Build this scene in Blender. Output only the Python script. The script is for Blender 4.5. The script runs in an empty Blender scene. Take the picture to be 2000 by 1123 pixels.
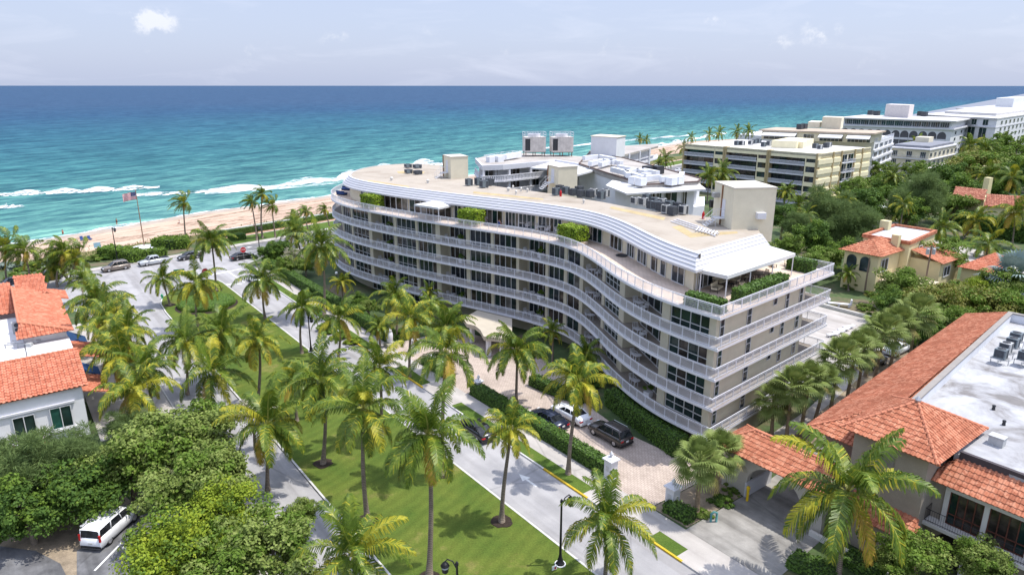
import bpy, bmesh, math, random
import numpy as np
from mathutils import Vector, Matrix
random.seed(7); RNG = np.random.default_rng(7)
SC = bpy.context.scene; COL = SC.collection
PI = math.pi; R = math.radians
# ------------------------------------------------------------------ camera constants (metres; camera 34 m up)
CAM_H, FPX, CX, CY = 34.0, 1333.0, 1000.0, 561.5
TILT = math.atan(394.0 / FPX); CT, ST = math.cos(TILT), math.sin(TILT)
def at(u, v, z=0.0):
    x = (u - CX) / FPX; y = -(v - CY) / FPX
    dz = y * CT - ST; k = (z - CAM_H) / dz
    return Vector((x * k, (CT + y * ST) * k, z))
K0 = Vector((-53.0, 129.4, 0)); SV = Vector((.604, -.797, 0)); NV = Vector((.797, .604, 0))
SANG = math.atan2(SV.y, SV.x)
def fr(t, n, z=0.0):
    return K0 + SV * t + NV * n + Vector((0, 0, z))
# ------------------------------------------------------------------ mesh builder
class MB:
    def __init__(s): s.v = []; s.f = []; s.m = []; s.mi = 0
    def mat(s, i): s.mi = i; return s
    def add(s, vs, fs):
        o = len(s.v); s.v.extend([tuple(p) for p in vs])
        for f in fs: s.f.append(tuple(i + o for i in f)); s.m.append(s.mi)
        return s
    def box(s, c, sz, rz=0.0, taper=1.0):
        hx, hy, hz = sz[0] / 2, sz[1] / 2, sz[2] / 2; ca, sa = math.cos(rz), math.sin(rz); vs = []
        for z, t in ((-hz, 1), (hz, taper)):
            for x, y in ((-hx, -hy), (hx, -hy), (hx, hy), (-hx, hy)):
                x *= t; y *= t
                vs.append((c[0] + x * ca - y * sa, c[1] + x * sa + y * ca, c[2] + z))
        return s.add(vs, [(3, 2, 1, 0), (4, 5, 6, 7), (0, 1, 5, 4), (1, 2, 6, 5), (2, 3, 7, 6), (3, 0, 4, 7)])
    def bar(s, a, b, w, h=None, up=(0, 0, 1)):
        h = h or w; a = Vector(a); b = Vector(b); d = (b - a)
        if d.length < 1e-6: return s
        d.normalize(); u = Vector(up)
        if abs(d.dot(u)) > .98: u = Vector((1, 0, 0))
        x = d.cross(u).normalized() * (w / 2); y = x.cross(d).normalized() * (h / 2)
        vs = [a - x - y, a + x - y, a + x + y, a - x + y, b - x - y, b + x - y, b + x + y, b - x + y]
        return s.add(vs, [(0, 1, 2, 3), (7, 6, 5, 4), (0, 4, 5, 1), (1, 5, 6, 2), (2, 6, 7, 3), (3, 7, 4, 0)])
    def prism(s, poly, z0, z1, cap=True, bottom=True):
        n = len(poly); a = sum(poly[i][0] * poly[(i + 1) % n][1] - poly[(i + 1) % n][0] * poly[i][1] for i in range(n))
        if a < 0: poly = poly[::-1]
        zf = lambda z, i: z[i] if isinstance(z, (list, tuple)) else z
        vs = [(p[0], p[1], z0) for p in poly] + [(p[0], p[1], z1) for p in poly]
        fs = [(i, (i + 1) % n, n + (i + 1) % n, n + i) for i in range(n)]
        if cap: fs.append(tuple(range(n, 2 * n)))
        if bottom: fs.append(tuple(range(n - 1, -1, -1)))
        return s.add(vs, fs)
    def quad(s, a, b, c, d): return s.add([a, b, c, d], [(0, 1, 2, 3)])
    def tri(s, a, b, c): return s.add([a, b, c], [(0, 1, 2)])
    def tube(s, pts, rad, n=8, cap=True):
        pts = [Vector(p) for p in pts]; rad = rad if isinstance(rad, (list, tuple)) else [rad] * len(pts); vs = []; fs = []
        ref = Vector((1, 0, 0)) if abs((pts[-1] - pts[0]).normalized().x) < .8 else Vector((0, 1, 0))
        for i, p in enumerate(pts):
            d = (pts[min(i + 1, len(pts) - 1)] - pts[max(i - 1, 0)]).normalized()
            x = d.cross(ref).normalized(); y = d.cross(x).normalized()
            for k in range(n):
                a = 2 * PI * k / n; vs.append(p + (x * math.cos(a) + y * math.sin(a)) * rad[i])
        for i in range(len(pts) - 1):
            for k in range(n):
                a, b = i * n + k, i * n + (k + 1) % n; fs.append((a, b, b + n, a + n))
        if cap: fs += [tuple(range(n)), tuple(range(len(vs) - 1, len(vs) - n - 1, -1))]
        return s.add(vs, fs)
    def lathe(s, c, prof, n=12):
        vs = []; fs = []
        for r, z in prof:
            for k in range(n): a = 2 * PI * k / n; vs.append((c[0] + r * math.cos(a), c[1] + r * math.sin(a), c[2] + z))
        for i in range(len(prof) - 1):
            for k in range(n):
                a, b = i * n + k, i * n + (k + 1) % n; fs.append((a, b, b + n, a + n))
        fs += [tuple(range(n - 1, -1, -1)), tuple(range(len(vs) - n, len(vs)))]
        return s.add(vs, fs)
    def sweep(s, path, prof, closed=False):
        """path: 2-D points; prof: (inward offset, z); inward is to the left of the path"""
        n = len(path); offs = normals(path, closed); vs = []; fs = []; m = len(prof)
        for i in range(n):
            for o, z in prof: vs.append((path[i][0] + offs[i][0] * o, path[i][1] + offs[i][1] * o, z))
        for i in range(n if closed else n - 1):
            j = (i + 1) % n
            for k in range(m - 1): fs.append((i * m + k, j * m + k, j * m + k + 1, i * m + k + 1))
        return s.add(vs, fs)
    def build(s, name, mats, parent=None, smooth=False, local=False):
        me = bpy.data.meshes.new(name); v = np.array(s.v, dtype=np.float64).reshape(-1, 3)
        if parent is not None and not local:
            o = Vector((0, 0, 0)); q = parent
            while q is not None: o += q.location; q = q.parent
            v = v - np.array(o)
        me.from_pydata(v.tolist(), [], s.f)
        for m_ in (mats if isinstance(mats, (list, tuple)) else [mats]): me.materials.append(m_)
        if any(s.m): me.polygons.foreach_set('material_index', s.m)
        if smooth: me.polygons.foreach_set('use_smooth', [True] * len(me.polygons))
        me.update()
        o = bpy.data.objects.new(name, me); COL.objects.link(o)
        if parent is not None: o.parent = parent
        return o
def normals(path, closed=False):
    n = len(path); out = []
    for i in range(n):
        a = path[i - 1] if (i > 0 or closed) else path[i]; b = path[i]; c = path[(i + 1) % n] if (i < n - 1 or closed) else path[i]
        def nn(p, q):
            dx, dy = q[0] - p[0], q[1] - p[1]; l = math.hypot(dx, dy)
            return (-dy / l, dx / l) if l > 1e-9 else None
        n1 = nn(a, b); n2 = nn(b, c); n1 = n1 or n2; n2 = n2 or n1
        x, y = n1[0] + n2[0], n1[1] + n2[1]; d = x * n1[0] + y * n1[1]
        out.append((x / d, y / d))
    return out
def offset(path, d, closed=False):
    return [(p[0] + o[0] * d, p[1] + o[1] * d) for p, o in zip(path, normals(path, closed))]
def smooth_path(P, step=1.0):
    P = [Vector((p[0], p[1])) for p in P]; out = []
    for i in range(len(P) - 1):
        p0 = P[max(i - 1, 0)]; p1 = P[i]; p2 = P[i + 1]; p3 = P[min(i + 2, len(P) - 1)]
        n = max(1, int((p2 - p1).length / step))
        for k in range(n):
            t = k / n
            out.append(.5 * ((2 * p1) + (p2 - p0) * t + (2 * p0 - 5 * p1 + 4 * p2 - p3) * t * t + (3 * p1 - p0 - 3 * p2 + p3) * t ** 3))
    out.append(P[-1]); return [(p.x, p.y) for p in out]
def relax(P, it=3):
    for _ in range(it):
        P = [P[0]] + [((P[i - 1][0] + 2 * P[i][0] + P[i + 1][0]) / 4, (P[i - 1][1] + 2 * P[i][1] + P[i + 1][1]) / 4) for i in range(1, len(P) - 1)] + [P[-1]]
    return P
class Curve2:
    """a polyline addressed by arc length"""
    def __init__(s, P):
        s.P = P; s.L = [0.0]
        for a, b in zip(P, P[1:]): s.L.append(s.L[-1] + math.hypot(b[0] - a[0], b[1] - a[1]))
        s.len = s.L[-1]
    def p(s, l):
        l = min(max(l, 0), s.len); i = 0
        import bisect
        i = min(max(bisect.bisect_right(s.L, l) - 1, 0), len(s.P) - 2)
        k = (l - s.L[i]) / max(1e-9, s.L[i + 1] - s.L[i]); a, b = s.P[i], s.P[i + 1]
        return (a[0] + (b[0] - a[0]) * k, a[1] + (b[1] - a[1]) * k)
    def n(s, l):
        a, b = s.p(l - .3), s.p(l + .3); d = math.hypot(b[0] - a[0], b[1] - a[1]); return (-(b[1] - a[1]) / d, (b[0] - a[0]) / d)
    def seg(s, l0, l1):
        return [s.p(l0)] + [p for p, l in zip(s.P, s.L) if l0 + .05 < l < l1 - .05] + [s.p(l1)]
def tag(o, label=None, cat=None, group=None, kind=None):
    if label: o['label'] = label
    if cat: o['category'] = cat
    if group: o['group'] = group
    if kind: o['kind'] = kind
    return o
def thing(name, label, cat, loc=(0, 0, 0), rz=0.0, group=None):
    o = bpy.data.objects.new(name, None); COL.objects.link(o); o.empty_display_size = .3
    o.location = loc; o.rotation_euler = (0, 0, rz); return tag(o, label, cat, group)
def struct(name, mb, m, label=None, smooth=False):
    o = mb.build(name, m, None, smooth); o['kind'] = 'structure'
    if label: o['label'] = label
    return o
def dup(root, loc, rz=0.0, label=None, group=None, scale=None):
    def cp(o, par):
        c = o.copy(); COL.objects.link(c)
        if par is not None: c.parent = par
        for ch in [x for x in bpy.data.objects if x.parent == o]: cp(ch, c)
        return c
    c = cp(root, None); c.location = loc; c.rotation_euler = (0, 0, rz)
    if scale is not None: c.scale = scale if hasattr(scale, '__len__') else (scale,) * 3
    return tag(c, label, None, group)
# ------------------------------------------------------------------ materials
def nodes(name):
    m = bpy.data.materials.new(name); m.use_nodes = True; nt = m.node_tree; b = nt.nodes['Principled BSDF']; return m, nt, b
def N(nt, t, **kw):
    n = nt.nodes.new(t)
    for k, v in kw.items():
        if k.startswith('i_'): n.inputs[k[2:].replace('_', ' ')].default_value = v
        else: setattr(n, k, v)
    return n
def ramp(nt, src, stops, interp='LINEAR'):
    r = N(nt, 'ShaderNodeValToRGB'); r.color_ramp.interpolation = interp; e = r.color_ramp.elements
    while len(e) < len(stops): e.new(.5)
    for el, (p, c) in zip(e, stops): el.position = p; el.color = (*c, 1) if len(c) == 3 else c
    nt.links.new(src, r.inputs[0]); return r.outputs[0]
def mixc(nt, fac, a, b, mode='MIX'):
    m = N(nt, 'ShaderNodeMix', data_type='RGBA', blend_type=mode)
    for s, x in ((0, fac), (6, a), (7, b)):
        if hasattr(x, 'links') or hasattr(x, 'is_linked'): nt.links.new(x, m.inputs[s])
        else: m.inputs[s].default_value = x if s == 0 else (*x, 1) if len(x) == 3 else x
    return m.outputs[2]
def noise(nt, vec, scale, detail=4, rough=.6, dist=0.0):
    n = N(nt, 'ShaderNodeTexNoise'); n.inputs['Scale'].default_value = scale; n.inputs['Detail'].default_value = detail
    n.inputs['Roughness'].default_value = rough; n.inputs['Distortion'].default_value = dist
    if vec is not None: nt.links.new(vec, n.inputs['Vector'])
    return n.outputs[0]
def objco(nt, scale=None, rot=None):
    c = N(nt, 'ShaderNodeTexCoord').outputs['Object']
    if scale or rot:
        mp = N(nt, 'ShaderNodeMapping'); nt.links.new(c, mp.inputs[0])
        if rot: mp.inputs['Rotation'].default_value = rot
        elif scale: mp.inputs['Scale'].default_value = scale
        if rot and scale: m2 = N(nt, 'ShaderNodeMapping'); nt.links.new(mp.outputs[0], m2.inputs[0]); m2.inputs['Scale'].default_value = scale; return m2.outputs[0]
        return mp.outputs[0]
    return c
def bump(nt, b, h, strength=.3, dist=.05):
    n = N(nt, 'ShaderNodeBump'); n.inputs['Strength'].default_value = strength; n.inputs['Distance'].default_value = dist
    nt.links.new(h, n.inputs['Height']); nt.links.new(n.outputs[0], b.inputs['Normal'])
MATS = {}
def M(name, col, rough=.7, var=.12, scale=1.5, spec=.3, metal=0.0, bmp=0.0, fine=0.0, col2=None):
    """plain procedural surface: base colour broken up by two noises"""
    if name in MATS: return MATS[name]
    m, nt, b = nodes(name); co = objco(nt)
    c2 = col2 or tuple(min(1, c * (1 + var)) for c in col); c1 = tuple(c * (1 - var) for c in col) if not col2 else col
    f = noise(nt, co, scale, 5, .65); c = ramp(nt, f, [(.32, c1), (.68, c2)])
    if fine:
        g = noise(nt, co, scale * 14, 3, .7); g2 = ramp(nt, g, [(.3, (1 - fine,) * 3), (.7, (1,) * 3)]); c = mixc(nt, 1.0, c, g2, 'MULTIPLY')
    nt.links.new(c, b.inputs['Base Color']); b.inputs['Roughness'].default_value = rough
    b.inputs['Specular IOR Level'].default_value = spec; b.inputs['Metallic'].default_value = metal
    if bmp: bump(nt, b, noise(nt, co, scale * 10, 4), bmp)
    MATS[name] = m; return m
def leaf_mat(name, col, var=.35, trans=.25, rough=.5, hue2=None, spec=.25):
    if name in MATS: return MATS[name]
    m, nt, b = nodes(name); co = objco(nt)
    v = N(nt, 'ShaderNodeTexNoise'); v.inputs['Scale'].default_value = .9; v.inputs['Detail'].default_value = 6; v.inputs['Roughness'].default_value = .8
    nt.links.new(co, v.inputs['Vector'])
    a = tuple(c * (1 - var) for c in col); d = hue2 or tuple(c * (1 + var) for c in col)
    c = ramp(nt, v.outputs[0], [(.34, a), (.5, col), (.66, d)])
    nt.links.new(c, b.inputs['Base Color']); b.inputs['Roughness'].default_value = rough; b.inputs['Specular IOR Level'].default_value = spec
    t = N(nt, 'ShaderNodeBsdfTranslucent'); nt.links.new(c, t.inputs[0]); mx = N(nt, 'ShaderNodeMixShader'); mx.inputs[0].default_value = trans
    nt.links.new(b.outputs[0], mx.inputs[1]); nt.links.new(t.outputs[0], mx.inputs[2])
    nt.links.new(mx.outputs[0], nt.nodes['Material Output'].inputs[0]); MATS[name] = m; return m
def brick_mat(name, c1, c2, mortar, w, h, rough=.8, rot=SANG, msize=.03):
    m, nt, b = nodes(name); co = objco(nt, rot=(0, 0, -rot)); t = N(nt, 'ShaderNodeTexBrick'); nt.links.new(co, t.inputs['Vector'])
    t.inputs['Color1'].default_value = (*c1, 1); t.inputs['Color2'].default_value = (*c2, 1); t.inputs['Mortar'].default_value = (*mortar, 1)
    t.inputs['Scale'].default_value = 1.0; t.inputs['Brick Width'].default_value = w; t.inputs['Row Height'].default_value = h; t.inputs['Mortar Size'].default_value = msize
    g = noise(nt, co, .35, 5, .65); k = ramp(nt, g, [(.3, (.72, .7, .68)), (.7, (1.06, 1.05, 1.04))])
    nt.links.new(mixc(nt, 1.0, t.outputs[0], k, 'MULTIPLY'), b.inputs['Base Color']); b.inputs['Roughness'].default_value = rough
    bump(nt, b, t.outputs['Fac'], .25, -.01); MATS[name] = m; return m
def cam_px(p):
    X, Y, Z = p[0], p[1], p[2] - CAM_H
    fz = Y * CT - Z * ST; up = Y * ST + Z * CT
    return (CX + FPX * X / fz, CY - FPX * up / fz)
# ------------------------------------------------------------------ render settings, camera, light, sky
SC.view_settings.view_transform = 'Standard'; SC.view_settings.look = 'None'; SC.view_settings.gamma = 1.0
SC.view_settings.exposure = 0.46; SC.view_settings.use_curve_mapping = False
SC.cycles.max_bounces = 6; SC.cycles.diffuse_bounces = 3; SC.cycles.transparent_max_bounces = 12
SC.cycles.use_denoising = True
cam = bpy.data.cameras.new('camera'); cam.sensor_width = 36.0; cam.lens = 36.0 * FPX / 2000.0
cam.clip_start = .5; cam.clip_end = 200000
co_ = bpy.data.objects.new('camera', cam); COL.objects.link(co_); co_.location = (0, 0, CAM_H); co_.rotation_euler = (PI / 2 - TILT, 0, 0); SC.camera = co_
SUN_EL, SUN_AZ = R(66), R(4)
sd = Vector((math.cos(SUN_EL) * math.cos(SUN_AZ), math.cos(SUN_EL) * math.sin(SUN_AZ), math.sin(SUN_EL)))
ld = bpy.data.lights.new('sun', 'SUN'); ld.energy = 3.6; ld.angle = R(.5); ld.color = (1, .955, .88)
lo = bpy.data.objects.new('sun', ld); COL.objects.link(lo); lo.rotation_euler = (-sd).to_track_quat('-Z', 'Y').to_euler(); lo.location = (0, 0, 300)
w = bpy.data.worlds.new('World'); SC.world = w; w.use_nodes = True; nt = w.node_tree; bg = nt.nodes['Background']
sky = N(nt, 'ShaderNodeTexSky', sky_type='NISHITA', sun_disc=False, sun_elevation=SUN_EL, sun_rotation=PI / 2 - SUN_AZ)
sky.air_density = 1.0; sky.dust_density = 2.2; sky.ozone_density = 2.5; sky.altitude = 30
geo = N(nt, 'ShaderNodeTexCoord').outputs['Generated']
# small fair-weather clouds, placed by direction on the celestial sphere
def direc(u, v):
    x = (u - CX) / FPX; y = -(v - CY) / FPX; return Vector((x, CT + y * ST, y * CT - ST)).normalized()
nz = noise(nt, geo, 34, 8, .62); nz2 = noise(nt, geo, 90, 7, .65)
acc = None
for (u, v, rx, am) in ((296, 40, .046, 1.2), (655, 72, .034, .55), (795, 103, .034, .5), (1396, 38, .034, .55), (1605, 66, .052, .72), (1530, 82, .032, .6), (1640, 85, .03, .55), (560, 62, .026, .3),
                       (120, 98, .04, .35), (290, 102, .02, .3), (430, 72, .03, .3), (690, 120, .045, .3), (990, 100, .03, .3), (1270, 105, .05, .35), (1460, 65, .03, .35), (1780, 60, .05, .22), (1880, 95, .06, .22), (880, 112, .05, .25), (1100, 50, .05, .18), (630, 90, .03, .4), (180, 70, .06, .42), (500, 105, .06, .40), (840, 66, .05, .34), (1180, 84, .07, .42), (1350, 116, .06, .40), (1700, 112, .07, .40), (1950, 56, .06, .36)):
    d = direc(u, v); sub = N(nt, 'ShaderNodeVectorMath', operation='SUBTRACT'); nt.links.new(geo, sub.inputs[0]); sub.inputs[1].default_value = d
    mul = N(nt, 'ShaderNodeVectorMath', operation='MULTIPLY'); nt.links.new(sub.outputs[0], mul.inputs[0]); mul.inputs[1].default_value = (1, 1, 1.9)
    ln = N(nt, 'ShaderNodeVectorMath', operation='LENGTH'); nt.links.new(mul.outputs[0], ln.inputs[0])
    mr = N(nt, 'ShaderNodeMapRange'); mr.inputs[1].default_value = rx; mr.inputs[2].default_value = 0; mr.inputs[3].default_value = 0; mr.inputs[4].default_value = am; nt.links.new(ln.outputs['Value'], mr.inputs[0])
    if acc is None: acc = mr.outputs[0]
    else:
        ad = N(nt, 'ShaderNodeMath', operation='MAXIMUM'); nt.links.new(acc, ad.inputs[0]); nt.links.new(mr.outputs[0], ad.inputs[1]); acc = ad.outputs[0]
def math_(op, a, b):
    n = N(nt, 'ShaderNodeMath', operation=op)
    for i, x in enumerate((a, b)):
        if isinstance(x, (int, float)): n.inputs[i].default_value = x
        else: nt.links.new(x, n.inputs[i])
    return n.outputs[0]
nsum = math_('ADD', math_('MULTIPLY', nz, .62), math_('MULTIPLY', nz2, .38))
cl = math_('SUBTRACT', math_('MULTIPLY', nsum, 5.2), 3.05)                 # signed noise
cl = math_('ADD', cl, math_('MULTIPLY', acc, 1.35)); cl = math_('MULTIPLY', cl, acc)
mask = N(nt, 'ShaderNodeMapRange', interpolation_type='SMOOTHSTEP'); mask.inputs[1].default_value = .0; mask.inputs[2].default_value = .6; mask.inputs[4].default_value = .56; nt.links.new(cl, mask.inputs[0])
skyc = mixc(nt, .7, sky.outputs[0], (4.5, 5.05, 6.75))                      # bright marine haze over the whole lower sky
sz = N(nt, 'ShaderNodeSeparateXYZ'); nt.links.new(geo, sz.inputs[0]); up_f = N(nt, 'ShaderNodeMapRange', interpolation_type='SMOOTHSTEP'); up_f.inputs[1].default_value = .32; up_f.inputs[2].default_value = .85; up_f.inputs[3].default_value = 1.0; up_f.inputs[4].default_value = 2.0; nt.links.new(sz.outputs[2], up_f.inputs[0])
br = N(nt, 'ShaderNodeVectorMath', operation='SCALE'); nt.links.new(skyc, br.inputs[0]); nt.links.new(up_f.outputs[0], br.inputs['Scale']); skyc = br.outputs[0]    # upper sky, out of view, brightened as added fill light
wm = N(nt, 'ShaderNodeMapping'); nt.links.new(geo, wm.inputs[0]); wm.inputs['Scale'].default_value = (5, 5, 26); ws1 = ramp(nt, noise(nt, wm.outputs[0], 1.0, 8, .6, .5), [(.50, (0, 0, 0)), (.76, (.30, .30, .30))]); skyc = mixc(nt, ws1, skyc, (6.3, 6.55, 7.5))   # thin stretched cloud veils
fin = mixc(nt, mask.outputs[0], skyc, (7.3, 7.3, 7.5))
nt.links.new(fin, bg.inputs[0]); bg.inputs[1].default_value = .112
# ------------------------------------------------------------------ ground, beach, sea, roads
SEA_Z = -2.0
SHORE = [(-420, -230), (-220, 24), (-116.6, 160.7), (-104.5, 178.1), (-93.6, 196.0), (-72.8, 219.2), (-50, 247), (-10, 296), (40, 360), (114.2, 462), (258, 560), (420, 650), (1200, 1340), (4000, 4200)]
SHN = Vector((-.787, .617, 0)); SHT = Vector((.617, .787, 0))                # out to sea, along the shore
def sand_material():
    m, nt, b = nodes('beach_sand'); co = objco(nt); g = noise(nt, co, .18, 6, .6); f = noise(nt, co, 2.5, 4, .7)
    c = ramp(nt, g, [(.3, (.46, .335, .25)), (.7, (.57, .43, .33))])
    st = objco(nt, scale=(.035, .20, 1), rot=(0, 0, -math.atan2(SHT.y, SHT.x))); w1 = noise(nt, st, 1.0, 7, .68, 1.2)
    weed = ramp(nt, w1, [(.50, (0, 0, 0)), (.53, (1, 1, 1)), (.56, (1, 1, 1)), (.60, (.1, .1, .1))]); br = ramp(nt, noise(nt, co, .9, 5, .75), [(.34, (0, 0, 0)), (.5, (1, 1, 1))])
    mk = mixc(nt, 1.0, weed, br, 'MULTIPLY'); sc = N(nt, 'ShaderNodeMath', operation='MULTIPLY'); nt.links.new(mk, sc.inputs[0]); sc.inputs[1].default_value = .9
    c = mixc(nt, sc.outputs[0], c, (.17, .105, .07)); ff = ramp(nt, f, [(.3, (.88,) * 3), (.7, (1.04,) * 3)])
    nt.links.new(mixc(nt, 1.0, c, ff, 'MULTIPLY'), b.inputs['Base Color']); b.inputs['Roughness'].default_value = .95; b.inputs['Specular IOR Level'].default_value = .1
    bump(nt, b, f, .5, .12); return m
M_SAND = sand_material()
def wet_sand():
    m, nt, b = nodes('wet_sand'); co = objco(nt); g = noise(nt, co, .3, 5, .6)
    nt.links.new(ramp(nt, g, [(.3, (.36, .27, .19)), (.7, (.47, .37, .27))]), b.inputs['Base Color']); b.inputs['Roughness'].default_value = .35; return m
M_WET = wet_sand()
def land_material():
    m, nt, b = nodes('planted_ground'); co = objco(nt); g = noise(nt, co, .12, 6, .65); f = noise(nt, co, 3.0, 4, .7)
    c = ramp(nt, g, [(.35, (.035, .06, .018)), (.5, (.06, .10, .028)), (.62, (.15, .12, .07))]); ff = ramp(nt, f, [(.3, (.6,) * 3), (.7, (1.15,) * 3)])
    nt.links.new(mixc(nt, 1.0, c, ff, 'MULTIPLY'), b.inputs['Base Color']); b.inputs['Roughness'].default_value = .95; return m
def lawn_material(name, c1, c2, stripes=0.0, dry=.5):
    m, nt, b = nodes(name); co = objco(nt); g = noise(nt, co, .22, 6, .65); f = noise(nt, co, 7.0, 4, .8); h = noise(nt, co, 30.0, 3, .8)
    c = ramp(nt, g, [(.33, c1), (.6, c2), (.66, tuple(a * (1 - dry) + d * dry for a, d in zip(c2, (.30, .26, .09))))])
    if stripes:
        rc = objco(nt, rot=(0, 0, -SANG - .35)); wv = N(nt, 'ShaderNodeTexWave'); wv.inputs['Scale'].default_value = .28; wv.inputs['Distortion'].default_value = 3.5; wv.inputs['Detail'].default_value = 3; nt.links.new(rc, wv.inputs['Vector'])
        c = mixc(nt, 1.0, c, ramp(nt, wv.outputs[1], [(.2, (1 - stripes,) * 3), (.8, (1 + stripes * .5,) * 3)]), 'MULTIPLY')
    for s_, lo_ in ((f, .58), (h, .60)): c = mixc(nt, 1.0, c, ramp(nt, s_, [(.3, (lo_,) * 3), (.7, (1.12,) * 3)]), 'MULTIPLY')
    nt.links.new(c, b.inputs['Base Color']); b.inputs['Roughness'].default_value = .9; b.inputs['Specular IOR Level'].default_value = .15; bump(nt, b, h, .6, .06); MATS[name] = m; return m
M_LAND = land_material()
M_LAWN = lawn_material('mown_lawn', (.088, .150, .024), (.15, .195, .033), .08)
M_VERGE = lawn_material('verge_grass', (.075, .14, .022), (.125, .19, .032), 0, .35)
M_DUNE = lawn_material('dune_scrub', (.10, .12, .035), (.24, .21, .09), 0, .7)
def road_material(name, c1, c2, crack=.25, sc=.35):
    m, nt, b = nodes(name); co = objco(nt); g = noise(nt, co, sc, 6, .6); f = noise(nt, co, 18, 3, .8)
    st = noise(nt, objco(nt, scale=(.05, .9, 1), rot=(0, 0, -SANG)), 1.0, 5, .6)
    c = ramp(nt, g, [(.3, c1), (.7, c2)]); c = mixc(nt, 1.0, c, ramp(nt, st, [(.32, (1 - crack,) * 3), (.6, (1.03,) * 3)]), 'MULTIPLY'); c = mixc(nt, 1.0, c, ramp(nt, f, [(.3, (.88,) * 3), (.7, (1.06,) * 3)]), 'MULTIPLY')
    vo = N(nt, 'ShaderNodeTexVoronoi', feature='DISTANCE_TO_EDGE'); vo.inputs['Scale'].default_value = .14; nt.links.new(mixc(nt, .35, co, N(nt, 'ShaderNodeTexNoise').outputs[1]), vo.inputs['Vector'])
    ck = ramp(nt, vo.outputs[0], [(.0, (.72,) * 3), (.012, (1,) * 3)]); c = mixc(nt, .8, c, ck, 'MULTIPLY'); tr = noise(nt, objco(nt, scale=(.035, .55, 1), rot=(0, 0, -SANG)), 1.0, 3, .5, .4); c = mixc(nt, 1.0, c, ramp(nt, tr, [(.36, (.84, .83, .82)), (.46, (1, 1, 1)), (.6, (1.04, 1.04, 1.04))]), 'MULTIPLY'); sp_ = noise(nt, co, .9, 6, .8); c = mixc(nt, 1.0, c, ramp(nt, sp_, [(.28, (.80,) * 3), (.36, (1,) * 3)]), 'MULTIPLY')
    nt.links.new(c, b.inputs['Base Color']); b.inputs['Roughness'].default_value = .9; b.inputs['Specular IOR Level'].default_value = .2; bump(nt, b, f, .2, .02); MATS[name] = m; return m
M_ROAD = road_material('pale_worn_road', (.29, .285, .29), (.38, .37, .37), .14)
M_ASPH = road_material('beach_road_asphalt', (.15, .15, .155), (.21, .21, .215), .2)
M_DARKASPH = road_material('car_park_asphalt', (.10, .10, .105), (.20, .20, .205), .35, .8)
M_WALK = road_material('concrete_pavement', (.36, .335, .31), (.46, .43, .40), .12)
M_DRIVE = road_material('stained_concrete_drive', (.20, .19, .175), (.36, .345, .32), .35, .5)
M_KERB = M('kerb_concrete', (.55, .54, .52), .85, .15, 1.0, fine=.2)
M_YEL = M('yellow_kerb_paint', (.62, .42, .03), .7, .2, 3, fine=.25)
M_WPAINT = M('white_road_paint', (.72, .72, .70), .7, .12, 4, fine=.2)
M_MULCH = M('bark_mulch', (.035, .024, .018), .95, .4, 6, bmp=.6)
M_SOIL = M('bare_sandy_soil', (.30, .24, .17), .95, .3, .8, fine=.3)
M_PAVER = brick_mat('forecourt_pavers', (.54, .455, .39), (.44, .365, .315), (.34, .28, .24), .42, .21)
M_TILEPAVE = brick_mat('terrace_pavers', (.70, .58, .48), (.62, .50, .41), (.5, .41, .33), .6, .3)
# terrain: one sheet with land behind the shore, a sloping beach and sea bed
def terrain():
    mb = MB(); P = SHORE; nrm = normals(P); rows = []
    prof = [(2500, 0, 0), (60, 0, 0), (36.0, 0, 0), (30, -.3, 1), (20, -.7, 1), (8, -1.45, 1), (1.5, -1.92, 2), (-2, -2.25, 2), (-14, -3.2, 2), (-60, -7, 2)]
    Pd = []
    for (a, b) in zip(P, P[1:]):
        k = max(1, int(math.hypot(b[0] - a[0], b[1] - a[1]) / 12)) if math.hypot(a[0], a[1]) < 600 else 1
        Pd += [(a[0] + (b[0] - a[0]) * i / k, a[1] + (b[1] - a[1]) * i / k) for i in range(k)]
    Pd.append(P[-1]); nv = Vector((.787, -.617)); vs = []; fs = []; mi = []; m = len(prof); rr = random.Random(3)
    for i, p in enumerate(Pd):
        for j, (d, z, k) in enumerate(prof):
            q = d + (math.sin(p[0] * .09) * .9 + math.sin(p[0] * .031 + 1) * 1.2 if -3 < d < 9 else 0)
            vs.append((p[0] + nv.x * q, p[1] + nv.y * q, z + (rr.uniform(-.06, .06) if 5 < d < 31 else 0)))
    for i in range(len(Pd) - 1):
        for j in range(m - 1): fs.append((i * m + j, i * m + j + 1, (i + 1) * m + j + 1, (i + 1) * m + j)); mi.append(prof[j + 1][2] if prof[j + 1][2] else 0)
    mb.add(vs, fs); mb.m = mi; return mb
struct('ground', terrain(), [M_LAND, M_SAND, M_WET], 'flat planted ground falling to the pale sandy beach')
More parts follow.
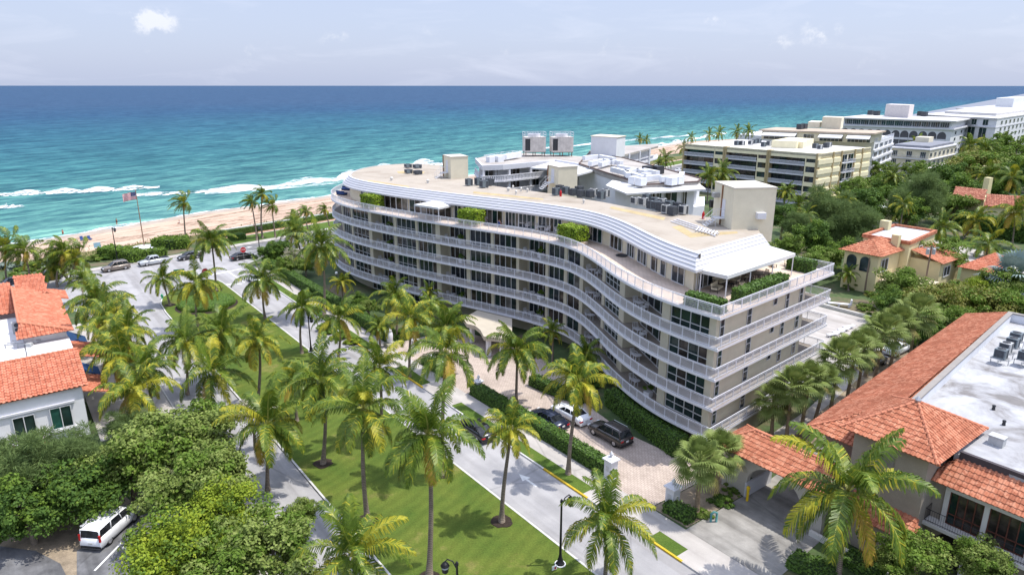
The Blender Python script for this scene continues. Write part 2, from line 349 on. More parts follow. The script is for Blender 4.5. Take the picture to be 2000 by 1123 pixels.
def sea_material():
    m, nt, b = nodes('sea_water'); co = objco(nt)
    sp = N(nt, 'ShaderNodeSeparateXYZ'); nt.links.new(co, sp.inputs[0])
    wob = noise(nt, objco(nt, scale=(.010, .0035, 1)), 1.0, 5, .6)
    ds = N(nt, 'ShaderNodeMath', operation='MULTIPLY_ADD'); nt.links.new(wob, ds.inputs[0]); ds.inputs[1].default_value = 90; bx = N(nt, 'ShaderNodeMath', operation='SUBTRACT'); nt.links.new(sp.outputs[0], bx.inputs[0]); bx.inputs[1].default_value = 420; bm = N(nt, 'ShaderNodeMath', operation='MAXIMUM'); nt.links.new(bx.outputs[0], bm.inputs[0]); bm.inputs[1].default_value = 0; bs = N(nt, 'ShaderNodeMath', operation='MULTIPLY_ADD'); nt.links.new(bm.outputs[0], bs.inputs[0]); bs.inputs[1].default_value = .42; nt.links.new(sp.outputs[1], bs.inputs[2]); nt.links.new(bs.outputs[0], ds.inputs[2])
    lg = N(nt, 'ShaderNodeMapRange'); lg.inputs[1].default_value = 20; lg.inputs[2].default_value = 1400; nt.links.new(ds.outputs[0], lg.inputs[0])
    pw = N(nt, 'ShaderNodeMath', operation='POWER'); nt.links.new(lg.outputs[0], pw.inputs[0]); pw.inputs[1].default_value = .5
    c = ramp(nt, pw.outputs[0], [(.0, (.30, .40, .34)), (.12, (.125, .29, .265)), (.20, (.068, .195, .195)), (.36, (.034, .132, .158)), (.55, (.024, .098, .150)), (.75, (.022, .070, .140)), (1.0, (.030, .070, .140))])
    big = noise(nt, objco(nt, scale=(.012, .05, 1)), 1.0, 6, .7); c = mixc(nt, 1.0, c, ramp(nt, big, [(.3, (.68, .76, .8)), (.68, (1.22, 1.17, 1.12))]), 'MULTIPLY')
    rip = noise(nt, objco(nt, scale=(.07, .24, 1)), 1.0, 7, .75); c = mixc(nt, 1.0, c, ramp(nt, rip, [(.40, (.42, .56, .66)), (.5, (1, 1, 1)), (.61, (1.7, 1.5, 1.32))]), 'MULTIPLY')
    mid_ = noise(nt, objco(nt, scale=(.022, .085, 1)), 1.0, 7, .72, .4); c = mixc(nt, 1.0, c, ramp(nt, mid_, [(.38, (.55, .68, .74)), (.5, (1, 1, 1)), (.64, (1.4, 1.3, 1.2))]), 'MULTIPLY')
    cap = noise(nt, objco(nt, scale=(.035, .11, 1)), 1.0, 9, .78); cm = ramp(nt, cap, [(.715, (0, 0, 0)), (.75, (1, 1, 1))])
    c = mixc(nt, cm, c, (.75, .8, .8))
    nt.links.new(c, b.inputs['Base Color']); b.inputs['Roughness'].default_value = .6; b.inputs['Specular IOR Level'].default_value = .10; b.inputs['IOR'].default_value = 1.33
    h = noise(nt, objco(nt, scale=(.12, .35, 1)), 1.0, 7, .7); bump(nt, b, h, .9, .9); return m
# the sea sheet is laid out along the shore so that object Y is the distance out to sea
sea = MB(); d0 = 62
xs = [-1500, -300, 0, 300, 700, 1500, 4000, 60000]
sea.add([(-60000, -40, 0), (60000, -40, 0), (60000, 150000, 0), (-60000, 150000, 0)], [(0, 1, 2, 3)])
so = struct('sea', sea, sea_material(), 'turquoise to deep blue open sea'); so.location = (-93.6, 196, SEA_Z); so.rotation_euler = (0, 0, math.atan2(SHT.y, SHT.x))
def foam_material():
    m, nt, b = nodes('sea_foam'); co = objco(nt); n1 = noise(nt, co, .35, 8, .72); n2 = noise(nt, objco(nt, scale=(.04, .2, 1), rot=(0, 0, -.9)), 1, 6, .7)
    b.inputs['Base Color'].default_value = (.82, .85, .86, 1); b.inputs['Roughness'].default_value = .9
    a = N(nt, 'ShaderNodeMath', operation='MULTIPLY_ADD'); nt.links.new(n1, a.inputs[0]); a.inputs[1].default_value = .6; nt.links.new(n2, a.inputs[2])
    al = ramp(nt, a.outputs[0], [(.72, (0, 0, 0)), (.92, (1, 1, 1))]); nt.links.new(al, b.inputs['Alpha']); return m
M_FOAM = foam_material()
def foam_solid():
    m, nt, b = nodes('breaking_foam'); co = objco(nt); n1 = noise(nt, objco(nt, scale=(.22, .75, 1), rot=(0, 0, -.9)), 1.0, 8, .75)
    b.inputs['Base Color'].default_value = (.85, .87, .88, 1); b.inputs['Roughness'].default_value = .9
    nt.links.new(ramp(nt, n1, [(.455, (0, 0, 0)), (.55, (1, 1, 1))]), b.inputs['Alpha']); return m
M_FOAM2 = foam_solid()
def wave(name, lo_, hi_, mat_, h, label):
    """a strip of surf between a shoreward and a seaward line traced on the water"""
    a = Curve2([tuple(at(u, v, SEA_Z)[:2]) for u, v in lo_]); c = Curve2([tuple(at(u, v, SEA_Z)[:2]) for u, v in hi_]); mb = MB(); n = 60; vs = []; rr = random.Random(len(lo_) + int(h * 10))
    jl = [rr.uniform(-.8, .8) for _ in range(n + 1)]; jh = [rr.uniform(-1.2, 1.2) for _ in range(n + 1)]
    for i in range(n + 1):
        p = Vector(a.p(a.len * i / n)); q = Vector(c.p(c.len * i / n)); d = (q - p); L = max(d.length, .01); d /= L
        taper = min(1, i / 6, (n - i) / 6); q = p.lerp(q, .68 + .3 * math.sin(i * .55 + len(lo_))); p = p + d * jl[i] * taper; q = q + d * jh[i] * taper
        for k in range(5):
            t = k / 4; x = p.lerp(q, t); vs.append((x.x, x.y, SEA_Z + .06 + h * math.sin(PI * t) ** 1.5 * taper))
    mb.add(vs, [(i * 5 + k, (i + 1) * 5 + k, (i + 1) * 5 + k + 1, i * 5 + k + 1) for i in range(n) for k in range(4)])
    return tag(mb.build(name, mat_, None, True), label, 'surf', None, 'stuff')
wave('breaking_wave', [(-60, 388), (60, 381), (150, 377), (240, 373), (312, 367)], [(-60, 378), (60, 370), (150, 366), (240, 362), (312, 362)], M_FOAM2, .7, 'long white breaker off the left end of the beach')
wave('breaking_wave', [(255, 384), (340, 381), (440, 374), (560, 366), (660, 352), (740, 338), (900, 318)], [(270, 378), (340, 372), (440, 364), (560, 355), (660, 342), (740, 330), (900, 311)], M_FOAM2, .6, 'white breaker rolling in towards the curved building')
wave('breaking_wave', [(-40, 408), (10, 407), (50, 405)], [(-40, 396), (10, 398), (50, 402)], M_FOAM2, .4, 'short patch of broken surf at the far left')
wave('sea_foam', [(400, 380), (500, 373), (640, 362), (740, 344), (880, 324)], [(400, 366), (500, 358), (640, 340), (740, 320), (880, 303)], M_FOAM, .1, 'thin washed-out foam behind the breaker')
wave('breaking_wave', [(1270, 292), (1300, 285), (1335, 277), (1420, 262)], [(1270, 283), (1300, 277), (1335, 270), (1420, 256)], M_FOAM2, .5, 'surf beyond the white building')
wave('breaking_wave', [(945, 306), (1010, 298), (1100, 288), (1250, 274), (1345, 266)], [(945, 300), (1010, 294), (1100, 284), (1250, 271), (1345, 262)], M_FOAM, .3, 'far white surf line behind the cooling towers')
sh = [(p[0], p[1]) for p in SHORE[1:9]]
def shoreline():
    c = Curve2(smooth_path(SHORE[1:10], 3)); mb = MB(); n = 260; vs = []; rr = random.Random(5)
    for i in range(n + 1):
        p = c.p(c.len * i / n); w_ = 1.5 + .9 * math.sin(i * .5) + rr.uniform(0, .7); o = .6 * math.sin(i * .23)
        for k, d in enumerate((-w_ * .5 + o, w_ + o)): vs.append((p[0] - .787 * d, p[1] + .617 * d, SEA_Z + .08))
    return mb.add(vs, [(2 * i, 2 * i + 2, 2 * i + 3, 2 * i + 1) for i in range(n)])
tag(shoreline().build('shore_foam', M_FOAM2), 'thin white swash along the waterline', 'surf', None, 'stuff')
def dune_grass():
    mb = MB(); rg = random.Random(8); c = Curve2(offset(BRF, 16.0))
    for _ in range(5200):
        l = rg.uniform(c.len * .15, c.len * .62); p = c.p(l); n = c.n(l); o = rg.gauss(0, 2.6); x, y = p[0] + n[0] * o, p[1] + n[1] * o; h = rg.uniform(.25, .75); a = rg.uniform(0, 6.28); w_ = rg.uniform(.06, .16); lx, ly = rg.gauss(0, .22), rg.gauss(0, .22); mb.mi = 0 if rg.random() < .6 else 1
        mb.tri((x - math.cos(a) * w_, y - math.sin(a) * w_, -.05), (x + math.cos(a) * w_, y + math.sin(a) * w_, -.05), (x + lx, y + ly, h))
    tag(mb.build('dune_grass', [M('dune_grass_green', (.13, .17, .05), .9, .3, .5), M('dune_grass_straw', (.34, .28, .14), .9, .3, .5)]), 'dry grass along the top of the beach', 'grass', None, 'stuff')
# ---- roads
def sheet(name, pts, z, m, label=None): return struct(name, MB().prism([(p[0], p[1]) for p in pts], z - .30, z), m, label)
BRF = [(-150, 52), (-110, 94), (-75.5, 130.6), (-65.8, 140.2), (-60.7, 146.2), (-53.2, 154.5), (-43.8, 165.3), (-10, 205), (40, 264), (160, 410)]   # beach-side kerb
BRN = [(-139.5, 44), (-98, 86), (-82, 107), (-68, 101.5), (-58, 94.5)]
left_k = [fr(24, -24.3), fr(60, -24.3), fr(100, -24.3), fr(150, -24.3)]
right_k = [fr(150, 0), fr(100, 0), fr(50, 0), fr(2.2, 0), fr(.3, .8), (-52.6, 131.5), (-51.5, 137.8), (-40, 152), (-28, 165), (0, 197), (50, 256), (170, 402)]
sheet('beach_road', BRF + [(170, 402), (50, 256), (0, 197), (-28, 165), (-40, 152), (-51.5, 137.8), (-60, 128), (-82, 107), (-98, 86), (-139.5, 44)], .004, M_ASPH, 'dark grey asphalt beach road')
inter = BRF[0:4] + [tuple(at(u, v)[:2]) for u, v in ((447, 484), (430, 489), (455, 501))] + [(-52.0, 134), (-52.6, 131.5), fr(.3, .8), fr(2.2, 0)] + [fr(50, 0), fr(100, 0), fr(150, 0)] + left_k[::-1] + [(-58, 94.5), (-68, 101.5), (-82, 107), (-98, 86), (-139.5, 44)]
sheet('road', inter, .012, M_ROAD, 'pale grey divided street with worn surface')
# median
med_out = [fr(150, -17.85), fr(89, -17.85), fr(40, -17.85), fr(22, -17.85), fr(17, -17.6), fr(13, -16.6), fr(10.3, -14.5), fr(8.2, -11.5), fr(6.6, -8.5), fr(6.6, -7.3), fr(8.0, -6.5), fr(10, -6.25), fr(40, -6.2), fr(100, -6.1), fr(150, -6.1)]
med = [(p[0], p[1]) for p in med_out]
def ring_strip(mb, path, w_, z0, z1, closed=False):
    """a kerb: solid strip of width w_ to the left of the path"""
    return mb.sweep(path, [(0, z0), (0, z1), (w_, z1), (w_, z0)], closed)
mk = MB(); ring_strip(mk, med, .18, 0, .15); struct('kerb', mk, M_KERB, 'concrete kerb round the central lawn')
if True:
    inn = offset(med, .18); sheet('median_lawn', inn, .13, M_LAWN, 'striped green lawn dividing the street')
# building plot: verge, pavement, garden
plot = [fr(.9, .3), fr(40, .15), fr(150, .15), fr(150, 70), (75, 120), (40, 160), (0, 195), (-27.5, 163.5), (-39.5, 151), (-51, 137.5), (-52.1, 131.5)]
sheet('garden_ground', plot, .10, M_LAND, 'planted garden ground round the curved building')
kp = [(p[0], p[1]) for p in right_k[:10]][::-1]
mk = MB(); ring_strip(mk, [tuple(p) for p in kp], .16, 0, .15); struct('kerb', mk, M_KERB, 'kerb along the building side of the street')
def strip(name, t0, t1, n0, n1, z, m, label=None): return sheet(name, [fr(t0, n0), fr(t1, n0), fr(t1, n1), fr(t0, n1)], z, m, label)
def tpx(u, v): p = at(u, v) - K0; return (p.dot(SV), p.dot(NV))
strip('pavement', 1.5, 150, 1.5, 3.3, .128, M_WALK, 'pale concrete pavement beside the hedge')
for i, (a, b) in enumerate(((1.4, 55.5), (63.3, 69.8), (76.4, 97.7), (105.2, 108.0), (116, 150))):
    strip('verge', a, b, .17, 1.5, .135, M_VERGE, 'strip of green verge between kerb and pavement')
for a, b in ((55.5, 63.3), (69.8, 76.4), (97.7, 105.2), (108.0, 116)):
    strip('driveway_apron', a, b, .02, 1.5, .155, M_WALK if a != 121.5 else M_WALK, 'concrete crossing over the verge')
strip('kerb_paint', 52, 56.2, -.01, .17, .157, M_YEL, 'yellow painted kerb'); strip('kerb_paint', 64.0, 70.4, -.012, .17, .160, M_YEL, 'yellow painted kerb'); strip('kerb_paint', 92.5, 98.4, -.012, .17, .160, M_YEL, 'yellow painted kerb'); strip('kerb_paint', 104.5, 108.6, -.012, .17, .160, M_YEL, 'yellow painted kerb')
sheet('forecourt', [fr(55.6, 3.2), fr(63.0, 3.2), fr(63.2, 5.2), fr(69.6, 5.2), fr(70, 3.2), fr(75, 3.2), fr(75, 4.9), fr(97.4, 5.0), fr(97.8, 3.2), fr(102.6, 3.2), fr(102.6, 10.0), fr(100, 11.6), fr(92, 11.0), fr(84, 12.5), fr(76, 16.5), fr(70, 17.0), fr(60, 15.0), fr(56, 13.0)], .140, M_PAVER, 'pinkish brick paved forecourt')
# painted markings on the road
def mark(pts, z=.020): return MB().prism([tuple(p)[:2] for p in pts], .013, z)
def line_px(a, b, w_):
    p, q = at(*a), at(*b); d = (q - p).normalized(); n = Vector((-d.y, d.x, 0)) * w_ / 2; return mark([p - n, q - n, q + n, p + n])
struct('stop_line', line_px((413, 537), (472, 525), .5), M_WPAINT, 'white stop line across the street')
struct('lane_line', line_px((446, 531), (478, 552), .22), M_WPAINT, 'white lane line behind the stop line')
def arrow(c, ang, s=1.0):
    pts = [(0, -.12), (1.6, -.12), (1.6, -.5), (2.8, 0), (1.6, .5), (1.6, .12), (0, .12)]; ca, sa = math.cos(ang), math.sin(ang)
    return mark([(c.x + (x * ca - y * sa) * s, c.y + (x * sa + y * ca) * s) for x, y in pts])
struct('road_arrow', arrow(at(472, 555), PI + .1, 1.15), M_WPAINT, 'white turn arrow on the street')
struct('road_arrow', arrow(at(470, 486), math.atan2(.74, .67), 1.0), M_WPAINT, 'white arrow on the beach road')
struct('road_arrow', arrow(at(532, 476), math.atan2(.74, .67), 1.0), M_WPAINT, 'white arrow on the beach road')
struct('road_arrow', arrow(at(1048, 950), SANG + PI, .9), M_WPAINT, 'short white arrow on the street near the bottom')
ml = line_px((468, 494), (600, 473), .22); struct('lane_line', ml, M_WPAINT, 'white line along the beach road')
# beach-side pavement, promenade wall line, dune scrub
def along(P, d0, d1, i0, i1): a = offset(P[i0:i1], d0); b = offset(P[i0:i1], d1); return a + b[::-1]
sheet('beach_pavement', along(BRF, .0, 2.2, 0, 10), .13, M_WALK, 'pale pavement on the beach side of the road')
sheet('beach_lawn', along(BRF, 2.2, 9.5, 4, 10), .06, M_VERGE, 'green lawn between beach road and promenade')
sheet('promenade', along(BRF, 9.7, 11.4, 4, 10), .09, M('brick_red_path', (.42, .26, .17), .9, .15, 1, fine=.2), 'brick red promenade path behind the beach hedge'); sheet('path_edge', along(BRF, 9.2, 9.7, 4, 10), .12, M_WALK, 'pale edge of the promenade path')
pwm = MB(); pwm.sweep(offset(BRF[4:9], 13.0), [(0, 0), (0, 1.5), (.7, 1.5), (.7, -.5)]); tag(pwm.build('promenade_wall', M_KERB), 'low pale wall between beach hedge and dune grass', 'wall')
dune_grass()
sheet('dune_scrub', along(BRF, 13.0, 19, 0, 10), .03, M_DUNE, 'dry dune scrub along the top of the beach')
# ------------------------------------------------------------------ the curved apartment building
M_CREAM = M('cream_render', (.70, .645, .50), .85, .06, .6, fine=.06, bmp=.05)
M_WHITE = M('white_painted_concrete', (.66, .66, .69), .7, .05, .7, fine=.05)
M_RAIL = M('white_rail_paint', (.68, .69, .74), .5, .04, 1)
M_ROOFM = M('tan_roof_membrane', (.47, .42, .36), .95, 0, .16, fine=.12, col2=(.58, .53, .47))
M_ROOFM = None
def roof_mat():
    m, nt, b = nodes('roof_membrane'); co = objco(nt); t = N(nt, 'ShaderNodeTexBrick'); nt.links.new(objco(nt, rot=(0, 0, -SANG)), t.inputs['Vector']); t.inputs['Scale'].default_value = 1.0; t.inputs['Brick Width'].default_value = 11.0; t.inputs['Row Height'].default_value = 1.05; t.inputs['Mortar Size'].default_value = .02; t.inputs['Color1'].default_value = (.35, .305, .25, 1); t.inputs['Color2'].default_value = (.37, .325, .27, 1); t.inputs['Mortar'].default_value = (.29, .25, .205, 1)
    g = noise(nt, co, .14, 6, .65, .5); f = noise(nt, co, .9, 6, .75); c = mixc(nt, 1.0, t.outputs[0], ramp(nt, g, [(.3, (.72, .68, .63)), (.5, (1, 1, 1)), (.7, (1.08, 1.08, 1.07))]), 'MULTIPLY'); c = mixc(nt, 1.0, c, ramp(nt, f, [(.27, (.76, .74, .72)), (.42, (1, 1, 1))]), 'MULTIPLY')
    pd = noise(nt, co, .28, 2, .4, .2); c = mixc(nt, ramp(nt, pd, [(.66, (0, 0, 0)), (.69, (.5, .5, .5)), (.72, (.15, .15, .15))]), c, (.28, .24, .19)); nt.links.new(c, b.inputs['Base Color']); b.inputs['Roughness'].default_value = .95; return m
M_ROOFM = roof_mat()
M_STAIN = M('ochre_roof_patch', (.46, .36, .20), .95, .2, .5, fine=.2)
M_SOFFIT = M('painted_soffit', (.55, .54, .52), .9, .05, 1)
M_DECK = M('balcony_floor', (.33, .29, .25), .9, .12, 1.0, fine=.1)
M_FRAME = M('white_window_frame', (.70, .71, .72), .5, .03, 1)
M_METAL = M('galvanised_metal', (.42, .43, .44), .45, .15, 3, metal=.6)
M_DKMETAL = M('dark_painted_metal', (.035, .037, .042), .5, .2, 3)
M_FABRIC = M('white_canvas', (.60, .60, .595), .9, .04, .6)
def glass_mat(name, c1, c2, rough=.04, sc=.5):
    m, nt, b = nodes(name); co = objco(nt); g = noise(nt, co, sc, 3, .5)
    nt.links.new(ramp(nt, g, [(.40, c1), (.62, c2)]), b.inputs['Base Color']); b.inputs['Roughness'].default_value = rough; b.inputs['Specular IOR Level'].default_value = .5
    MATS[name] = m; return m
M_GLASS = glass_mat('dark_window_glass', (.014, .021, .031), (.040, .058, .074)); M_DRAPE = glass_mat('glass_over_pale_drapes', (.10, .095, .085), (.22, .21, .19), .08, .9)
M_GLASS2 = glass_mat('tinted_green_glass', (.008, .022, .022), (.02, .05, .046), .05)
M_CURT = glass_mat('curtained_glass', (.02, .018, .016), (.075, .06, .05), .06, 1.2)
CTRL = [(-20, 148.5), (-26, 146), (-30.5, 142), (-33.0, 136), (-33.6, 129.5), (-32.9, 123.2), (-30.4, 117.8), (-27.0, 113.4), (-22, 108.5), (-16.8, 104), (-9.4, 98.2), (-5, 95), (0, 91.4), (4, 87.9), (6.6, 85), (8, 82.2), (9.05, 79.0), (9.9, 75.5), (10.75, 71.5), (11.85, 67.5), (13.3, 63.8), (14.9, 60.8), (16.5, 58.5), (18.2, 56.4)]
FRONT = relax(smooth_path(CTRL, .8), 6)
C1 = (18.2, 56.4); C2 = (35.0, 71.5)
BACK = [(31.2, 77.0), (25.0, 85.0), (17.6, 91.5), (13.8, 96.6), (6.5, 104.5), (-2.6, 113.0), (-6.5, 122), (-9.5, 133), (-13, 143)]
OUT = FRONT + [C2] + BACK                                   # clockwise from the back left?  orientation handled in prism
Z0 = 2.5; FH = 2.95; SLT = .26
ZS = [Z0 + FH * k for k in range(5)]                        # slab undersides; the fifth carries the roof terrace
apt = thing('apartment_building', 'long cream and white building with wavy balconies and curved roof facing the street', 'apartment building', (0, 92, 0))
def inw(path, d): return offset(path, d)                    # FRONT runs left to right seen from the street, inside is on its left
FC = Curve2(FRONT)
# arc length on FRONT for a column seen in the facade (found from its place along the wall line)
WALL_IN = 1.75
WALL = inw(FRONT, WALL_IN); WC = Curve2(WALL)
LMIN = min(np.arange(0, 40, .2), key=lambda l: cam_px((*WC.p(l), 12.9))[0])
def arc_at(u, z=12.9):
    best = None
    for i in range(0, int(WC.len / .1)):
        l = i * .1
        if l < LMIN: continue
        x = cam_px((*WC.p(l), z))[0]
        if best is None or abs(x - u) < best[0]: best = (abs(x - u), l)
    return best[1]
def facade():
    slabs = MB()
    body_out = inw(FRONT, .0)
    endn = (Vector((C2[0] - C1[0], C2[1] - C1[1])).normalized()); en = Vector((-endn.y, endn.x))
    for k, z in enumerate(ZS):
        s = MB(); s.prism(OUT, z, z + SLT); s.build('balcony_slab', M_WHITE, apt)
        fl = MB(); ins = inw(FRONT, .12) + [(C2[0] - .2, C2[1] - .1)] + BACK; fl.prism(ins, z + SLT - .01, z + SLT + .012 + .004 * (k == 4), bottom=False); fl.build('terrace_floor' if k == 4 else 'balcony_floor', M_TILEPAVE if k == 4 else M_DECK, apt)
        # railing: follows front and end of the slab
        path = [FC.p(l) for l in np.arange(2, FC.len, .7)] + [C1]; path = inw(path, .10)
        e1 = (C1[0] + en.x * .1 - .02, C1[1] + en.y * .1 + .02); e2 = (C2[0] - endn.x * .1 + en.x * .1, C2[1] - endn.y * .1 + en.y * .1)
        path = path[:-1] + [(C1[0] + en.x * .1 - endn.x * -.06, C1[1] + en.y * .1 + endn.y * .06)] + [e2, (e2[0] + en.x * 5.5, e2[1] + en.y * 5.5)]
        rl = MB(); zf = z + SLT; c = Curve2(path); H = 1.02
        for zz, hh, ww in ((zf + H, .055, .06), (zf + .10, .04, .035), (zf + H - .13, .03, .03)): rl.sweep(path, [(-ww / 2, zz - hh / 2), (-ww / 2, zz + hh / 2), (ww / 2, zz + hh / 2), (ww / 2, zz - hh / 2), (-ww / 2, zz - hh / 2)])
        l = 0.0; i = 0
        while l < c.len:
            x, y = c.p(l); big = i % 12 == 0; wv = .06 if big else .020; n_ = c.n(l); r_ = math.atan2(n_[1], n_[0])
            vs = [(x + a * math.cos(r_) * wv / 2 - b_ * math.sin(r_) * wv / 2, y + a * math.sin(r_) * wv / 2 + b_ * math.cos(r_) * wv / 2, zq) for zq in (zf, zf + H) for a, b_ in ((-1, -1), (1, -1), (1, 1), (-1, 1))]
            rl.add(vs, [(0, 1, 5, 4), (1, 2, 6, 5), (2, 3, 7, 6), (3, 0, 4, 7)]); l += .125; i += 1
        rl.build('balcony_railing', M_RAIL, apt)
facade()
# cells along the facade, as seen from left to right: W window, D doors, R recess, C pier
PXB = [('W', 668, 686), ('C', 686, 689), ('W', 689, 720), ('C', 720, 726), ('R', 726, 769), ('C', 769, 775), ('W', 775, 812), ('C', 812, 816), ('D', 816, 852), ('C', 852, 860), ('R', 860, 911), ('C', 911, 918),
       ('D', 918, 959), ('C', 959, 965), ('D', 965, 1009), ('C', 1009, 1015), ('R', 1015, 1067), ('C', 1067, 1072), ('D', 1072, 1104), ('C', 1104, 1110), ('D', 1110, 1135), ('C', 1135, 1141), ('R', 1141, 1179), ('C', 1179, 1184), ('W', 1184, 1213), ('C', 1213, 1223), ('R', 1223, 1295), ('C', 1295, 1311), ('W', 1311, 1388), ('C', 1388, 1399)]
PXB = [('D', 661, 668), ('C', 668, 670)] + [('D', 670, 686)] + PXB[1:]
CELLS = []
la = LMIN - 1.0
for ty, a, b in PXB:
    lb = arc_at(b); CELLS.append((ty, la, max(lb, la + .25))); la = max(lb, la + .25)
LEND = max(l for l in np.arange(WC.len - 6, WC.len, .05) if (Vector(WC.p(l)) - Vector(C1)).dot(Vector((-(C2[1] - C1[1]), C2[0] - C1[0])).normalized()) > 1.3)
CELLS[-1] = ('C', min(CELLS[-1][1], LEND - .5), LEND)
def chord(l0, l1, d=0.0, curve=None):
    curve = curve or WC; a, b = Vector(curve.p(l0)), Vector(curve.p(l1)); n = Vector(curve.n((l0 + l1) / 2)); return a + n * d, b + n * d
def glazing(a, b, z0, z1, panes, parent, name, gmat, transom=None, depth=.08, solid=True):
    """frame with mullions and one glass sheet per opening; frame proud of the glass"""
    a = Vector((a[0], a[1])); b = Vector((b[0], b[1])); d = b - a; L = d.length; d /= L; n = Vector((-d.y, d.x)); fr_ = MB(); fw = .07
    P = lambda s, z, o=0: (a.x + d.x * s - n.x * o, a.y + d.y * s - n.y * o, z)
    rp_ = random.Random(int(a.x * 131 + a.y * 57 + z0 * 977))
    for i in range(panes):
        r_ = rp_.random(); fr_.mat(1 if r_ < .58 else 2 if r_ < .80 else 3 if r_ < .93 else 4); fr_.quad(P(L * i / panes, z0), P(L * (i + 1) / panes, z0), P(L * (i + 1) / panes, z1), P(L * i / panes, z1))
    fr_.mat(0)
    def rect(s0, s1, y0, y1):
        fr_.add([P(s0, y0, depth), P(s1, y0, depth), P(s1, y1, depth), P(s0, y1, depth), P(s0, y0, .004), P(s1, y0, .004), P(s1, y1, .004), P(s0, y1, .004)], [(0, 1, 2, 3), (0, 4, 5, 1), (1, 5, 6, 2), (2, 6, 7, 3), (3, 7, 4, 0)])
    rect(0, L, z0, z0 + fw); rect(0, L, z1 - fw, z1)
    for i in range(panes + 1):
        s = L * i / panes; s0 = min(max(0, s - fw / 2), L - fw); rect(s0, s0 + fw, z0 + fw, z1 - fw)
    if transom: rect(fw, L - fw, z0 + transom, z0 + transom + fw)
    return fr_.build(name, [M_FRAME, gmat, M_GLASS2, M_CURT, M_DRAPE], parent)
RECESS = []
rr = random.Random(11)
for k in range(4):
    zf = ZS[k] + SLT + .02; zc = ZS[k + 1] - .01
    for ty, l0, l1 in CELLS:
        if ty == 'C':
            a, b = chord(l0, l1); n = Vector(WC.n((l0 + l1) / 2)); w_ = (b - a).length
            q = [a - n * .12, b - n * .12, b + n * 2.0, a + n * 2.0] if l1 < LEND - .01 else [a - n * .12, b - n * .12, b + Vector((C2[0] - C1[0], C2[1] - C1[1])).normalized() * 2.0, a + n * 2.0]; pier = MB(); pier.prism([(p.x, p.y) for p in q], zf - .02, zc + .01); pier.build('pier', M_CREAM, apt)
        elif ty in 'WD':
            L = l1 - l0; nseg = 1 if L < 6.5 else 2; gm = rr.choice([M_GLASS, M_GLASS, M_GLASS2, M_CURT])
            if ty == 'W' and l0 > 85: gm = M_GLASS2
            for j in range(nseg):
                a, b = chord(l0 + L * j / nseg, l0 + L * (j + 1) / nseg, .1)
                glazing(a, b, zf, zc, max(2, min(4, round((b - a).length / 1.1))), apt, 'window' if ty == 'W' else 'sliding_door', gm, .75 if ty == 'W' else None)
        else:
            a, _ = chord(l0, l1, 1.7); _, b = chord(l0, l1, .55); m_ = a.lerp(b, .12)
            pier = MB(); pier.prism([(p.x, p.y) for p in (a, m_, m_ + Vector(WC.n(l0)) * .2, a + Vector(WC.n(l0)) * .2)], zf - .02, zc + .01); pier.build('recess_wall', M_CREAM, apt)
            glazing(m_, b, zf, zc - .25, 4 if (b - m_).length > 4 else 3, apt, 'sliding_door', rr.choice([M_GLASS, M_GLASS, M_CURT]))
            n = Vector(WC.n((l0 + l1) / 2)); pier = MB(); pier.prism([(p.x, p.y) for p in (m_ - n * .02, b - n * .02, b + n * .2, m_ + n * .2)], zc - .25, zc + .01); pier.build('recess_lintel', M_CREAM, apt)
            RECESS.append((k, l0, l1))
# ground storey: dark garage band, piers and lattice windows
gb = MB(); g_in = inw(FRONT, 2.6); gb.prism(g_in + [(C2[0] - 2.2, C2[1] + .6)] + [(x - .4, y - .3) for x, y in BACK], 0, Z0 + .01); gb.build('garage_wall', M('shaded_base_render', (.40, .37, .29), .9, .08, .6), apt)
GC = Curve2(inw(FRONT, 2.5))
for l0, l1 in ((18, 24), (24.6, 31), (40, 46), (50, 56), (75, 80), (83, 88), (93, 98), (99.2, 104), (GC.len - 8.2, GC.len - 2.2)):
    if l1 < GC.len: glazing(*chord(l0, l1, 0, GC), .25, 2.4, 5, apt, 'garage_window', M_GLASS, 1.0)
# end face: cream wall, corner piers, slim windows
en_d = (Vector(C2) - Vector(C1)).normalized(); en_n = Vector((-en_d.y, en_d.x)); EL = (Vector(C2) - Vector(C1)).length
Pe = lambda s, d: Vector(C1) + en_d * s + en_n * d
for k in range(4):
    zf = ZS[k] + SLT; zc = ZS[k + 1]; wl = MB()
    q = [Pe(1.95, 1.3), Pe(EL - 3.6, 1.3), Pe(EL - 3.6, 6.5), Pe(1.95, 2.2)]; wl.prism([(p.x, p.y) for p in q], zf, zc); wl.build('end_wall', M_CREAM, apt)
    for s, hh, ww in ((2.25, 2, .75), (7.3, 2, .9), (11.9, 0, .8), (14.1, 1, .75), (17.3, 1, .8)) if k != 3 else ((2.25, 2, .75), (7.0, 2, .85), (12.0, 0, .8), (14.6, 2, .75), (17.6, 2, .8)):
        z0, z1 = (zf + .1, zc - .12) if hh == 2 else (zf + .35, zc - .3) if hh == 1 else (zf + 1.15, zc - .7)
        glazing(Pe(s, 1.275), Pe(s + ww, 1.275), z0, z1, 1, apt, 'end_window', M_GLASS, (z1 - z0) * .42 if hh else None, .05)
wl = MB(); q = [Pe(1.9, 1.32), Pe(EL - 3.6, 1.32), Pe(EL - 3.6, 6.5), Pe(1.95, 2.2)]; wl.prism([(p.x, p.y) for p in q], 0, Z0); wl.build('end_wall', M_CREAM, apt)
for s in (5, 13): glazing(Pe(s, 1.29), Pe(s + .8, 1.29), .9, 2.1, 1, apt, 'end_window', M_GLASS, None, .05)
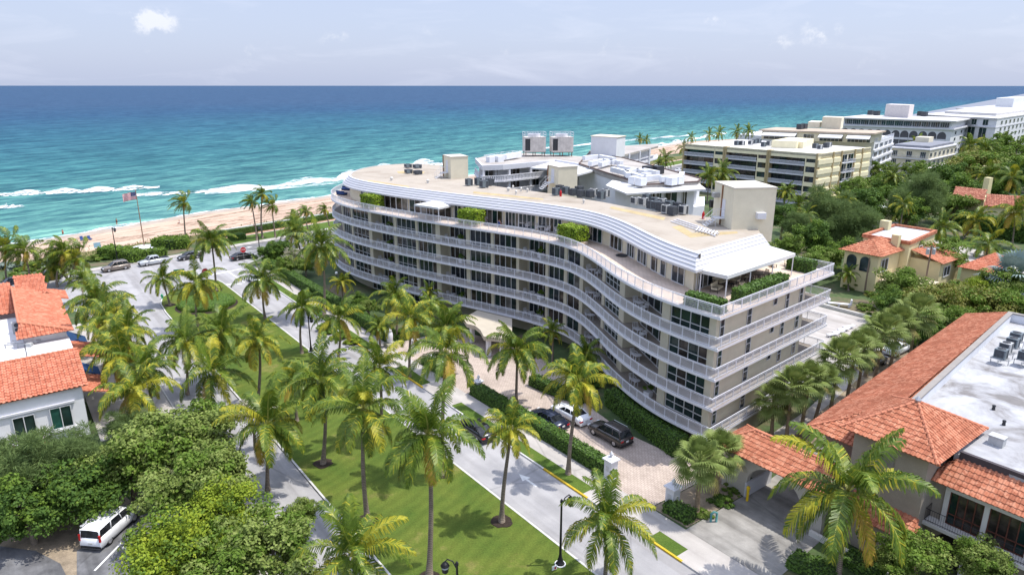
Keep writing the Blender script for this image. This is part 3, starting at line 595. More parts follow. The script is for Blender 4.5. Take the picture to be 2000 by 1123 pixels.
# small white stair hatch wall at the far end of each walkway
# roof terrace storey
PW_IN = 4.1
def pent_path(d, lo_=8.0):
    c = [FC.p(l) for l in np.arange(lo_, FC.len - 2.0, .8)]; p = inw(c, d); return [q for i, q in enumerate(p) if True]
ZT = ZS[4] + SLT
E1 = lambda d_front, d_end: (lambda f: f)(None)
def corner_pt(df, de):
    """meet of the front line moved in by df and the end line moved in by de"""
    l = FC.len; a, b = Vector(FC.p(l - 4)), Vector(FC.p(l - .5)); t = (b - a).normalized(); nn = Vector((-t.y, t.x)); a = a + nn * df; p = Pe(0, de)
    den = t.x * en_d.y - t.y * en_d.x; s = ((p.x - a.x) * en_d.y - (p.y - a.y) * en_d.x) / den; return a + t * s
def pent_outline(df_a, df_b, de, trim):
    """front edge moved in by df_a on the left growing to df_b at the corner, then along the end"""
    L = FC.len; out = []
    for l in np.arange(6.0, L, .8):
        k = l / L; d = df_a + (df_b - df_a) * min(1, max(0, (k - .35) / .4)); p = Vector(FC.p(l)) + Vector(FC.n(l)) * d; out.append((p.x, p.y))
    cp = corner_pt(df_b, de)
    while len(out) > 3 and (Vector(out[-1]) - Vector(C1)).dot(en_n) < de + .6: out.pop()
    out = relax(out, 8); out.append((cp.x, cp.y)); q = Pe(EL - 4.4, de); out.append((q.x, q.y)); return out
def drop_loops(P):
    return P
wall_o = pent_outline(3.4, 4.7, 6.3, 0); RB = [(28.2, 77.5), (24, 84.0), (16.4, 89.6), (12.8, 94.8), (5.8, 102.8), (-3.3, 111.2), (-7.5, 121), (-11, 132), (-15, 141), (-20, 144.5)]
pw = MB(); pw.prism(wall_o + RB, ZT, 17.0); pw.build('penthouse_wall', M_CREAM, apt)
# stepped white metal fascia: four overlapping courses leaning back to the roof
lip = pent_outline(2.2, 3.3, 5.2, 0); fa = MB(); prof = [(.9, 16.86), (.0, 16.86), (.0, 17.12)]
o, z = .0, 17.12
for i in range(4): prof += [(o + .05, z + .015), (o + .30, z + .27), (o + .255, z + .285), (o + .255, z + .315)]; o += .30; z += .31
prof += [(o + .05, z + .03), (o + .35, z + .05)]
fa.sweep(lip, prof); fa.build('roof_fascia', M('white_metal_fascia', (.53, .53, .555), .5, .04, .4, fine=.04), apt)
top = offset(lip, o + .2); RB2 = RB
rf = MB(); rf.prism(top + RB2, 17.9, z + .02); roof = rf.build('roof', M_ROOFM, apt); ZR = z + .02
# penthouse doors and windows
PWC = Curve2(wall_o)
LMINP = min(np.arange(0, 30, .2), key=lambda l: cam_px((*PWC.p(l), 15.7))[0])
def arc_pw(u, z):
    best = None
    for i in range(0, int((PWC.len - 12) / .1)):
        l = i * .1
        if l < LMINP: continue
        x = cam_px((*PWC.p(l), z))[0]
        if best is None or abs(x - u) < best[0]: best = (abs(x - u), l)
    return best[1]
for u0, u1, n_, gm in ((706, 716, 2, M_GLASS), (752, 774, 2, M_CURT), (774, 797, 2, M_CURT), (800, 822, 2, M_CURT), (823, 845, 2, M_CURT), (847, 882, 3, M_CURT), (888, 902, 2, M_GLASS), (905, 940, 2, M_GLASS), (942, 982, 4, M_GLASS), (988, 1014, 4, M_GLASS), (1014, 1046, 4, M_GLASS), (1052, 1075, 3, M_GLASS), (1075, 1098, 3, M_GLASS), (1150, 1177, 3, M_GLASS), (1193, 1216, 3, M_GLASS), (1226, 1240, 3, M_GLASS), (1247, 1264, 3, M_GLASS), (1273, 1301, 3, M_GLASS), (1313, 1338, 2, M_GLASS)):
    a, b = chord(arc_pw(u0, 15.7), arc_pw(u1, 15.7), -.03, PWC)
    if (b - a).length > .4: glazing(a, b, ZT + .03, 16.75, n_, apt, 'terrace_door', gm)
ws = Vector(wall_o[-2]); we = Vector(wall_o[-1]); wd = (we - ws).normalized(); wn = Vector((-wd.y, wd.x))
for s0, s1 in ((.7, 4.2), (5.2, 9.0)):
    a, b = ws + wd * s0 - wn * .03, ws + wd * s1 - wn * .03; glazing(a, b, ZT + .03, 16.7, 4, apt, 'terrace_door', M_GLASS)
dp = MB(); q = ws + wd * .35 - wn * .1; dp.tube([(q.x, q.y, 16.8), (q.x, q.y, ZT)], .05, 6); dp.build('downpipe', M_WHITE, apt)
# ochre patches and pipes on the roof
def px_poly(mb, pts, z0, z1): mb.prism([tuple(at(u, v, z1)[:2]) for u, v in pts], z0, z1)
zz = ZR + .008
for pts in ([(925, 374), (1060, 388), (1062, 391), (924, 378)], [(1195, 403), (1300, 425), (1296, 430), (1190, 407)], [(1312, 443), (1330, 440), (1352, 455), (1440, 452), (1441, 456), (1348, 464)], [(775, 335), (805, 333), (830, 336), (826, 340), (778, 339)], [(720, 352), (800, 364), (798, 367), (716, 354)]): rp = MB(); px_poly(rp, pts, ZR - .02, zz); rp.build('roof_patch', M_STAIN, apt)
for a, b in (((1310, 432), (1398, 461)), ((1316, 430), (1402, 458)), ((1322, 428), (1405, 456))): rl = MB(); rl.tube([at(*a, ZR + .12), at(*b, ZR + .12)], .07, 6); rl.build('roof_pipe', M_WHITE, apt)
for i in range(7): p = at(1362 + i * 6, 450 + i * 1.4, ZR + .1); rl = MB(); rl.tube([p + Vector((-.3, -.5, .1)), p + Vector((.3, .6, .25))], .07, 6); rl.build('roof_pipe', M_WHITE, apt)
rs = random.Random(5)
for u, v in ((765, 353), (836, 358), (1008, 380), (993, 374), (1140, 398), (1018, 374), (1030, 376), (1002, 370)):
    p = at(u, v, ZR); rv = MB(); s_ = .8 if u < 1000 else .5; rv.lathe(p, [(.28 * s_, 0), (.22 * s_, .25), (.34 * s_, .3), (.36 * s_, .5), (.2 * s_, .62), (.02, .66)], 10); rv.build('roof_vent', M('pale_vent_metal', (.6, .58, .54), .6), apt)
# stair towers on the roof
def box_from(a, b, c, z):
    """plan rectangle from three corner points seen at height z: left, front, right"""
    A, B, C = at(*a, z), at(*b, z), at(*c, z); return A, B, C
def tower(name, front, dx, dy, h, ang, door_side, parent, cap=.06, door_s=.62):
    """front: world position of the front corner on the roof; faces run dx along the left wall and dy along the right wall"""
    f = Vector((front[0], front[1], 0)); u = Vector((math.cos(ang), math.sin(ang), 0)); l = Vector((-math.sin(ang), math.cos(ang), 0)); t = MB()
    q = [f, f + u * dy, f + u * dy + l * dx, f + l * dx]; t.prism([(p.x, p.y) for p in q], ZR - 1.5, ZR + h); o = t.build(name, M_CREAM, parent)
    c = MB(); g = [f - u * cap - l * cap, f + u * (dy + cap) - l * cap, f + u * (dy + cap) + l * (dx + cap), f + l * (dx + cap) - u * cap]; c.prism([(p.x, p.y) for p in g], ZR + h, ZR + h + .14); c.build('roof_cap', M('pale_roof_cap', (.56, .52, .45), .9, .05, .5), o)
    d = MB(); s = dx * (1 - door_s); z0 = ZR + 1.0; a = f + l * s; b = f + l * (s + 1.0); w3 = -u * .04
    d.prism([(p.x, p.y) for p in (a, b, b + w3, a + w3)], z0, z0 + 2.05); d.build('door', M_WHITE, o)
    st = MB(); out = -u
    pl = [f + l * (s - .2), f + l * (s + 1.3), f + l * (s + 1.3) + out * 1.1, f + l * (s - .2) + out * 1.1]; st.prism([(p.x, p.y) for p in pl], z0 - .12, z0 - .04)
    for i in range(4):
        e = f + l * (s - .2) + out * (1.1 + .28 * i); g_ = f + l * (s + .8) + out * (1.1 + .28 * i); zt = z0 - .25 - .22 * i
        st.prism([(p.x, p.y) for p in (e, g_, g_ + out * .27, e + out * .27)], zt - .05, zt)
    for s_ in (s - .2, s + .8):
        p0 = f + l * s_ + out * 1.1; p1 = f + l * s_ + out * 2.2
        st.tube([p0 + Vector((0, 0, z0 + .9)), p1 + Vector((0, 0, z0 - .1)), p1 + Vector((0, 0, ZR))], .03, 6); st.tube([p0 + Vector((0, 0, ZR)), p0 + Vector((0, 0, z0 + .9)), f + l * s_ + Vector((0, 0, z0 + .9))], .03, 6); st.bar(p0 + Vector((0, 0, z0 - .1)), p1 + Vector((0, 0, ZR + .05)), .06)
    st.build('steps', M('pale_metal_steps', (.62, .62, .63), .6), o); return o, f, u, l
t1, f, u, l = tower('stair_tower', at(1428, 449, ZR), 5.6, 4.9, 4.6, R(6), 0, apt)
pp = MB(); q = f + l * 3.1 - u * .08; pp.tube([(q.x, q.y, ZR + 4.6), (q.x, q.y, ZR)], .09, 8); pp.build('downpipe', M('rust_brown_pipe', (.25, .13, .07), .7), t1)
ac = MB(); q = f + l * 4.3 - u * .35; ac.box((q.x, q.y, ZR + 3.3), (.7, .8, .55), R(6)); ac.build('wall_ventilator', M_METAL, t1)
wb = MB(); q = f + u * 3.2 - l * .3; wb.box((q.x, q.y, ZR + 1.6), (1.0, .6, .7), R(6)); wb.build('vent_hood', M_WHITE, t1)
t2, f, u, l = tower('stair_tower', at(1090, 371, ZR), 3.6, 3.4, 3.4, R(24), 0, apt)
pp = MB(); q = f + l * 3.5 - u * .08; pp.tube([(q.x, q.y, ZR + 3.4), (q.x, q.y, ZR)], .09, 8); pp.build('downpipe', MATS['rust_brown_pipe'], t2)
t3, f, u, l = tower('stair_tower', at(881, 350, ZR), 4.0, 3.2, 3.7, R(24), 0, apt)
pp = MB(); q = f + l * 3.9 - u * .08; pp.tube([(q.x, q.y, ZR + 3.7), (q.x, q.y, ZR)], .09, 8); pp.build('downpipe', MATS['rust_brown_pipe'], t3)
# planters for the clipped bushes (bushes come with the vegetation)
def terr_l(u, off=1.75):
    return min(np.arange(14, FC.len, .15), key=lambda q: abs(cam_px((FC.p(q)[0] + FC.n(q)[0] * off, FC.p(q)[1] + FC.n(q)[1] * off, ZT + 1.2))[0] - u))
for u0, v0, w_ in ((728, 408, 4.2), (921, 430, 3.6), (1119, 466, 4.0)):
    l = terr_l(u0); nn = Vector(FC.n(l)); tt = Vector((nn.y, -nn.x)); p = Vector(FC.p(l)) + nn * 1.75
    pm = MB(); pm.prism([tuple(x) for x in (p - tt * w_ / 2 - nn * .8, p + tt * w_ / 2 - nn * .8, p + tt * w_ / 2 + nn * .8, p - tt * w_ / 2 + nn * .8)], ZT, ZT + .45); pm.build('terrace_planter', M('tan_planter', (.5, .42, .33), .9), apt)
# porte-cochere over the entrance
pc = MB(); zc = 3.0
pcp = [tuple(at(u, v, zc)[:2]) for u, v in ((905, 622), (932, 606), (1000, 622), (1000, 662), (975, 660), (945, 657), (938, 644), (928, 636), (912, 632))]
pc.prism(pcp, zc - .55, zc); pco = pc.build('entrance_canopy', M('cream_canopy_roof', (.44, .39, .31), .9, .08, .5), apt)
for u, v in ((914, 634), (946, 659), (973, 661)): pl = MB(); p = at(u, v, zc); n_ = Vector((.5, .6, 0)); pl.box((p.x + .5, p.y + .7, (zc - .55) / 2 + .1), (.5, .5, zc - .75), SANG); pl.build('canopy_column', M_WHITE, apt)
# ------------------------------------------------------------------ vegetation
def arr_mesh(name, V, F, MI, mats):
    """fast mesh from numpy quads"""
    me = bpy.data.meshes.new(name); nv, nf = len(V), len(F); k = F.shape[1]
    me.vertices.add(nv); me.vertices.foreach_set('co', V.astype(np.float32).ravel()); me.loops.add(nf * k); me.loops.foreach_set('vertex_index', F.astype(np.int32).ravel())
    me.polygons.add(nf); me.polygons.foreach_set('loop_start', (np.arange(nf) * k).astype(np.int32)); 
    for m in mats: me.materials.append(m)
    me.polygons.foreach_set('material_index', MI.astype(np.int32)); me.update(calc_edges=True); me.validate(); return me
def link(name, me, parent=None, loc=(0, 0, 0), rz=0, sc=1.0):
    o = bpy.data.objects.new(name, me); COL.objects.link(o); o.parent = parent; o.location = loc; o.rotation_euler = (0, 0, rz); o.scale = sc if hasattr(sc, '__len__') else (sc,) * 3; return o
M_FR_G = leaf_mat('palm_frond_green', (.10, .165, .018), .55, .26, .42, (.26, .30, .03), .3)
M_FR_Y = leaf_mat('palm_frond_yellow', (.34, .33, .028), .45, .26, .45, (.56, .47, .05), .22)
M_FR_O = leaf_mat('palm_frond_old', (.46, .31, .05), .35, .25, .6, (.55, .42, .08), .3)
M_RACHIS = M('palm_rachis', (.30, .30, .07), .5, .2, 2)
M_TRUNK = None
def trunk_mat():
    m, nt, b = nodes('palm_trunk_bark'); co = objco(nt); wv = N(nt, 'ShaderNodeTexWave', bands_direction='Z'); wv.inputs['Scale'].default_value = 2.2; wv.inputs['Distortion'].default_value = 2.5; wv.inputs['Detail'].default_value = 3
    nt.links.new(co, wv.inputs[0]); g = noise(nt, co, 2.0, 5, .7); c = ramp(nt, wv.outputs[1], [(.1, (.13, .10, .075)), (.7, (.25, .205, .16))]); c = mixc(nt, 1.0, c, ramp(nt, g, [(.3, (.65,) * 3), (.7, (1.2,) * 3)]), 'MULTIPLY')
    nt.links.new(c, b.inputs['Base Color']); b.inputs['Roughness'].default_value = .95; bump(nt, b, wv.outputs[1], .5, .04); return m
M_TRUNK = trunk_mat()
def coconut_crown(seed, yellow=.25, wind=(0, 0), n=24, nl=52, wfac=1.0):
    """fronds 3.6 m long round a short crown shaft, origin at the top of the trunk"""
    rg = np.random.default_rng(seed); V = []; F = []; MI = []; o = 0
    up = np.array([0, 0, 1.0])
    for i in range(n):
        age = i / (n - 1)                                                  # 0 young and upright, 1 old and hanging
        el = R(74) - age * R(104) + rg.normal(0, R(7)); az = i * 2.39996 + rg.normal(0, .18); L = (3.0 + 1.0 * math.sin(PI * min(1, age * .9 + .15))) * rg.uniform(.9, 1.08)
        sag = (1.45 + 1.15 * age) * rg.uniform(.8, 1.25); ns = 14; pts = []; p = np.array([0, 0, .1 * (1 - age)]); d = np.array([math.cos(az) * math.cos(el), math.sin(az) * math.cos(el), math.sin(el)]); wv = np.array([wind[0], wind[1], 0.0])
        for s in range(ns + 1):
            pts.append(p.copy()); p = p + d * (L / ns); d = d + np.array([0, 0, -1.0]) * sag / ns * (.6 + s / ns) + wv / ns; d /= np.linalg.norm(d)
        pts = np.array(pts); r = rg.random(); mi = 2 if (age > .88 and r < .45 + yellow) else 1 if r < yellow * (.1 + 1.1 * age) else 0
        for s in range(ns):                                                # rachis: a flat tapering strip pair
            t = pts[s + 1] - pts[s]; sd_ = np.cross(t, up); sd_ /= np.linalg.norm(sd_) + 1e-9; w0 = .045 * (1 - s / ns) + .012; w1 = .045 * (1 - (s + 1) / ns) + .012
            V += [pts[s] - sd_ * w0, pts[s] + sd_ * w0, pts[s + 1] + sd_ * w1, pts[s + 1] - sd_ * w1]; F.append((o, o + 1, o + 2, o + 3)); MI.append(3); o += 4
        f = (np.arange(nl) + .5) / nl * .93 + .09; tw = rg.normal(0, .25)
        for fi in f:
            x = min(fi, .999) * ns; s = int(x); a = pts[s] + (pts[s + 1] - pts[s]) * (x - s); t = pts[s + 1] - pts[s]; t /= np.linalg.norm(t); sd_ = np.cross(t, up); q = np.linalg.norm(sd_); sd_ = sd_ / q if q > .05 else np.array([math.sin(az), -math.cos(az), 0])
            nn = np.cross(sd_, t); ll = .95 * (math.sin(PI * (fi * .82 + .14)) ** .7) * rg.uniform(.85, 1.1)
            for sg in (-1, 1):
                dir_ = sd_ * sg * .72 + t * (.52 + .25 * fi) + nn * (.12 + tw * sg * .3) + rg.normal(0, .07, 3); dir_ /= np.linalg.norm(dir_)
                b_ = a + dir_ * ll * .5; d2 = dir_ + np.array([0, 0, -1.15 - .7 * age]) + wv * .4; d2 /= np.linalg.norm(d2); c_ = b_ + d2 * ll * .5; wd = .042 * wfac
                V += [a - t * wd * .7, a + t * wd * .7, b_ + t * wd, b_ - t * wd, b_ - t * wd, b_ + t * wd, c_ + t * wd * .25, c_ - t * wd * .25]; F += [(o, o + 1, o + 2, o + 3), (o + 4, o + 5, o + 6, o + 7)]; m2 = (mi if rg.random() > .25 else max(0, mi - 1)) if mi else (1 if rg.random() < yellow * (.2 + .9 * fi * age) else 0); MI += [m2, m2]; o += 8
    # crown shaft and nuts
    for k in range(8):
        a = rg.uniform(0, 6.28); c = np.array([math.cos(a) * .3, math.sin(a) * .3, -.25 + rg.uniform(-.12, .1)]); s = .13
        for ax in range(3):
            e1 = np.eye(3)[ax] * s; e2 = np.eye(3)[(ax + 1) % 3] * s; V += [c - e1 - e2, c + e1 - e2, c + e1 + e2, c - e1 + e2]; F.append((o, o + 1, o + 2, o + 3)); MI.append(1 if k % 2 else 0); o += 4
    return arr_mesh('coconut_crown', np.array(V), np.array(F), np.array(MI), [M_FR_G, M_FR_Y, M_FR_O, M_RACHIS])
CR_G = [coconut_crown(s, y, (wx, 0), n_) for s, y, wx, n_ in ((1, .12, -.25, 24), (2, .22, 0, 19), (3, .32, -.4, 22), (4, .2, -.15, 26), (5, .16, -.5, 17), (6, .28, .1, 21), (7, .2, -.3, 20))]
CR_Y = [coconut_crown(s, y, (wx, 0), n_) for s, y, wx, n_ in ((11, .75, -.3, 22), (12, .95, 0, 18), (13, .6, -.2, 24))]
CR_W = [coconut_crown(s, y, wv, 20) for s, y, wv in ((21, .12, (-2.0, .4)), (22, .2, (-1.5, .2)), (23, .15, (-1.8, -.3)))]
CR_FAR = [coconut_crown(s, .2, (-.3, 0), 16, 20, 2.0) for s in (31, 32)]
def trunk_mesh(h, lean, r0=.20, seed=0):
    rg = random.Random(seed); n = 9; pts = []; rad = []; b = rg.uniform(-.35, .35)
    for i in range(n + 1):
        k = i / n; s = k * k * (3 - 2 * k); bow = math.sin(PI * k) * b
        pts.append((lean[0] * (.55 * k + .45 * s) + bow * .6, lean[1] * k + bow, h * k)); rad.append(r0 * (1.55 - .55 * min(1, k * 7)) * (1 - .42 * k))
    mb = MB().tube(pts, rad, 9); return mb
PALMS = []
def place_px(u, v, base=None, h=None):
    if base:
        b = at(*base, .13); d = at(u, v, 0) - Vector((0, 0, CAM_H)); k = b.y / d.y; c = Vector((0, 0, CAM_H)) + d * k; return b, c
    c = at(u, v, h); return Vector((c.x, c.y, .1)), c
def coconut(u, v, wpx, label, base=None, h=9.0, kind='g', group='coconut palms along the street', name='coconut_palm', mulch=False):
    b, c = place_px(u, v, base, h); i = len(PALMS); t = thing(name, label, 'palm tree', b, 0, group); hh = c.z - b.z; dist = (c - Vector((0, 0, CAM_H))).length
    R_ = wpx / 2 / FPX * dist; sc = R_ / 2.75; sc = max(.6, min(1.75, sc)); var = {'g': CR_G, 'y': CR_Y, 'w': CR_W, 'f': CR_FAR}[kind]
    trunk_mesh(hh, (c.x - b.x, c.y - b.y), .125 + .008 * min(hh, 10), i).build('trunk', M_TRUNK, t, True, True)
    link('crown', var[i % len(var)], t, (c.x - b.x, c.y - b.y, hh), 0 if kind == 'w' else i * 1.7, sc * .92); PALMS.append(t)
    if mulch:
        mb = MB(); rg = random.Random(i); p = [(b.x + math.cos(a) * rg.uniform(.75, 1.0), b.y + math.sin(a) * rg.uniform(.75, 1.0)) for a in np.arange(0, 6.28, .4)]; mb.prism(p, .1, .165); struct('mulch_bed', mb, M_MULCH)
    return t
# -- fan palms
M_FAN = leaf_mat('fan_palm_leaf', (.19, .25, .065), .4, .25, .55, (.28, .33, .11), .15); M_FANY = leaf_mat('fan_palm_old_leaf', (.28, .25, .08), .3, .2, .6); M_BOOT = M('fan_palm_boots', (.24, .18, .12), .95, .3, 5, bmp=.5)
M_FANS = leaf_mat('silver_fan_leaf', (.22, .29, .27), .2, .1, .5, (.33, .40, .38))
def fan_crown(seed, mats, n=38, rad=.95, pet=1.15):
    rg = np.random.default_rng(seed); V = []; F = []; MI = []; o = 0
    for i in range(n):
        age = (i + .5) / n; el = R(80) - age * R(128) + rg.normal(0, R(8)); az = i * 2.39996 + rg.normal(0, .2); d = np.array([math.cos(az) * math.cos(el), math.sin(az) * math.cos(el), math.sin(el)]); sd_ = np.cross(d, [0, 0, 1.0]); sd_ /= np.linalg.norm(sd_) + 1e-9; nn = np.cross(sd_, d)
        L = pet * rg.uniform(.8, 1.15); hub = d * L + np.array([0, 0, -.12 * age]); w = .03
        V += [-sd_ * w, sd_ * w, hub + sd_ * w, hub - sd_ * w]; F.append((o, o + 1, o + 2, o + 3)); MI.append(0); o += 4
        mi = 1 if age > .8 and rg.random() < .5 else 0; m = 20; r = rad * rg.uniform(.85, 1.1); tilt = rg.normal(0, .35)
        for k in range(m):
            a = (k / (m - 1) - .5) * 2 * R(125); e = d * math.cos(a) + sd_ * math.sin(a); e = e + nn * (.18 + tilt * math.sin(a) * .5); e /= np.linalg.norm(e); pr = np.cross(e, nn); pr /= np.linalg.norm(pr); rr_ = r * (1.0 - .25 * abs(a) / R(125)); mid = hub + e * rr_ * .55; tip = mid + (e + np.array([0, 0, -.55 - .4 * age])) * rr_ * .45; w0 = .052 * r
            V += [hub - pr * .01, hub + pr * .01, mid + pr * w0, mid - pr * w0, mid - pr * w0, mid + pr * w0, tip + pr * .012, tip - pr * .012]; F += [(o, o + 1, o + 2, o + 3), (o + 4, o + 5, o + 6, o + 7)]; MI += [mi, mi]; o += 8
    return arr_mesh('fan_crown', np.array(V), np.array(F), np.array(MI), mats)
CR_FAN = [fan_crown(s, [M_FAN, M_FANY]) for s in (1, 2, 3)]; CR_SIL = [fan_crown(9, [M_FANS, M_FANS], 26, 1.25, 1.3)]
def fan_palm(u, v, wpx, label, base=None, h=6.0, silver=False, group='fan palms beside the service drive'):
    b, c = place_px(u, v, base, h); i = len(PALMS); t = thing('fan_palm', label, 'palm tree', b, 0, group); hh = c.z - b.z; dist = (c - Vector((0, 0, CAM_H))).length; sc = wpx / 2 / FPX * dist / 1.85
    trunk_mesh(hh, (c.x - b.x, c.y - b.y), .21, i).build('trunk', M_BOOT if not silver else M_TRUNK, t, True, True); link('crown', (CR_SIL if silver else CR_FAN)[i % (1 if silver else 3)], t, (c.x - b.x, c.y - b.y, hh), i * 2.1, sc); PALMS.append(t); return t
# -- broadleaf trees and shrubs: leaf clumps spread through an uneven crown
def leaf_cloud(seed, Rx=3.4, Rz=2.5, clumps=46, per=170, leaf=.26, needle=False, droop=0.0, low=-.45, mats=None, mixp=.2, flat=.5):
    rg = np.random.default_rng(seed); C = []
    while len(C) < clumps:
        p = rg.normal(0, 1, 3); p /= np.linalg.norm(p)
        if p[2] < low: continue
        lob = 1 + .16 * math.sin(3 * math.atan2(p[1], p[0]) + seed) + .10 * math.sin(5 * math.atan2(p[1], p[0]) + 2 * seed); C.append(p * rg.uniform(.5, 1.0) * np.array([Rx, Rx, Rz]) * (rg.uniform(.75, 1.08) if rg.random() > .12 else rg.uniform(1.1, 1.28)) * lob)
    C = np.array(C); cr = rg.uniform(.15, .38, clumps) * Rx; n = clumps * per; ci = np.repeat(np.arange(clumps), per)
    D = rg.normal(0, 1, (n, 3)) ; D[:, 2] = np.abs(D[:, 2]) * rg.choice([1, 1, 1, -1], n) * 1.0; D /= np.linalg.norm(D, axis=1)[:, None]; rad = cr[ci] * rg.uniform(.35, 1.12, n) ** .7; P = C[ci] + D * rad[:, None] * np.array([1, 1, .72])
    nrm = D * .8 + np.array([0, 0, flat]) + rg.normal(0, .55, (n, 3)); nrm /= np.linalg.norm(nrm, axis=1)[:, None]; t = np.cross(nrm, rg.normal(0, 1, (n, 3))); t /= np.linalg.norm(t, axis=1)[:, None]; s = np.cross(nrm, t); l = leaf * rg.uniform(.65, 1.25, n)
    if needle:
        t = D * .9 + np.array([0, 0, .35 - droop]) + rg.normal(0, .35, (n, 3)); t /= np.linalg.norm(t, axis=1)[:, None]; s = np.cross(t, rg.normal(0, 1, (n, 3))); s /= np.linalg.norm(s, axis=1)[:, None]; a, b = l[:, None] * 1.7, l[:, None] * .10
        V = np.stack([P - s * b, P + s * b, P + t * a + s * b * .3 + np.array([0, 0, -droop * .3]), P + t * a - s * b * .3 + np.array([0, 0, -droop * .3])], 1)
    else:
        a, b = l[:, None] * .62, l[:, None] * .42; V = np.stack([P - t * a, P + s * b, P + t * a, P - s * b], 1)
    F = np.arange(n * 4).reshape(n, 4); cm = rg.random(clumps); MI = np.where(cm[ci] < mixp, 1, 0); MI = np.where(rg.random(n) < .1, 1 - MI, MI)
    return V.reshape(-1, 3), F, MI, C
M_LF_GRAPE = leaf_mat('sea_grape_leaf', (.19, .25, .06), .5, .28, .55, (.34, .39, .12), .12); M_LF_BRIGHT = leaf_mat('bright_ficus_leaf', (.24, .32, .03), .45, .3, .55, (.36, .40, .04), .12); M_LF_DARK = leaf_mat('dark_tree_leaf', (.080, .150, .030), .45, .3, .55, (.13, .20, .035), .12); M_LF_CAS = leaf_mat('casuarina_needles', (.15, .215, .075), .4, .35, .7, (.19, .26, .085), .1); M_LF_OLIVE = leaf_mat('olive_tree_leaf', (.20, .21, .04), .3, .22, .55, (.25, .23, .045)); M_LF_PALE = leaf_mat('pale_flowering_leaf', (.38, .36, .27), .25, .2, .6, (.55, .5, .38)); M_LF_SILV = leaf_mat('silver_shrub_leaf', (.24, .30, .25), .2, .15, .6); M_LF_MID = leaf_mat('mid_green_leaf', (.135, .22, .034), .45, .33, .55, (.21, .31, .045), .12)
M_BARK = M('tree_bark', (.20, .16, .12), .95, .3, 3, bmp=.5)
KINDS_ = {'grape': ([M_LF_GRAPE, M_LF_MID], dict(low=-.8, leaf=.25, clumps=66, per=230, mixp=.22)), 'bright': ([M_LF_BRIGHT, M_LF_MID], dict(low=-.75, leaf=.20, clumps=64, per=240, mixp=.25)), 'dark': ([M_LF_DARK, M_LF_MID], dict(low=-.8, leaf=.23, clumps=58, per=220, mixp=.25)), 'mid': ([M_LF_MID, M_LF_GRAPE], dict(low=-.75, leaf=.25, clumps=52, per=170, mixp=.3)),
          'cas': ([M_LF_CAS, M_LF_CAS], dict(leaf=.27, clumps=75, per=330, needle=True, droop=.25, low=-.7, Rz=3.4)), 'olive': ([M_LF_OLIVE, M_LF_MID], dict(leaf=.24, clumps=60, per=180, Rz=1.9, mixp=.22)), 'pale': ([M_LF_PALE, M_LF_GRAPE], dict(leaf=.26, clumps=34, per=90, mixp=.35)), 'silver': ([M_LF_SILV, M_LF_SILV], dict(leaf=.24, clumps=40, per=160))}
CROWNS = {}
def crown_of(kind, k):
    key = (kind, k)
    if key not in CROWNS:
        mats, kw = KINDS_[kind]; V, F, MI, C = leaf_cloud(100 + k * 17 + len(kind) * 3, **kw); CROWNS[key] = (arr_mesh(kind + '_crown', V, F, MI, mats), C)
    return CROWNS[key]
TRUNKS = {}
def tree_trunk(kind, k, zc):
    C = crown_of(kind, k)[1]; mb = MB(); mb.tube([(0, 0, -zc), (.1, .05, -zc * .6), (0, .1, -.8)], [.30, .22, .17], 8); rg = random.Random(k)
    for c in [C[i] for i in range(0, len(C), 5)]: mb.tube([(0, .1, -zc * .45 - rg.uniform(0, .6)), (c[0] * .45, c[1] * .45, c[2] * .3 - .4), tuple(c * .9)], [.11, .07, .02], 5)
    return mb
TREES = []
def tree(u, v, rpx, kind, label, zc=4.2, group=None, name=None, vs=1.0, world=None):
    c = world if world else at(u, v, zc); dist = (c - Vector((0, 0, CAM_H))).length; rad = rpx / FPX * dist; sc = rad / 4.0; i = len(TREES); k = i % 3
    t = thing(name or {'cas': 'casuarina_tree', 'grape': 'sea_grape_tree', 'olive': 'spreading_tree'}.get(kind, 'broadleaf_tree'), label, 'tree', (c.x, c.y, .05), 0, group)
    me, C = crown_of(kind, k); link('crown', me, t, (0, 0, zc), i * 1.37, (sc, sc, sc * vs))
    key = (kind, k, round(zc / sc, 1))
    tree_trunk(kind, k, zc / sc / max(vs, .8)).build('trunk', M_BARK, t, True, True); tr = t.children[-1]; tr.location = (0, 0, zc); tr.scale = (sc, sc, sc * max(vs, .8)); tr.rotation_euler = (0, 0, i * 1.37); TREES.append(t); return t
SHR = {}
def shrub(u, v, rpx, kind, label, zc=None, group=None, cat='shrub', flat=.75, name='shrub', world=None):
    c = world if world else at(u, v, 0.4); dist = (c - Vector((0, 0, CAM_H))).length; rad = rpx / FPX * dist; key = kind
    if key not in SHR:
        mats, kw = KINDS_[kind]; kw = dict(kw); kw.update(Rx=1.5, Rz=1.15, clumps=26, per=150, leaf=.2, low=-.1); V, F, MI, C = leaf_cloud(55 + len(SHR), **kw); SHR[key] = arr_mesh(kind + '_shrub', V, F, MI, mats)
    o = link(name, SHR[key], None, (c.x, c.y, .15 if zc is None else zc), u * .37, (rad / 1.75, rad / 1.75, rad / 1.75 * flat)); return tag(o, label, cat, group)
M_HEDGE = leaf_mat('hedge_leaf', (.080, .155, .022), .3, .15, .5, (.11, .19, .03)); M_HEDGECORE = M('hedge_core', (.03, .055, .014), .95, .3, 4); M_HEDGEL = leaf_mat('lime_bush_leaf', (.20, .30, .018), .3, .2, .5, (.32, .40, .03))
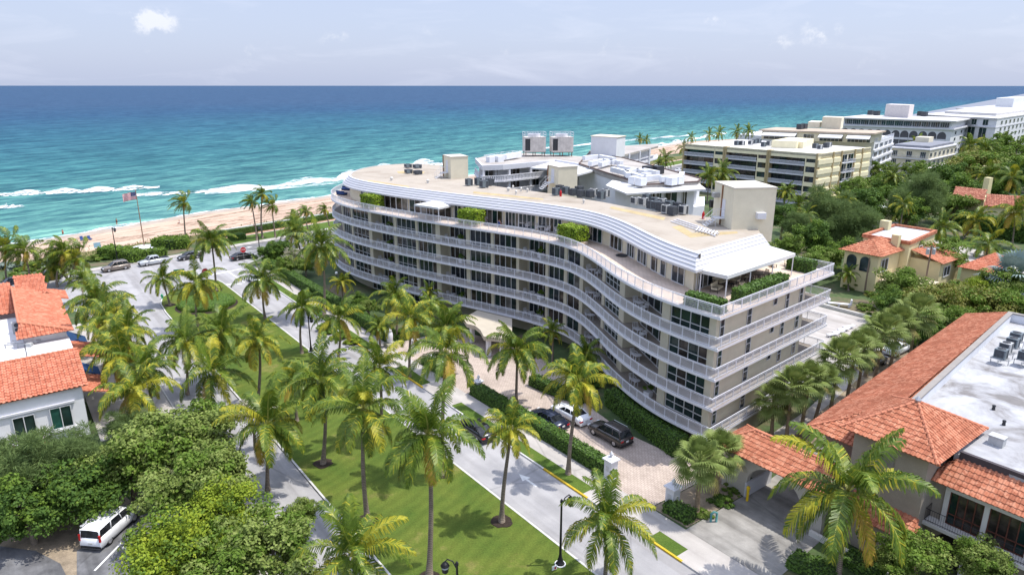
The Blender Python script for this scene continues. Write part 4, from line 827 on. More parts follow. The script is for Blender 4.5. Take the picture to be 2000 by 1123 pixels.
def hedge(path, w_, h, label, z0=.1, mats=None, leaf=.11, dens=70, name='hedge', cat='hedge', closed_ends=True, group=None, bulge=0.0):
    """clipped hedge: dark twiggy core with leaves all over its faces; path is the centre line"""
    mats = mats or [M_HEDGE, M_HEDGECORE]; rg = np.random.default_rng(len(bpy.data.objects)); path = [tuple(p)[:2] for p in path]; c = Curve2(path); V = []; F = []; MI = []; o = 0
    core = MB(); core.mat(1); a = offset(path, w_ / 2 - .05); b = offset(path, -(w_ / 2 - .05)); core.prism(a + b[::-1], z0 - .05, z0 + h - .06)
    A = c.len * (2 * h + w_) + 2 * h * w_; n = int(min(30000, A * dens)); l = rg.uniform(0, c.len, n); q = rg.uniform(0, 2 * h + w_ , n); ends = rg.random(n) < (2 * h * w_ / A)
    P = np.zeros((n, 3)); Nn = np.zeros((n, 3))
    for i in range(n):
        if ends[i]:
            e = 0 if rg.random() < .5 else 1; x = rg.uniform(-w_ / 2, w_ / 2); nn = c.n(0 if e == 0 else c.len); p = c.p(0 if e == 0 else c.len); tt = (nn[1], -nn[0]); sg = -1 if e == 0 else 1
            P[i] = (p[0] + nn[0] * x, p[1] + nn[1] * x, z0 + rg.uniform(0, h)); Nn[i] = (tt[0] * sg, tt[1] * sg, .2); continue
        p = c.p(l[i]); nn = c.n(l[i])
        if q[i] < h: x, z, N_ = w_ / 2, q[i], (nn[0], nn[1], .25)
        elif q[i] < 2 * h: x, z, N_ = -w_ / 2, q[i] - h, (-nn[0], -nn[1], .25)
        else: x, z, N_ = q[i] - 2 * h - w_ / 2, h, (0, 0, 1)
        P[i] = (p[0] + nn[0] * x, p[1] + nn[1] * x, z0 + z); Nn[i] = N_
    Nn += rg.normal(0, .45, (n, 3)); Nn /= np.linalg.norm(Nn, axis=1)[:, None]; P += rg.normal(0, .035 + bulge, (n, 3)); t = np.cross(Nn, rg.normal(0, 1, (n, 3))); t /= np.linalg.norm(t, axis=1)[:, None]; s = np.cross(Nn, t); L = (leaf * rg.uniform(.7, 1.3, n))[:, None]
    V = np.stack([P - t * L, P + s * L * .6, P + t * L, P - s * L * .6], 1).reshape(-1, 3); o0 = np.array(V.mean(0)); o0[2] = z0
    mb = MB(); mb.v = [tuple(x) for x in V]; mb.f = [(4 * i, 4 * i + 1, 4 * i + 2, 4 * i + 3) for i in range(n)]; mb.m = [0] * n; k = len(mb.v); mb.v += core.v; mb.f += [tuple(i + k for i in f) for f in core.f]; mb.m += core.m
    ob = mb.build(name, mats); return tag(ob, label, cat, group)
# ------------------------------------------------------------------ palms, one entry each: crown pixel of the survey, width, description
G1 = 'coconut palms of the central lawn'; G2 = 'coconut palms along the building pavement'; G3 = 'coconut palms along the left pavement'; G4 = 'palms along the beach road'; G5 = 'palms in the curved building garden'; G6 = 'palms on the far skyline'; G7 = 'palms among the houses'
C_ = coconut
C_(836, 850, 195, 'tallest lawn coconut palm, its grey trunk rising from the bottom edge', (838, 1130), group=G1, mulch=True)
C_(710, 800, 175, 'green coconut palm with leaning grey trunk in a mulch ring on the lawn', (718, 1015), group=G1, mulch=True)
C_(628, 745, 150, 'dark green coconut palm on the lawn between two mulch rings', (631, 905), group=G1, mulch=True)
C_(998, 838, 112, 'short yellow coconut palm at the lawn edge beside the street', (980, 1018), kind='y', group=G1, mulch=True)
C_(870, 690, 150, 'green coconut palm on the lawn in front of the forecourt opening', (865, 925), group=G1, mulch=True)
C_(742, 718, 110, 'dark coconut palm behind the two leaning lawn palms', (745, 860), group=G1)
C_(505, 668, 100, 'yellowish coconut palm in the middle of the lawn', (503, 800), kind='y', group=G1, mulch=True)
C_(432, 650, 105, 'grey green coconut palm beside the clipped round bed', (442, 745), group=G1)
C_(384, 555, 88, 'yellow crowned coconut palm in front of the round bed', (387, 642), kind='y', group=G1)
C_(318, 545, 62, 'small dark coconut palm at the left tip of the lawn', (332, 596), group=G1, mulch=True)
C_(413, 472, 78, 'tall slender coconut palm at the lawn tip by the stop sign', (423, 567), group=G1, mulch=True)
C_(575, 745, 90, 'low green palm on the lawn left of the dark coconut palm', (580, 822), group=G1)
C_(690, 1085, 190, 'broad green palm crown cut by the bottom edge on the lawn', None, 7.0, group=G1)
C_(513, 548, 92, 'green coconut palm standing on the street verge near the lane arrow', (518, 622), group=G2)
C_(590, 602, 75, 'slim coconut palm on the verge beside the hedge shadow', (590, 690), group=G2)
C_(660, 622, 100, 'green coconut palm on the lawn edge near the street lamp', (660, 705), group=G2)
C_(803, 622, 110, 'yellow green coconut palm over the white urn at the entrance', (800, 735), kind='y', group=G2)
C_(1010, 685, 128, 'tall green coconut palm rising from the paved forecourt', (1008, 788), group=G2)
C_(1130, 745, 135, 'yellow green coconut palm on the verge in front of the white sedan', (1110, 925), kind='y', group=G2)
C_(1186, 1020, 170, 'large green coconut palm beside the double street lamp at the bottom', (1180, 1150), group=G2)
C_(628, 482, 105, 'tall coconut palm with drooping yellow fronds by the building left end', (633, 620), group=G2)
C_(872, 640, 105, 'green palm between forecourt opening and entrance canopy', None, 6.5, group=G2)
C_(1655, 962, 240, 'large coconut palm in front of the grey villa tower', (1636, 1135), group=G2)
C_(770, 580, 80, 'small green palm against the balconies left of the entrance', None, 6.0, group=G5)
C_(845, 600, 62, 'small palm against the lower balcony left of the entrance canopy', None, 4.5, group=G5)
C_(668, 552, 46, 'short pale palm in the garden by the rounded building end', (672, 605), kind='y', group=G5)
C_(838, 572, 36, 'tiny palm against the second balcony', (840, 625), group=G5)
C_(577, 455, 70, 'green coconut palm at the garden corner by the beach road', (588, 500), group=G5)
C_(1145, 690, 70, 'palm in deep shade under the balconies behind the yellow palm', None, 4.0, group=G5)
C_(1080, 648, 55, 'small green palm beside the forecourt under the third balcony', None, 4.5, group=G5)
C_(740, 640, 52, 'low palm behind the hedge left of the yellow green palm', None, 3.0, group=G5)
# left side of the street
C_(190, 588, 95, 'green palm crown right above the tiled roof of the left villa', None, 7.0, group=G3)
C_(212, 622, 100, 'broad green palm crown beside the left villa corner', None, 7.0, kind='y', group=G3)
C_(250, 645, 85, 'yellow green palm crown over the left street edge', None, 6.5, group=G3)
C_(222, 672, 105, 'dense palm crown at the middle of the left pavement', None, 6.5, kind='y', group=G3)
C_(285, 722, 100, 'palm with upright fronds over the left pavement', None, 6.5, group=G3)
C_(240, 700, 110, 'pale palm crown beside the lower tiled roof of the left villa', None, 6.0, kind='y', group=G3)
C_(262, 765, 120, 'yellow palm crown in front of the left villa windows', None, 6.0, kind='y', group=G3)
C_(362, 668, 105, 'green coconut palm over the left carriageway', (366, 770), group=G3)
C_(418, 730, 125, 'dark green coconut palm over the left carriageway near the pale tree', (414, 812), group=G3)
C_(524, 830, 150, 'large coconut palm with long shadow on the left carriageway', (523, 957), group=G3)
# beach road palms
C_(358, 397, 46, 'lone windblown palm on the beach beside the flagpole', (364, 475), kind='w', group=G4)
C_(491, 396, 38, 'left palm of the windblown beach trio', (502, 469), kind='w', group=G4)
C_(512, 380, 40, 'tallest palm of the windblown beach trio', (513, 465), kind='w', group=G4)
C_(531, 402, 42, 'right palm of the windblown beach trio', (538, 463), kind='w', group=G4)
C_(597, 414, 34, 'palm at the beach road left of the building end', (602, 452), kind='w', group=G4)
C_(634, 410, 30, 'small palm touching the building end by the beach road', (646, 462), kind='w', group=G4)
C_(10, 485, 70, 'palm at the left edge by the dark parked cars', (14, 555), kind='w', group=G4)
C_(48, 490, 66, 'palm in front of the white parked car', (62, 558), kind='w', group=G4)
C_(122, 492, 62, 'left crown of the palm clump by the grey car', (112, 560), kind='w', group=G4)
C_(148, 505, 70, 'right crown of the palm clump by the grey car', (134, 556), kind='w', group=G4)
C_(105, 520, 60, 'lowest crown of the palm clump by the grey car', (148, 556), group=G4)
C_(163, 548, 56, 'palm leaning over the parked cars behind the left villa', (172, 592), kind='w', group=G4)
C_(578, 435, 52, 'palm behind the garden corner palm on the beach road', (596, 480), kind='w', group=G4)
# behind and to the right
for u, v, w_, l, h in ((1300, 312, 40, 'palm before the gap beside the yellow block', 9), (1287, 322, 34, 'low palm by the white building far end', 7), (1350, 270, 22, 'first skyline palm beyond the yellow block roof', 17), (1385, 264, 26, 'second skyline palm in the pair over the yellow block', 17), (1405, 261, 28, 'right palm of the skyline pair over the yellow block', 17.3), (1440, 259, 28, 'skyline palm over the centre of the yellow block', 17), (1463, 257, 28, 'skyline palm left of the awnings', 17), (1250, 272, 22, 'dark palm behind the white rooftop box', 14), (1262, 274, 20, 'second dark palm behind the white rooftop box', 13.5), (1335, 290, 30, 'palm against the left end of the yellow block', 12)):
    C_(u, v, w_, l, None, h, 'f', G6)
for u, v, w_, l, h in ((1385, 345, 46, 'palm before the lower left balconies of the yellow block', 8), (1412, 340, 50, 'second palm before the yellow block', 8.5), (1535, 375, 40, 'palm beside the stair tower before the yellow block', 8), (1575, 420, 42, 'palm over the dark trees right of the stair tower', 7), (1605, 385, 44, 'yellowish palm below the yellow block corner', 7), (1648, 395, 44, 'yellow palm in the trees below the yellow block', 7), (1560, 400, 44, 'palm behind the large stair tower', 7)):
    C_(u, v, w_, l, None, h, 'y' if 'yellow' in l.split()[0] else 'g', G7)
C_(1768, 412, 52, 'yellow palm in front of the tan garden wall', (1766, 448), kind='y', group=G7)
C_(1842, 444, 56, 'palm on the green verge of the far side street', (1835, 480), group=G7)
C_(1905, 432, 58, 'leaning palm with curved trunk on the far verge', (1882, 466), kind='y', group=G7)
C_(1930, 478, 66, 'palm standing in front of the pale side street', (1926, 502), group=G7)
C_(1985, 415, 62, 'tall palm before the long hedge at the right edge', (1976, 482), kind='y', group=G7)
C_(1752, 520, 40, 'small green palm beside the cream villa corner', (1752, 552), group=G7)
C_(1655, 535, 36, 'small palm before the cream villa arched windows', (1657, 568), group=G7)
for u, v, w_, l, h in ((1790, 285, 40, 'far palm left of the white hotel', 9), (1745, 345, 40, 'tall dark palm behind the wood by the low cream block', 9), (1930, 345, 60, 'dark palm in the wood at right', 9), (1975, 350, 60, 'dark palm in the wood at the right edge', 9), (1895, 285, 36, 'palm in front of the white hotel', 10), (1925, 290, 36, 'second palm in front of the white hotel', 9.5), (1960, 275, 44, 'palm before the white hotel side wall', 9), (1765, 400, 40, 'dark palm over the pool', 9)):
    C_(u, v, w_, l, None, h, 'g', G7)
# fan palms
F_ = fan_palm
F_(1366, 900, 100, 'front fan palm of the pair beside the gate', (1360, 1005), group='fan palm pair by the gate')
F_(1408, 880, 92, 'rear fan palm of the pair beside the gate', (1400, 968), group='fan palm pair by the gate')
for u, v, w_, bu, bv, l in ((1512, 780, 74, 1506, 862, 'nearest fan palm of the drive row'), (1548, 755, 84, 1535, 868, 'second fan palm of the drive row'), (1582, 738, 74, 1562, 858, 'third fan palm of the drive row'), (1612, 742, 62, 1585, 850, 'fan palm beside the eave of the tiled roof'), (1640, 700, 84, 1618, 822, 'fullest fan palm in the middle of the drive row'), (1672, 682, 74, 1650, 800, 'fan palm behind the fullest one in the row'), (1690, 672, 64, 1672, 780, 'fan palm before the parked black car'), (1728, 650, 78, 1705, 752, 'fan palm near the white loungers'), (1712, 640, 60, 1690, 735, 'fan palm left of the far pair in the row'), (1755, 630, 70, 1738, 722, 'fan palm before the parked silver car'), (1792, 612, 78, 1775, 705, 'farthest fan palm of the drive row')):
    F_(u, v, w_, l, (bu, bv))
F_(1978, 545, 80, 'silver leaved fan palm at the right edge', None, 4.5, True, 'silver palms')
# ------------------------------------------------------------------ trees
T_ = tree
GL = 'trees by the small car park'
for u, v, r, k, z, l in ((40, 922, 80, 'cas', 4.2, 'feathery casuarina at the left edge below the villa'), (140, 908, 58, 'cas', 3.9, 'feathery casuarina below the villa windows'), (256, 842, 44, 'cas', 3.5, 'small feathery tree by the yellow palm'), (55, 1000, 72, 'dark', 2.8, 'dark leafy tree at the left edge above the sandy patch'), (165, 955, 76, 'dark', 3.2, 'dark leafy tree behind the white van'), (250, 912, 74, 'mid', 3.8, 'green tree right behind the white van'), (300, 875, 84, 'grape', 4.8, 'sea grape tree below the casuarinas'), (378, 856, 80, 'grape', 5.0, 'tall sea grape tree at the left carriageway'), (372, 948, 84, 'grape', 4.8, 'sea grape tree hanging over the white van roof'), (420, 930, 78, 'grape', 4.8, 'olive green sea grape in the middle of the thicket'), (430, 1005, 82, 'bright', 4.6, 'bright yellow green tree in the thicket'), (340, 1085, 92, 'bright', 4.0, 'bright yellow green tree at the bottom edge'), (525, 1070, 86, 'grape', 4.6, 'sea grape tree nearest the left carriageway'), (440, 1105, 80, 'mid', 3.8, 'green tree at the bottom edge of the thicket'), (490, 805, 44, 'pale', 4.0, 'pale flowering tree by the left carriageway'), (590, 1000, 34, 'grape', 3.6, 'thin branch of sea grape reaching over the street')):
    T_(u, v, r, k, l, z, GL)
GW = 'trees of the wood behind the curved building'
W1 = [(1530, 425, 36, 'dark', 6, 'dark tree tight against the large stair tower'), (1540, 480, 34, 'mid', 4, 'green tree behind the white terrace railing'), (1585, 465, 40, 'dark', 5, 'dark tree left of the feathery thicket'), (1588, 515, 32, 'mid', 3.5, 'low tree behind the terrace loungers'), (1625, 425, 60, 'cas', 5, 'wide feathery tree below the yellow block'), (1670, 440, 48, 'cas', 4.5, 'feathery tree left of the cream villa'), (1560, 445, 30, 'cas', 5, 'small feathery tree right of the stair tower'), (1655, 490, 36, 'dark', 4, 'dark tree behind the cream villa roof'), (1620, 500, 34, 'mid', 4, 'mid green tree left of the cream villa'), (1690, 400, 44, 'dark', 5, 'dark tree under the yellow block corner'), (1742, 372, 38, 'dark', 5, 'dark tree behind the pool'), (1700, 362, 32, 'mid', 5, 'tree below the low cream block'), (1795, 388, 46, 'cas', 7, 'tall feathery tree in the middle of the wood'), (1775, 415, 34, 'dark', 4.5, 'dark conical tree by the pool'), (1862, 402, 44, 'mid', 4.5, 'round tree left of the tiled far villa'), (1850, 348, 38, 'dark', 6, 'dark tree in the middle of the far wood'), (1905, 330, 46, 'olive', 6, 'olive flat topped tree in the far wood'), (1960, 325, 44, 'mid', 6, 'green tree of the far wood at the right'), (1985, 300, 40, 'mid', 6, 'tree before the white hotel at the right edge'), (1885, 318, 26, 'mid', 6, 'tree right of the low cream block'), (1905, 312, 28, 'olive', 6, 'yellowish tree before the white hotel'), (1790, 340, 28, 'mid', 5, 'tree in front of the low cream block corner'), (1800, 262, 26, 'olive', 7, 'tree in front of the arched hotel'), (1835, 266, 24, 'mid', 7, 'small tree in front of the arched hotel'), (1925, 300, 32, 'mid', 6, 'tree under the far hotel palms'), (1880, 372, 40, 'dark', 5, 'dark tree behind the tiled far villa'), (1940, 375, 36, 'dark', 5, 'dark tree behind the far villa roof'), (1722, 335, 24, 'mid', 5, 'tree at the foot of the low cream block'), (1665, 370, 30, 'mid', 6, 'tree at the foot of the yellow block end wall'), (1990, 345, 34, 'dark', 5, 'dark tree at the right edge of the wood')]
for u, v, r, k, z, l in W1: T_(u, v, r, k, l, z, GW)
GR = 'trees along the villa drive'
for u, v, r, k, z, l in ((1836, 508, 46, 'mid', 4.2, 'round bright green tree beside the cream villa'), (1768, 560, 48, 'grape', 3.6, 'round tree below the cream villa terrace'), (1815, 594, 56, 'olive', 3.6, 'olive spreading tree behind the long tiled roof'), (1872, 588, 52, 'olive', 3.8, 'yellowish spreading tree in the middle of the drive wood'), (1935, 606, 54, 'olive', 3.6, 'olive spreading tree over the flat roof'), (1985, 600, 50, 'mid', 4.0, 'green tree at the right edge over the flat roof'), (1912, 566, 30, 'bright', 3.0, 'bright green tree before the orange roof'), (1745, 590, 36, 'dark', 3.0, 'dark tree behind the paved yard'), (1850, 625, 46, 'mid', 3.2, 'green tree behind the tiled roof corner'), (1960, 560, 40, 'mid', 3.6, 'green tree beside the silver palm'), (1795, 640, 44, 'dark', 2.8, 'dark tree in the shade of the fan palms')):
    T_(u, v, r, k, l, z, GR)
GG = 'trees in the villa garden at the bottom right'
for u, v, r, k, z, l in ((1790, 1085, 62, 'mid', 3.2, 'leafy tree before the arched doorway'), (1920, 1100, 46, 'grape', 3.4, 'leafy tree below the villa balcony'), (1745, 1105, 40, 'mid', 2.6, 'small tree left of the arched doorway')): T_(u, v, r, k, l, z, GG)
# garden trees by the beach corner
GB = 'clipped trees in the garden by the beach road'
for u, v, r, k, z, l in ((525, 494, 24, 'dark', 2.6, 'dark clipped tree at the garden corner'), (548, 488, 26, 'dark', 2.8, 'second dark clipped tree at the garden corner'), (558, 518, 26, 'mid', 2.2, 'green round tree behind the front hedge'), (575, 500, 24, 'pale', 2.6, 'pale flowering shrub tree in the garden'), (596, 520, 22, 'mid', 2.0, 'small green tree by the shaded garden'), (720, 600, 24, 'mid', 1.8, 'green tree behind the hedge at the balconies'), (700, 590, 22, 'dark', 1.6, 'dark tree below the rounded building end')): T_(u, v, r, k, l, z, GB)
# ------------------------------------------------------------------ hedges
def pts(*L, z=0): return [at(u, v, z) for u, v in L]
hedge([fr(75.2, 4.1), fr(97.0, 4.15)], 1.35, 1.25, 'long clipped green hedge between pavement and paved forecourt', .12)
hedge([fr(1.5, 4.3), fr(25, 4.25), fr(54.6, 4.2)], 1.5, 1.5, 'long clipped hedge along the pavement from the beach corner', .12)
hedge([fr(2.2, 5.2), fr(1.2, 12), fr(0, 22)], 1.4, 1.7, 'clipped hedge along the beach road side of the garden', .1)
hedge(pts((1195, 790), (1235, 822), (1290, 862), (1328, 892)), 1.9, 1.9, 'thick green hedge under the balconies beside the dark suv', .1, bulge=.05)
hedge(pts((1040, 752), (1080, 770), (1140, 790)), 1.3, 1.2, 'hedge in shade behind the parked sedans', .1, bulge=.05)
hedge([fr(64.0, 4.0), fr(66.0, 4.0), fr(69.4, 4.0)], 1.0, .8, 'low hedge with white panels by the forecourt opening', .12, bulge=.04)
hedge([fr(103.6, 4.2), fr(106.0, 4.4)], 1.3, .95, 'dark hedge round the gate pillar', .12, bulge=.06)
hedge(pts((205, 500), (250, 505), (275, 512)), 3.5, 1.9, 'green sea grape hedge left of the flagpole', .1, [M_LF_MID, M_HEDGECORE], .2, 40, bulge=.12)
hedge(pts((287, 503), (300, 503), (325, 500)), 2.4, 1.5, 'clipped hedge between pickup and flagpole base', .1, [M_LF_MID, M_HEDGECORE], .2, 40, bulge=.1)
hedge(pts((310, 483), (340, 484), (368, 482)), 4.5, 2.0, 'green sea grape hedge right of the flagpole', .1, [M_LF_MID, M_HEDGECORE], .2, 40, bulge=.12)
hedge(pts((448, 470), (478, 466)), 2.2, 1.2, 'small clipped hedge by the beach benches', .1)
hedge(offset(BRF[4:9], 12.2), 1.2, 1.3, 'long clipped beach hedge along the promenade', .1)
hedge(pts((1870, 446), (1925, 458), (2010, 476)), 2.6, 4.2, 'tall dark hedge behind the far side street', .05, [M_LF_DARK, M_HEDGECORE], .3, 22, bulge=.12)
hedge(pts((1545, 1100), (1580, 1118), (1630, 1130)), 1.8, .8, 'low green hedge beside the concrete drive', .1)
hedge(pts((1650, 1095), (1720, 1135)), 1.6, .7, 'low hedge below the grey villa tower', .1)
# round clipped lawn bed
def dome_bed():
    c = at(404, 594, .13); n = 30; mb = MB(); rx, ry, h = 4.4, 5.4, .95; vs = []; fs = []
    rings = [(1.0, 0), (1.0, .5), (.93, .75), (.7, .92), (.35, 1.0), (.001, 1.02)]
    for r, z in rings:
        for k in range(n): a = 2 * PI * k / n; vs.append((c.x + SV.x * rx * r * math.cos(a) + NV.x * ry * .8 * r * math.sin(a), c.y + SV.y * rx * r * math.cos(a) + NV.y * ry * .8 * r * math.sin(a), .1 + h * z))
    for i in range(len(rings) - 1):
        for k in range(n): a, b = i * n + k, i * n + (k + 1) % n; fs.append((a, b, b + n, a + n))
    mb.mat(1).add(vs, fs); mb.mat(0); rg = random.Random(2)
    for _ in range(9000):
        f = fs[rg.randrange(len(fs))]; a, b_, c_, d = [Vector(vs[i]) for i in f]; s, t = rg.random(), rg.random(); p = a.lerp(b_, s).lerp(d.lerp(c_, s), t); x = Vector((rg.gauss(0, 1), rg.gauss(0, 1), rg.gauss(0, .5))).normalized() * .12; y = x.cross(Vector((rg.gauss(0, .5), rg.gauss(0, .5), 1))).normalized() * .07
        mb.quad(p - x, p + y, p + x, p - y)
    return tag(mb.build('round_hedge_bed', [leaf_mat('bed_leaf', (.12, .215, .03), .3, .25, .5, (.17, .27, .035)), M('bed_core', (.06, .11, .025), .95, .3, 4)]), 'low round clipped hedge bed at the lawn tip', 'hedge')
dome_bed(); mk = MB(); c = at(404, 596, .13); mk.prism([(c.x + SV.x * 4.8 * math.cos(a) + NV.x * 4.7 * math.sin(a), c.y + SV.y * 4.8 * math.cos(a) + NV.y * 4.7 * math.sin(a)) for a in np.arange(0, 6.28, .25)], .1, .145); struct('mulch_bed', mk, M_MULCH)
# clipped bushes on the roof terrace, end hedges
for u, v, w_, l in ((727, 399, 4.0, 'square clipped lime bush left of the white tent on the roof terrace'), (921, 424, 3.7, 'square clipped lime bush in the middle of the roof terrace'), (1119, 459, 4.0, 'square clipped lime bush at the bend of the roof terrace')):
    l_ = terr_l(u); nn = Vector(FC.n(l_)); tt = Vector((nn.y, -nn.x)); p = Vector(FC.p(l_)) + nn * 1.75
    hedge([p - tt * (w_ / 2 - .2), p + tt * (w_ / 2 - .2)], 2.0, 1.75, l, ZT + .4, [M_HEDGEL, M_HEDGECORE], .14, 90, 'clipped_bush', 'bush', bulge=.06)
a, b = Pe(4.8, 1.3), Pe(13.6, 1.3); hedge([a, b], 1.2, 1.25, 'hedge in a white trough along the terrace end railing', ZT + .05, dens=90)
a, b = Pe(.9, 1.0), Pe(1.3, 4.6); q0 = Vector(FC.p(FC.len - 4.4)) + Vector(FC.n(FC.len - 4.4)) * .9; q1 = Vector(C1) + Vector(FC.n(FC.len - 1)) * .9 + en_d * .3 + en_n * .5
hedge([q0, q1], 1.1, 1.2, 'low hedge trough at the terrace corner', ZT + .05, dens=90)
a, b = Pe(20.3, 1.2), Pe(21.6, 2.6); hedge([Pe(20.6, 1.4), Pe(20.6, 4.2)], 1.3, 1.3, 'hedge at the far corner of the roof terrace', ZT + .05)
cp = [FC.p(l) for l in np.arange(3, 19, 1.0)]; hedge(inw(cp, .75), .7, .75, 'curved planting along the railing at the rounded terrace end', ZT + .05, dens=60)
# shrubs
GS = 'shrubs in the dune planting'; rg = random.Random(9)
for i, (u, v, r, k, l) in enumerate(((18, 520, 22, 'silver', 'silvery dune shrub at the left edge'), (60, 522, 22, 'mid', 'green dune shrub behind the dark car'), (95, 515, 20, 'silver', 'silvery dune shrub left of the palm clump'), (35, 540, 20, 'mid', 'green dune shrub above the parked cars'), (85, 535, 18, 'mid', 'low green shrub before the palm clump'), (183, 505, 16, 'mid', 'green shrub beside the beach path'), (215, 502, 16, 'dark', 'dark shrub by the tall lamp post'), (290, 478, 9, 'olive', 'dry shrub behind the flagpole base'), (400, 470, 8, 'mid', 'small shrub right of the lone palm'), (60, 548, 16, 'mid', 'clipped shrub above the white car'))):
    shrub(u, v, r, k, l, group=GS)
GS2 = 'shrubs under the balconies'
for u, v, r, k, l in ((640, 640, 26, 'mid', 'green shrub behind the hedge near the rounded end'), (665, 655, 22, 'mid', 'round shrub behind the hedge by the slim palm'), (690, 665, 20, 'bright', 'bright shrub behind the middle of the hedge'), (710, 625, 24, 'dark', 'dark shrub below the lowest balcony'), (745, 640, 22, 'mid', 'shrub below the small balcony palm'), (780, 650, 24, 'dark', 'dark shrub left of the entrance canopy'), (840, 640, 20, 'dark', 'shrub at the entrance canopy corner'), (880, 625, 20, 'dark', 'dark shrub behind the entrance canopy'), (1050, 690, 22, 'dark', 'dark shrub right of the entrance canopy'), (1110, 715, 24, 'dark', 'dark shrub in the shade behind the forecourt'), (1160, 745, 22, 'dark', 'shrub in the shade above the white sedan'), (1200, 770, 22, 'mid', 'light shrub above the thick hedge'), (1240, 800, 20, 'mid', 'light shrub in the bed under the lowest balcony'), (605, 575, 22, 'dark', 'dark shrub in the shaded garden lawn'), (650, 590, 22, 'dark', 'dark shrub by the foot of the rounded end'), (630, 600, 18, 'mid', 'green shrub in the shaded garden')): shrub(u, v, r, k, l, group=GS2)
GS3 = 'shrubs by the gate and the drive'
for u, v, r, k, l in ((1330, 1000, 22, 'dark', 'dark shrub beside the gate pillar'), (1372, 1000, 20, 'mid', 'shrub at the foot of the front fan palm'), (1410, 975, 24, 'dark', 'dark shrub left of the gate arch'), (1432, 955, 18, 'mid', 'shrub against the gate arch'), (1555, 862, 20, 'mid', 'green shrub at the foot of the drive palms'), (1590, 840, 18, 'mid', 'second shrub at the foot of the drive palms'), (1530, 872, 16, 'dark', 'dark shrub beside the nearest drive palm'), (1625, 815, 18, 'dark', 'dark shrub under the fullest fan palm'), (1690, 600, 18, 'mid', 'shrub on the wall of the paved yard'), (1720, 615, 20, 'mid', 'second shrub on the yard wall'), (1660, 560, 16, 'mid', 'shrub before the cream villa lawn'), (1700, 575, 16, 'olive', 'olive shrub by the yard fence')): shrub(u, v, r, k, l, group=GS3)
for u, v, r, k, l in ((1890, 428, 34, 'silver', 'silver grey shrub mass in front of the far villa'), (1935, 440, 34, 'silver', 'second silver grey shrub mass before the far villa')): shrub(u, v, r, k, l, zc=.6, group='silver shrubs before the far villa', flat=1.2)
# ------------------------------------------------------------------ tiled roofs
def tile_material(name, c1, c2, c3):
    m, nt, b = nodes(name); co = objco(nt); vo = N(nt, 'ShaderNodeTexVoronoi'); vo.inputs['Scale'].default_value = 3.2; nt.links.new(co, vo.inputs['Vector'])
    sp = N(nt, 'ShaderNodeSeparateColor'); nt.links.new(vo.outputs['Color'], sp.inputs[0]); c = ramp(nt, sp.outputs[0], [(.1, c1), (.5, c2), (.9, c3)])
    g = noise(nt, co, .5, 6, .7); c = mixc(nt, 1.0, c, ramp(nt, g, [(.3, (.78, .76, .74)), (.65, (1.06, 1.05, 1.04))]), 'MULTIPLY')
    nt.links.new(c, b.inputs['Base Color']); b.inputs['Roughness'].default_value = .85; b.inputs['Specular IOR Level'].default_value = .2; return m
M_TERRA = tile_material('terracotta_tiles', (.37, .135, .078), (.46, .175, .10), (.55, .25, .155)); M_TERRA2 = tile_material('orange_tiles', (.42, .135, .078), (.49, .175, .105), (.56, .23, .145)); M_RIDGE = M('ridge_tiles', (.50, .19, .11), .85, .25, 3)
def tile_slope(mb, P, pitch=.34, row=.44, hgt=.075):
    """barrel tiles over a flat polygon whose first edge is the eave"""
    P = [Vector(p) for p in P]; u = (P[1] - P[0]).normalized(); nrm = u.cross(P[-1] - P[0]); 
    if nrm.length < 1e-6: nrm = u.cross(P[2] - P[0])
    nrm.normalize()
    if nrm.z < 0: nrm = -nrm
    v = nrm.cross(u)
    if v.dot(P[2] - P[0]) < 0: v = -v
    q = [((p - P[0]).dot(u), (p - P[0]).dot(v)) for p in P]; umin = min(a for a, _ in q); umax = max(a for a, _ in q); n = int((umax - umin) / pitch) + 1
    def span(x):
        ys = []
        for (a, b), (c, d) in zip(q, q[1:] + q[:1]):
            if (a - x) * (c - x) < 0: ys.append(b + (d - b) * (x - a) / (c - a))
        return (min(ys), max(ys)) if len(ys) >= 2 else None
    prof = [(0, 0), (.12, .75), (.30, 1), (.48, .75), (.6, 0), (1.0, 0)]
    for i in range(n):
        x0 = umin + i * pitch; s = span(x0 + pitch * .4)
        if not s: continue
        y = s[0] - (s[0] - 0) % row if s[0] > 0 else s[0]
        while y < s[1]:
            y1 = min(y + row, s[1]); yy = max(y, s[0]); vs = []
            if y1 - yy > .03:
                for yq, lift in ((yy, .05), (y1 + .03, .0)):
                    for a, h in prof: vs.append(P[0] + u * (x0 + a * pitch) + v * yq + nrm * (lift + .015 + h * hgt))
                k = len(prof); vs2 = [vs[j] - nrm * .05 for j in range(k)]
                mb.add(vs + vs2, [(j, j + 1, k + j + 1, k + j) for j in range(k - 1)] + [(2 * k + j, 2 * k + j + 1, j + 1, j) for j in range(k - 1)])
            y += row
    mb.add([p - nrm * .02 for p in P] , [tuple(range(len(P)))])
    return mb
def ridge(mb, a, b, r=.12):
    a, b = Vector(a), Vector(b); n = max(2, int((b - a).length / .45)); d = (b - a) / n
    for i in range(n): mb.tube([a + d * i + Vector((0, 0, .06)), a + d * (i + 1.08) + Vector((0, 0, .04))], [r * 1.12, r * .95], 7)
    return mb
def fz(t, n, z): p = fr(t, n); return Vector((p.x, p.y, z))
def fprism(mb, pts, z0, z1): return mb.prism([tuple(fr(t, n))[:2] for t, n in pts], z0, z1)
M_GREY = M('grey_stucco', (.34, .295, .24), .9, .08, .8, fine=.12, bmp=.12); M_FLAT = None
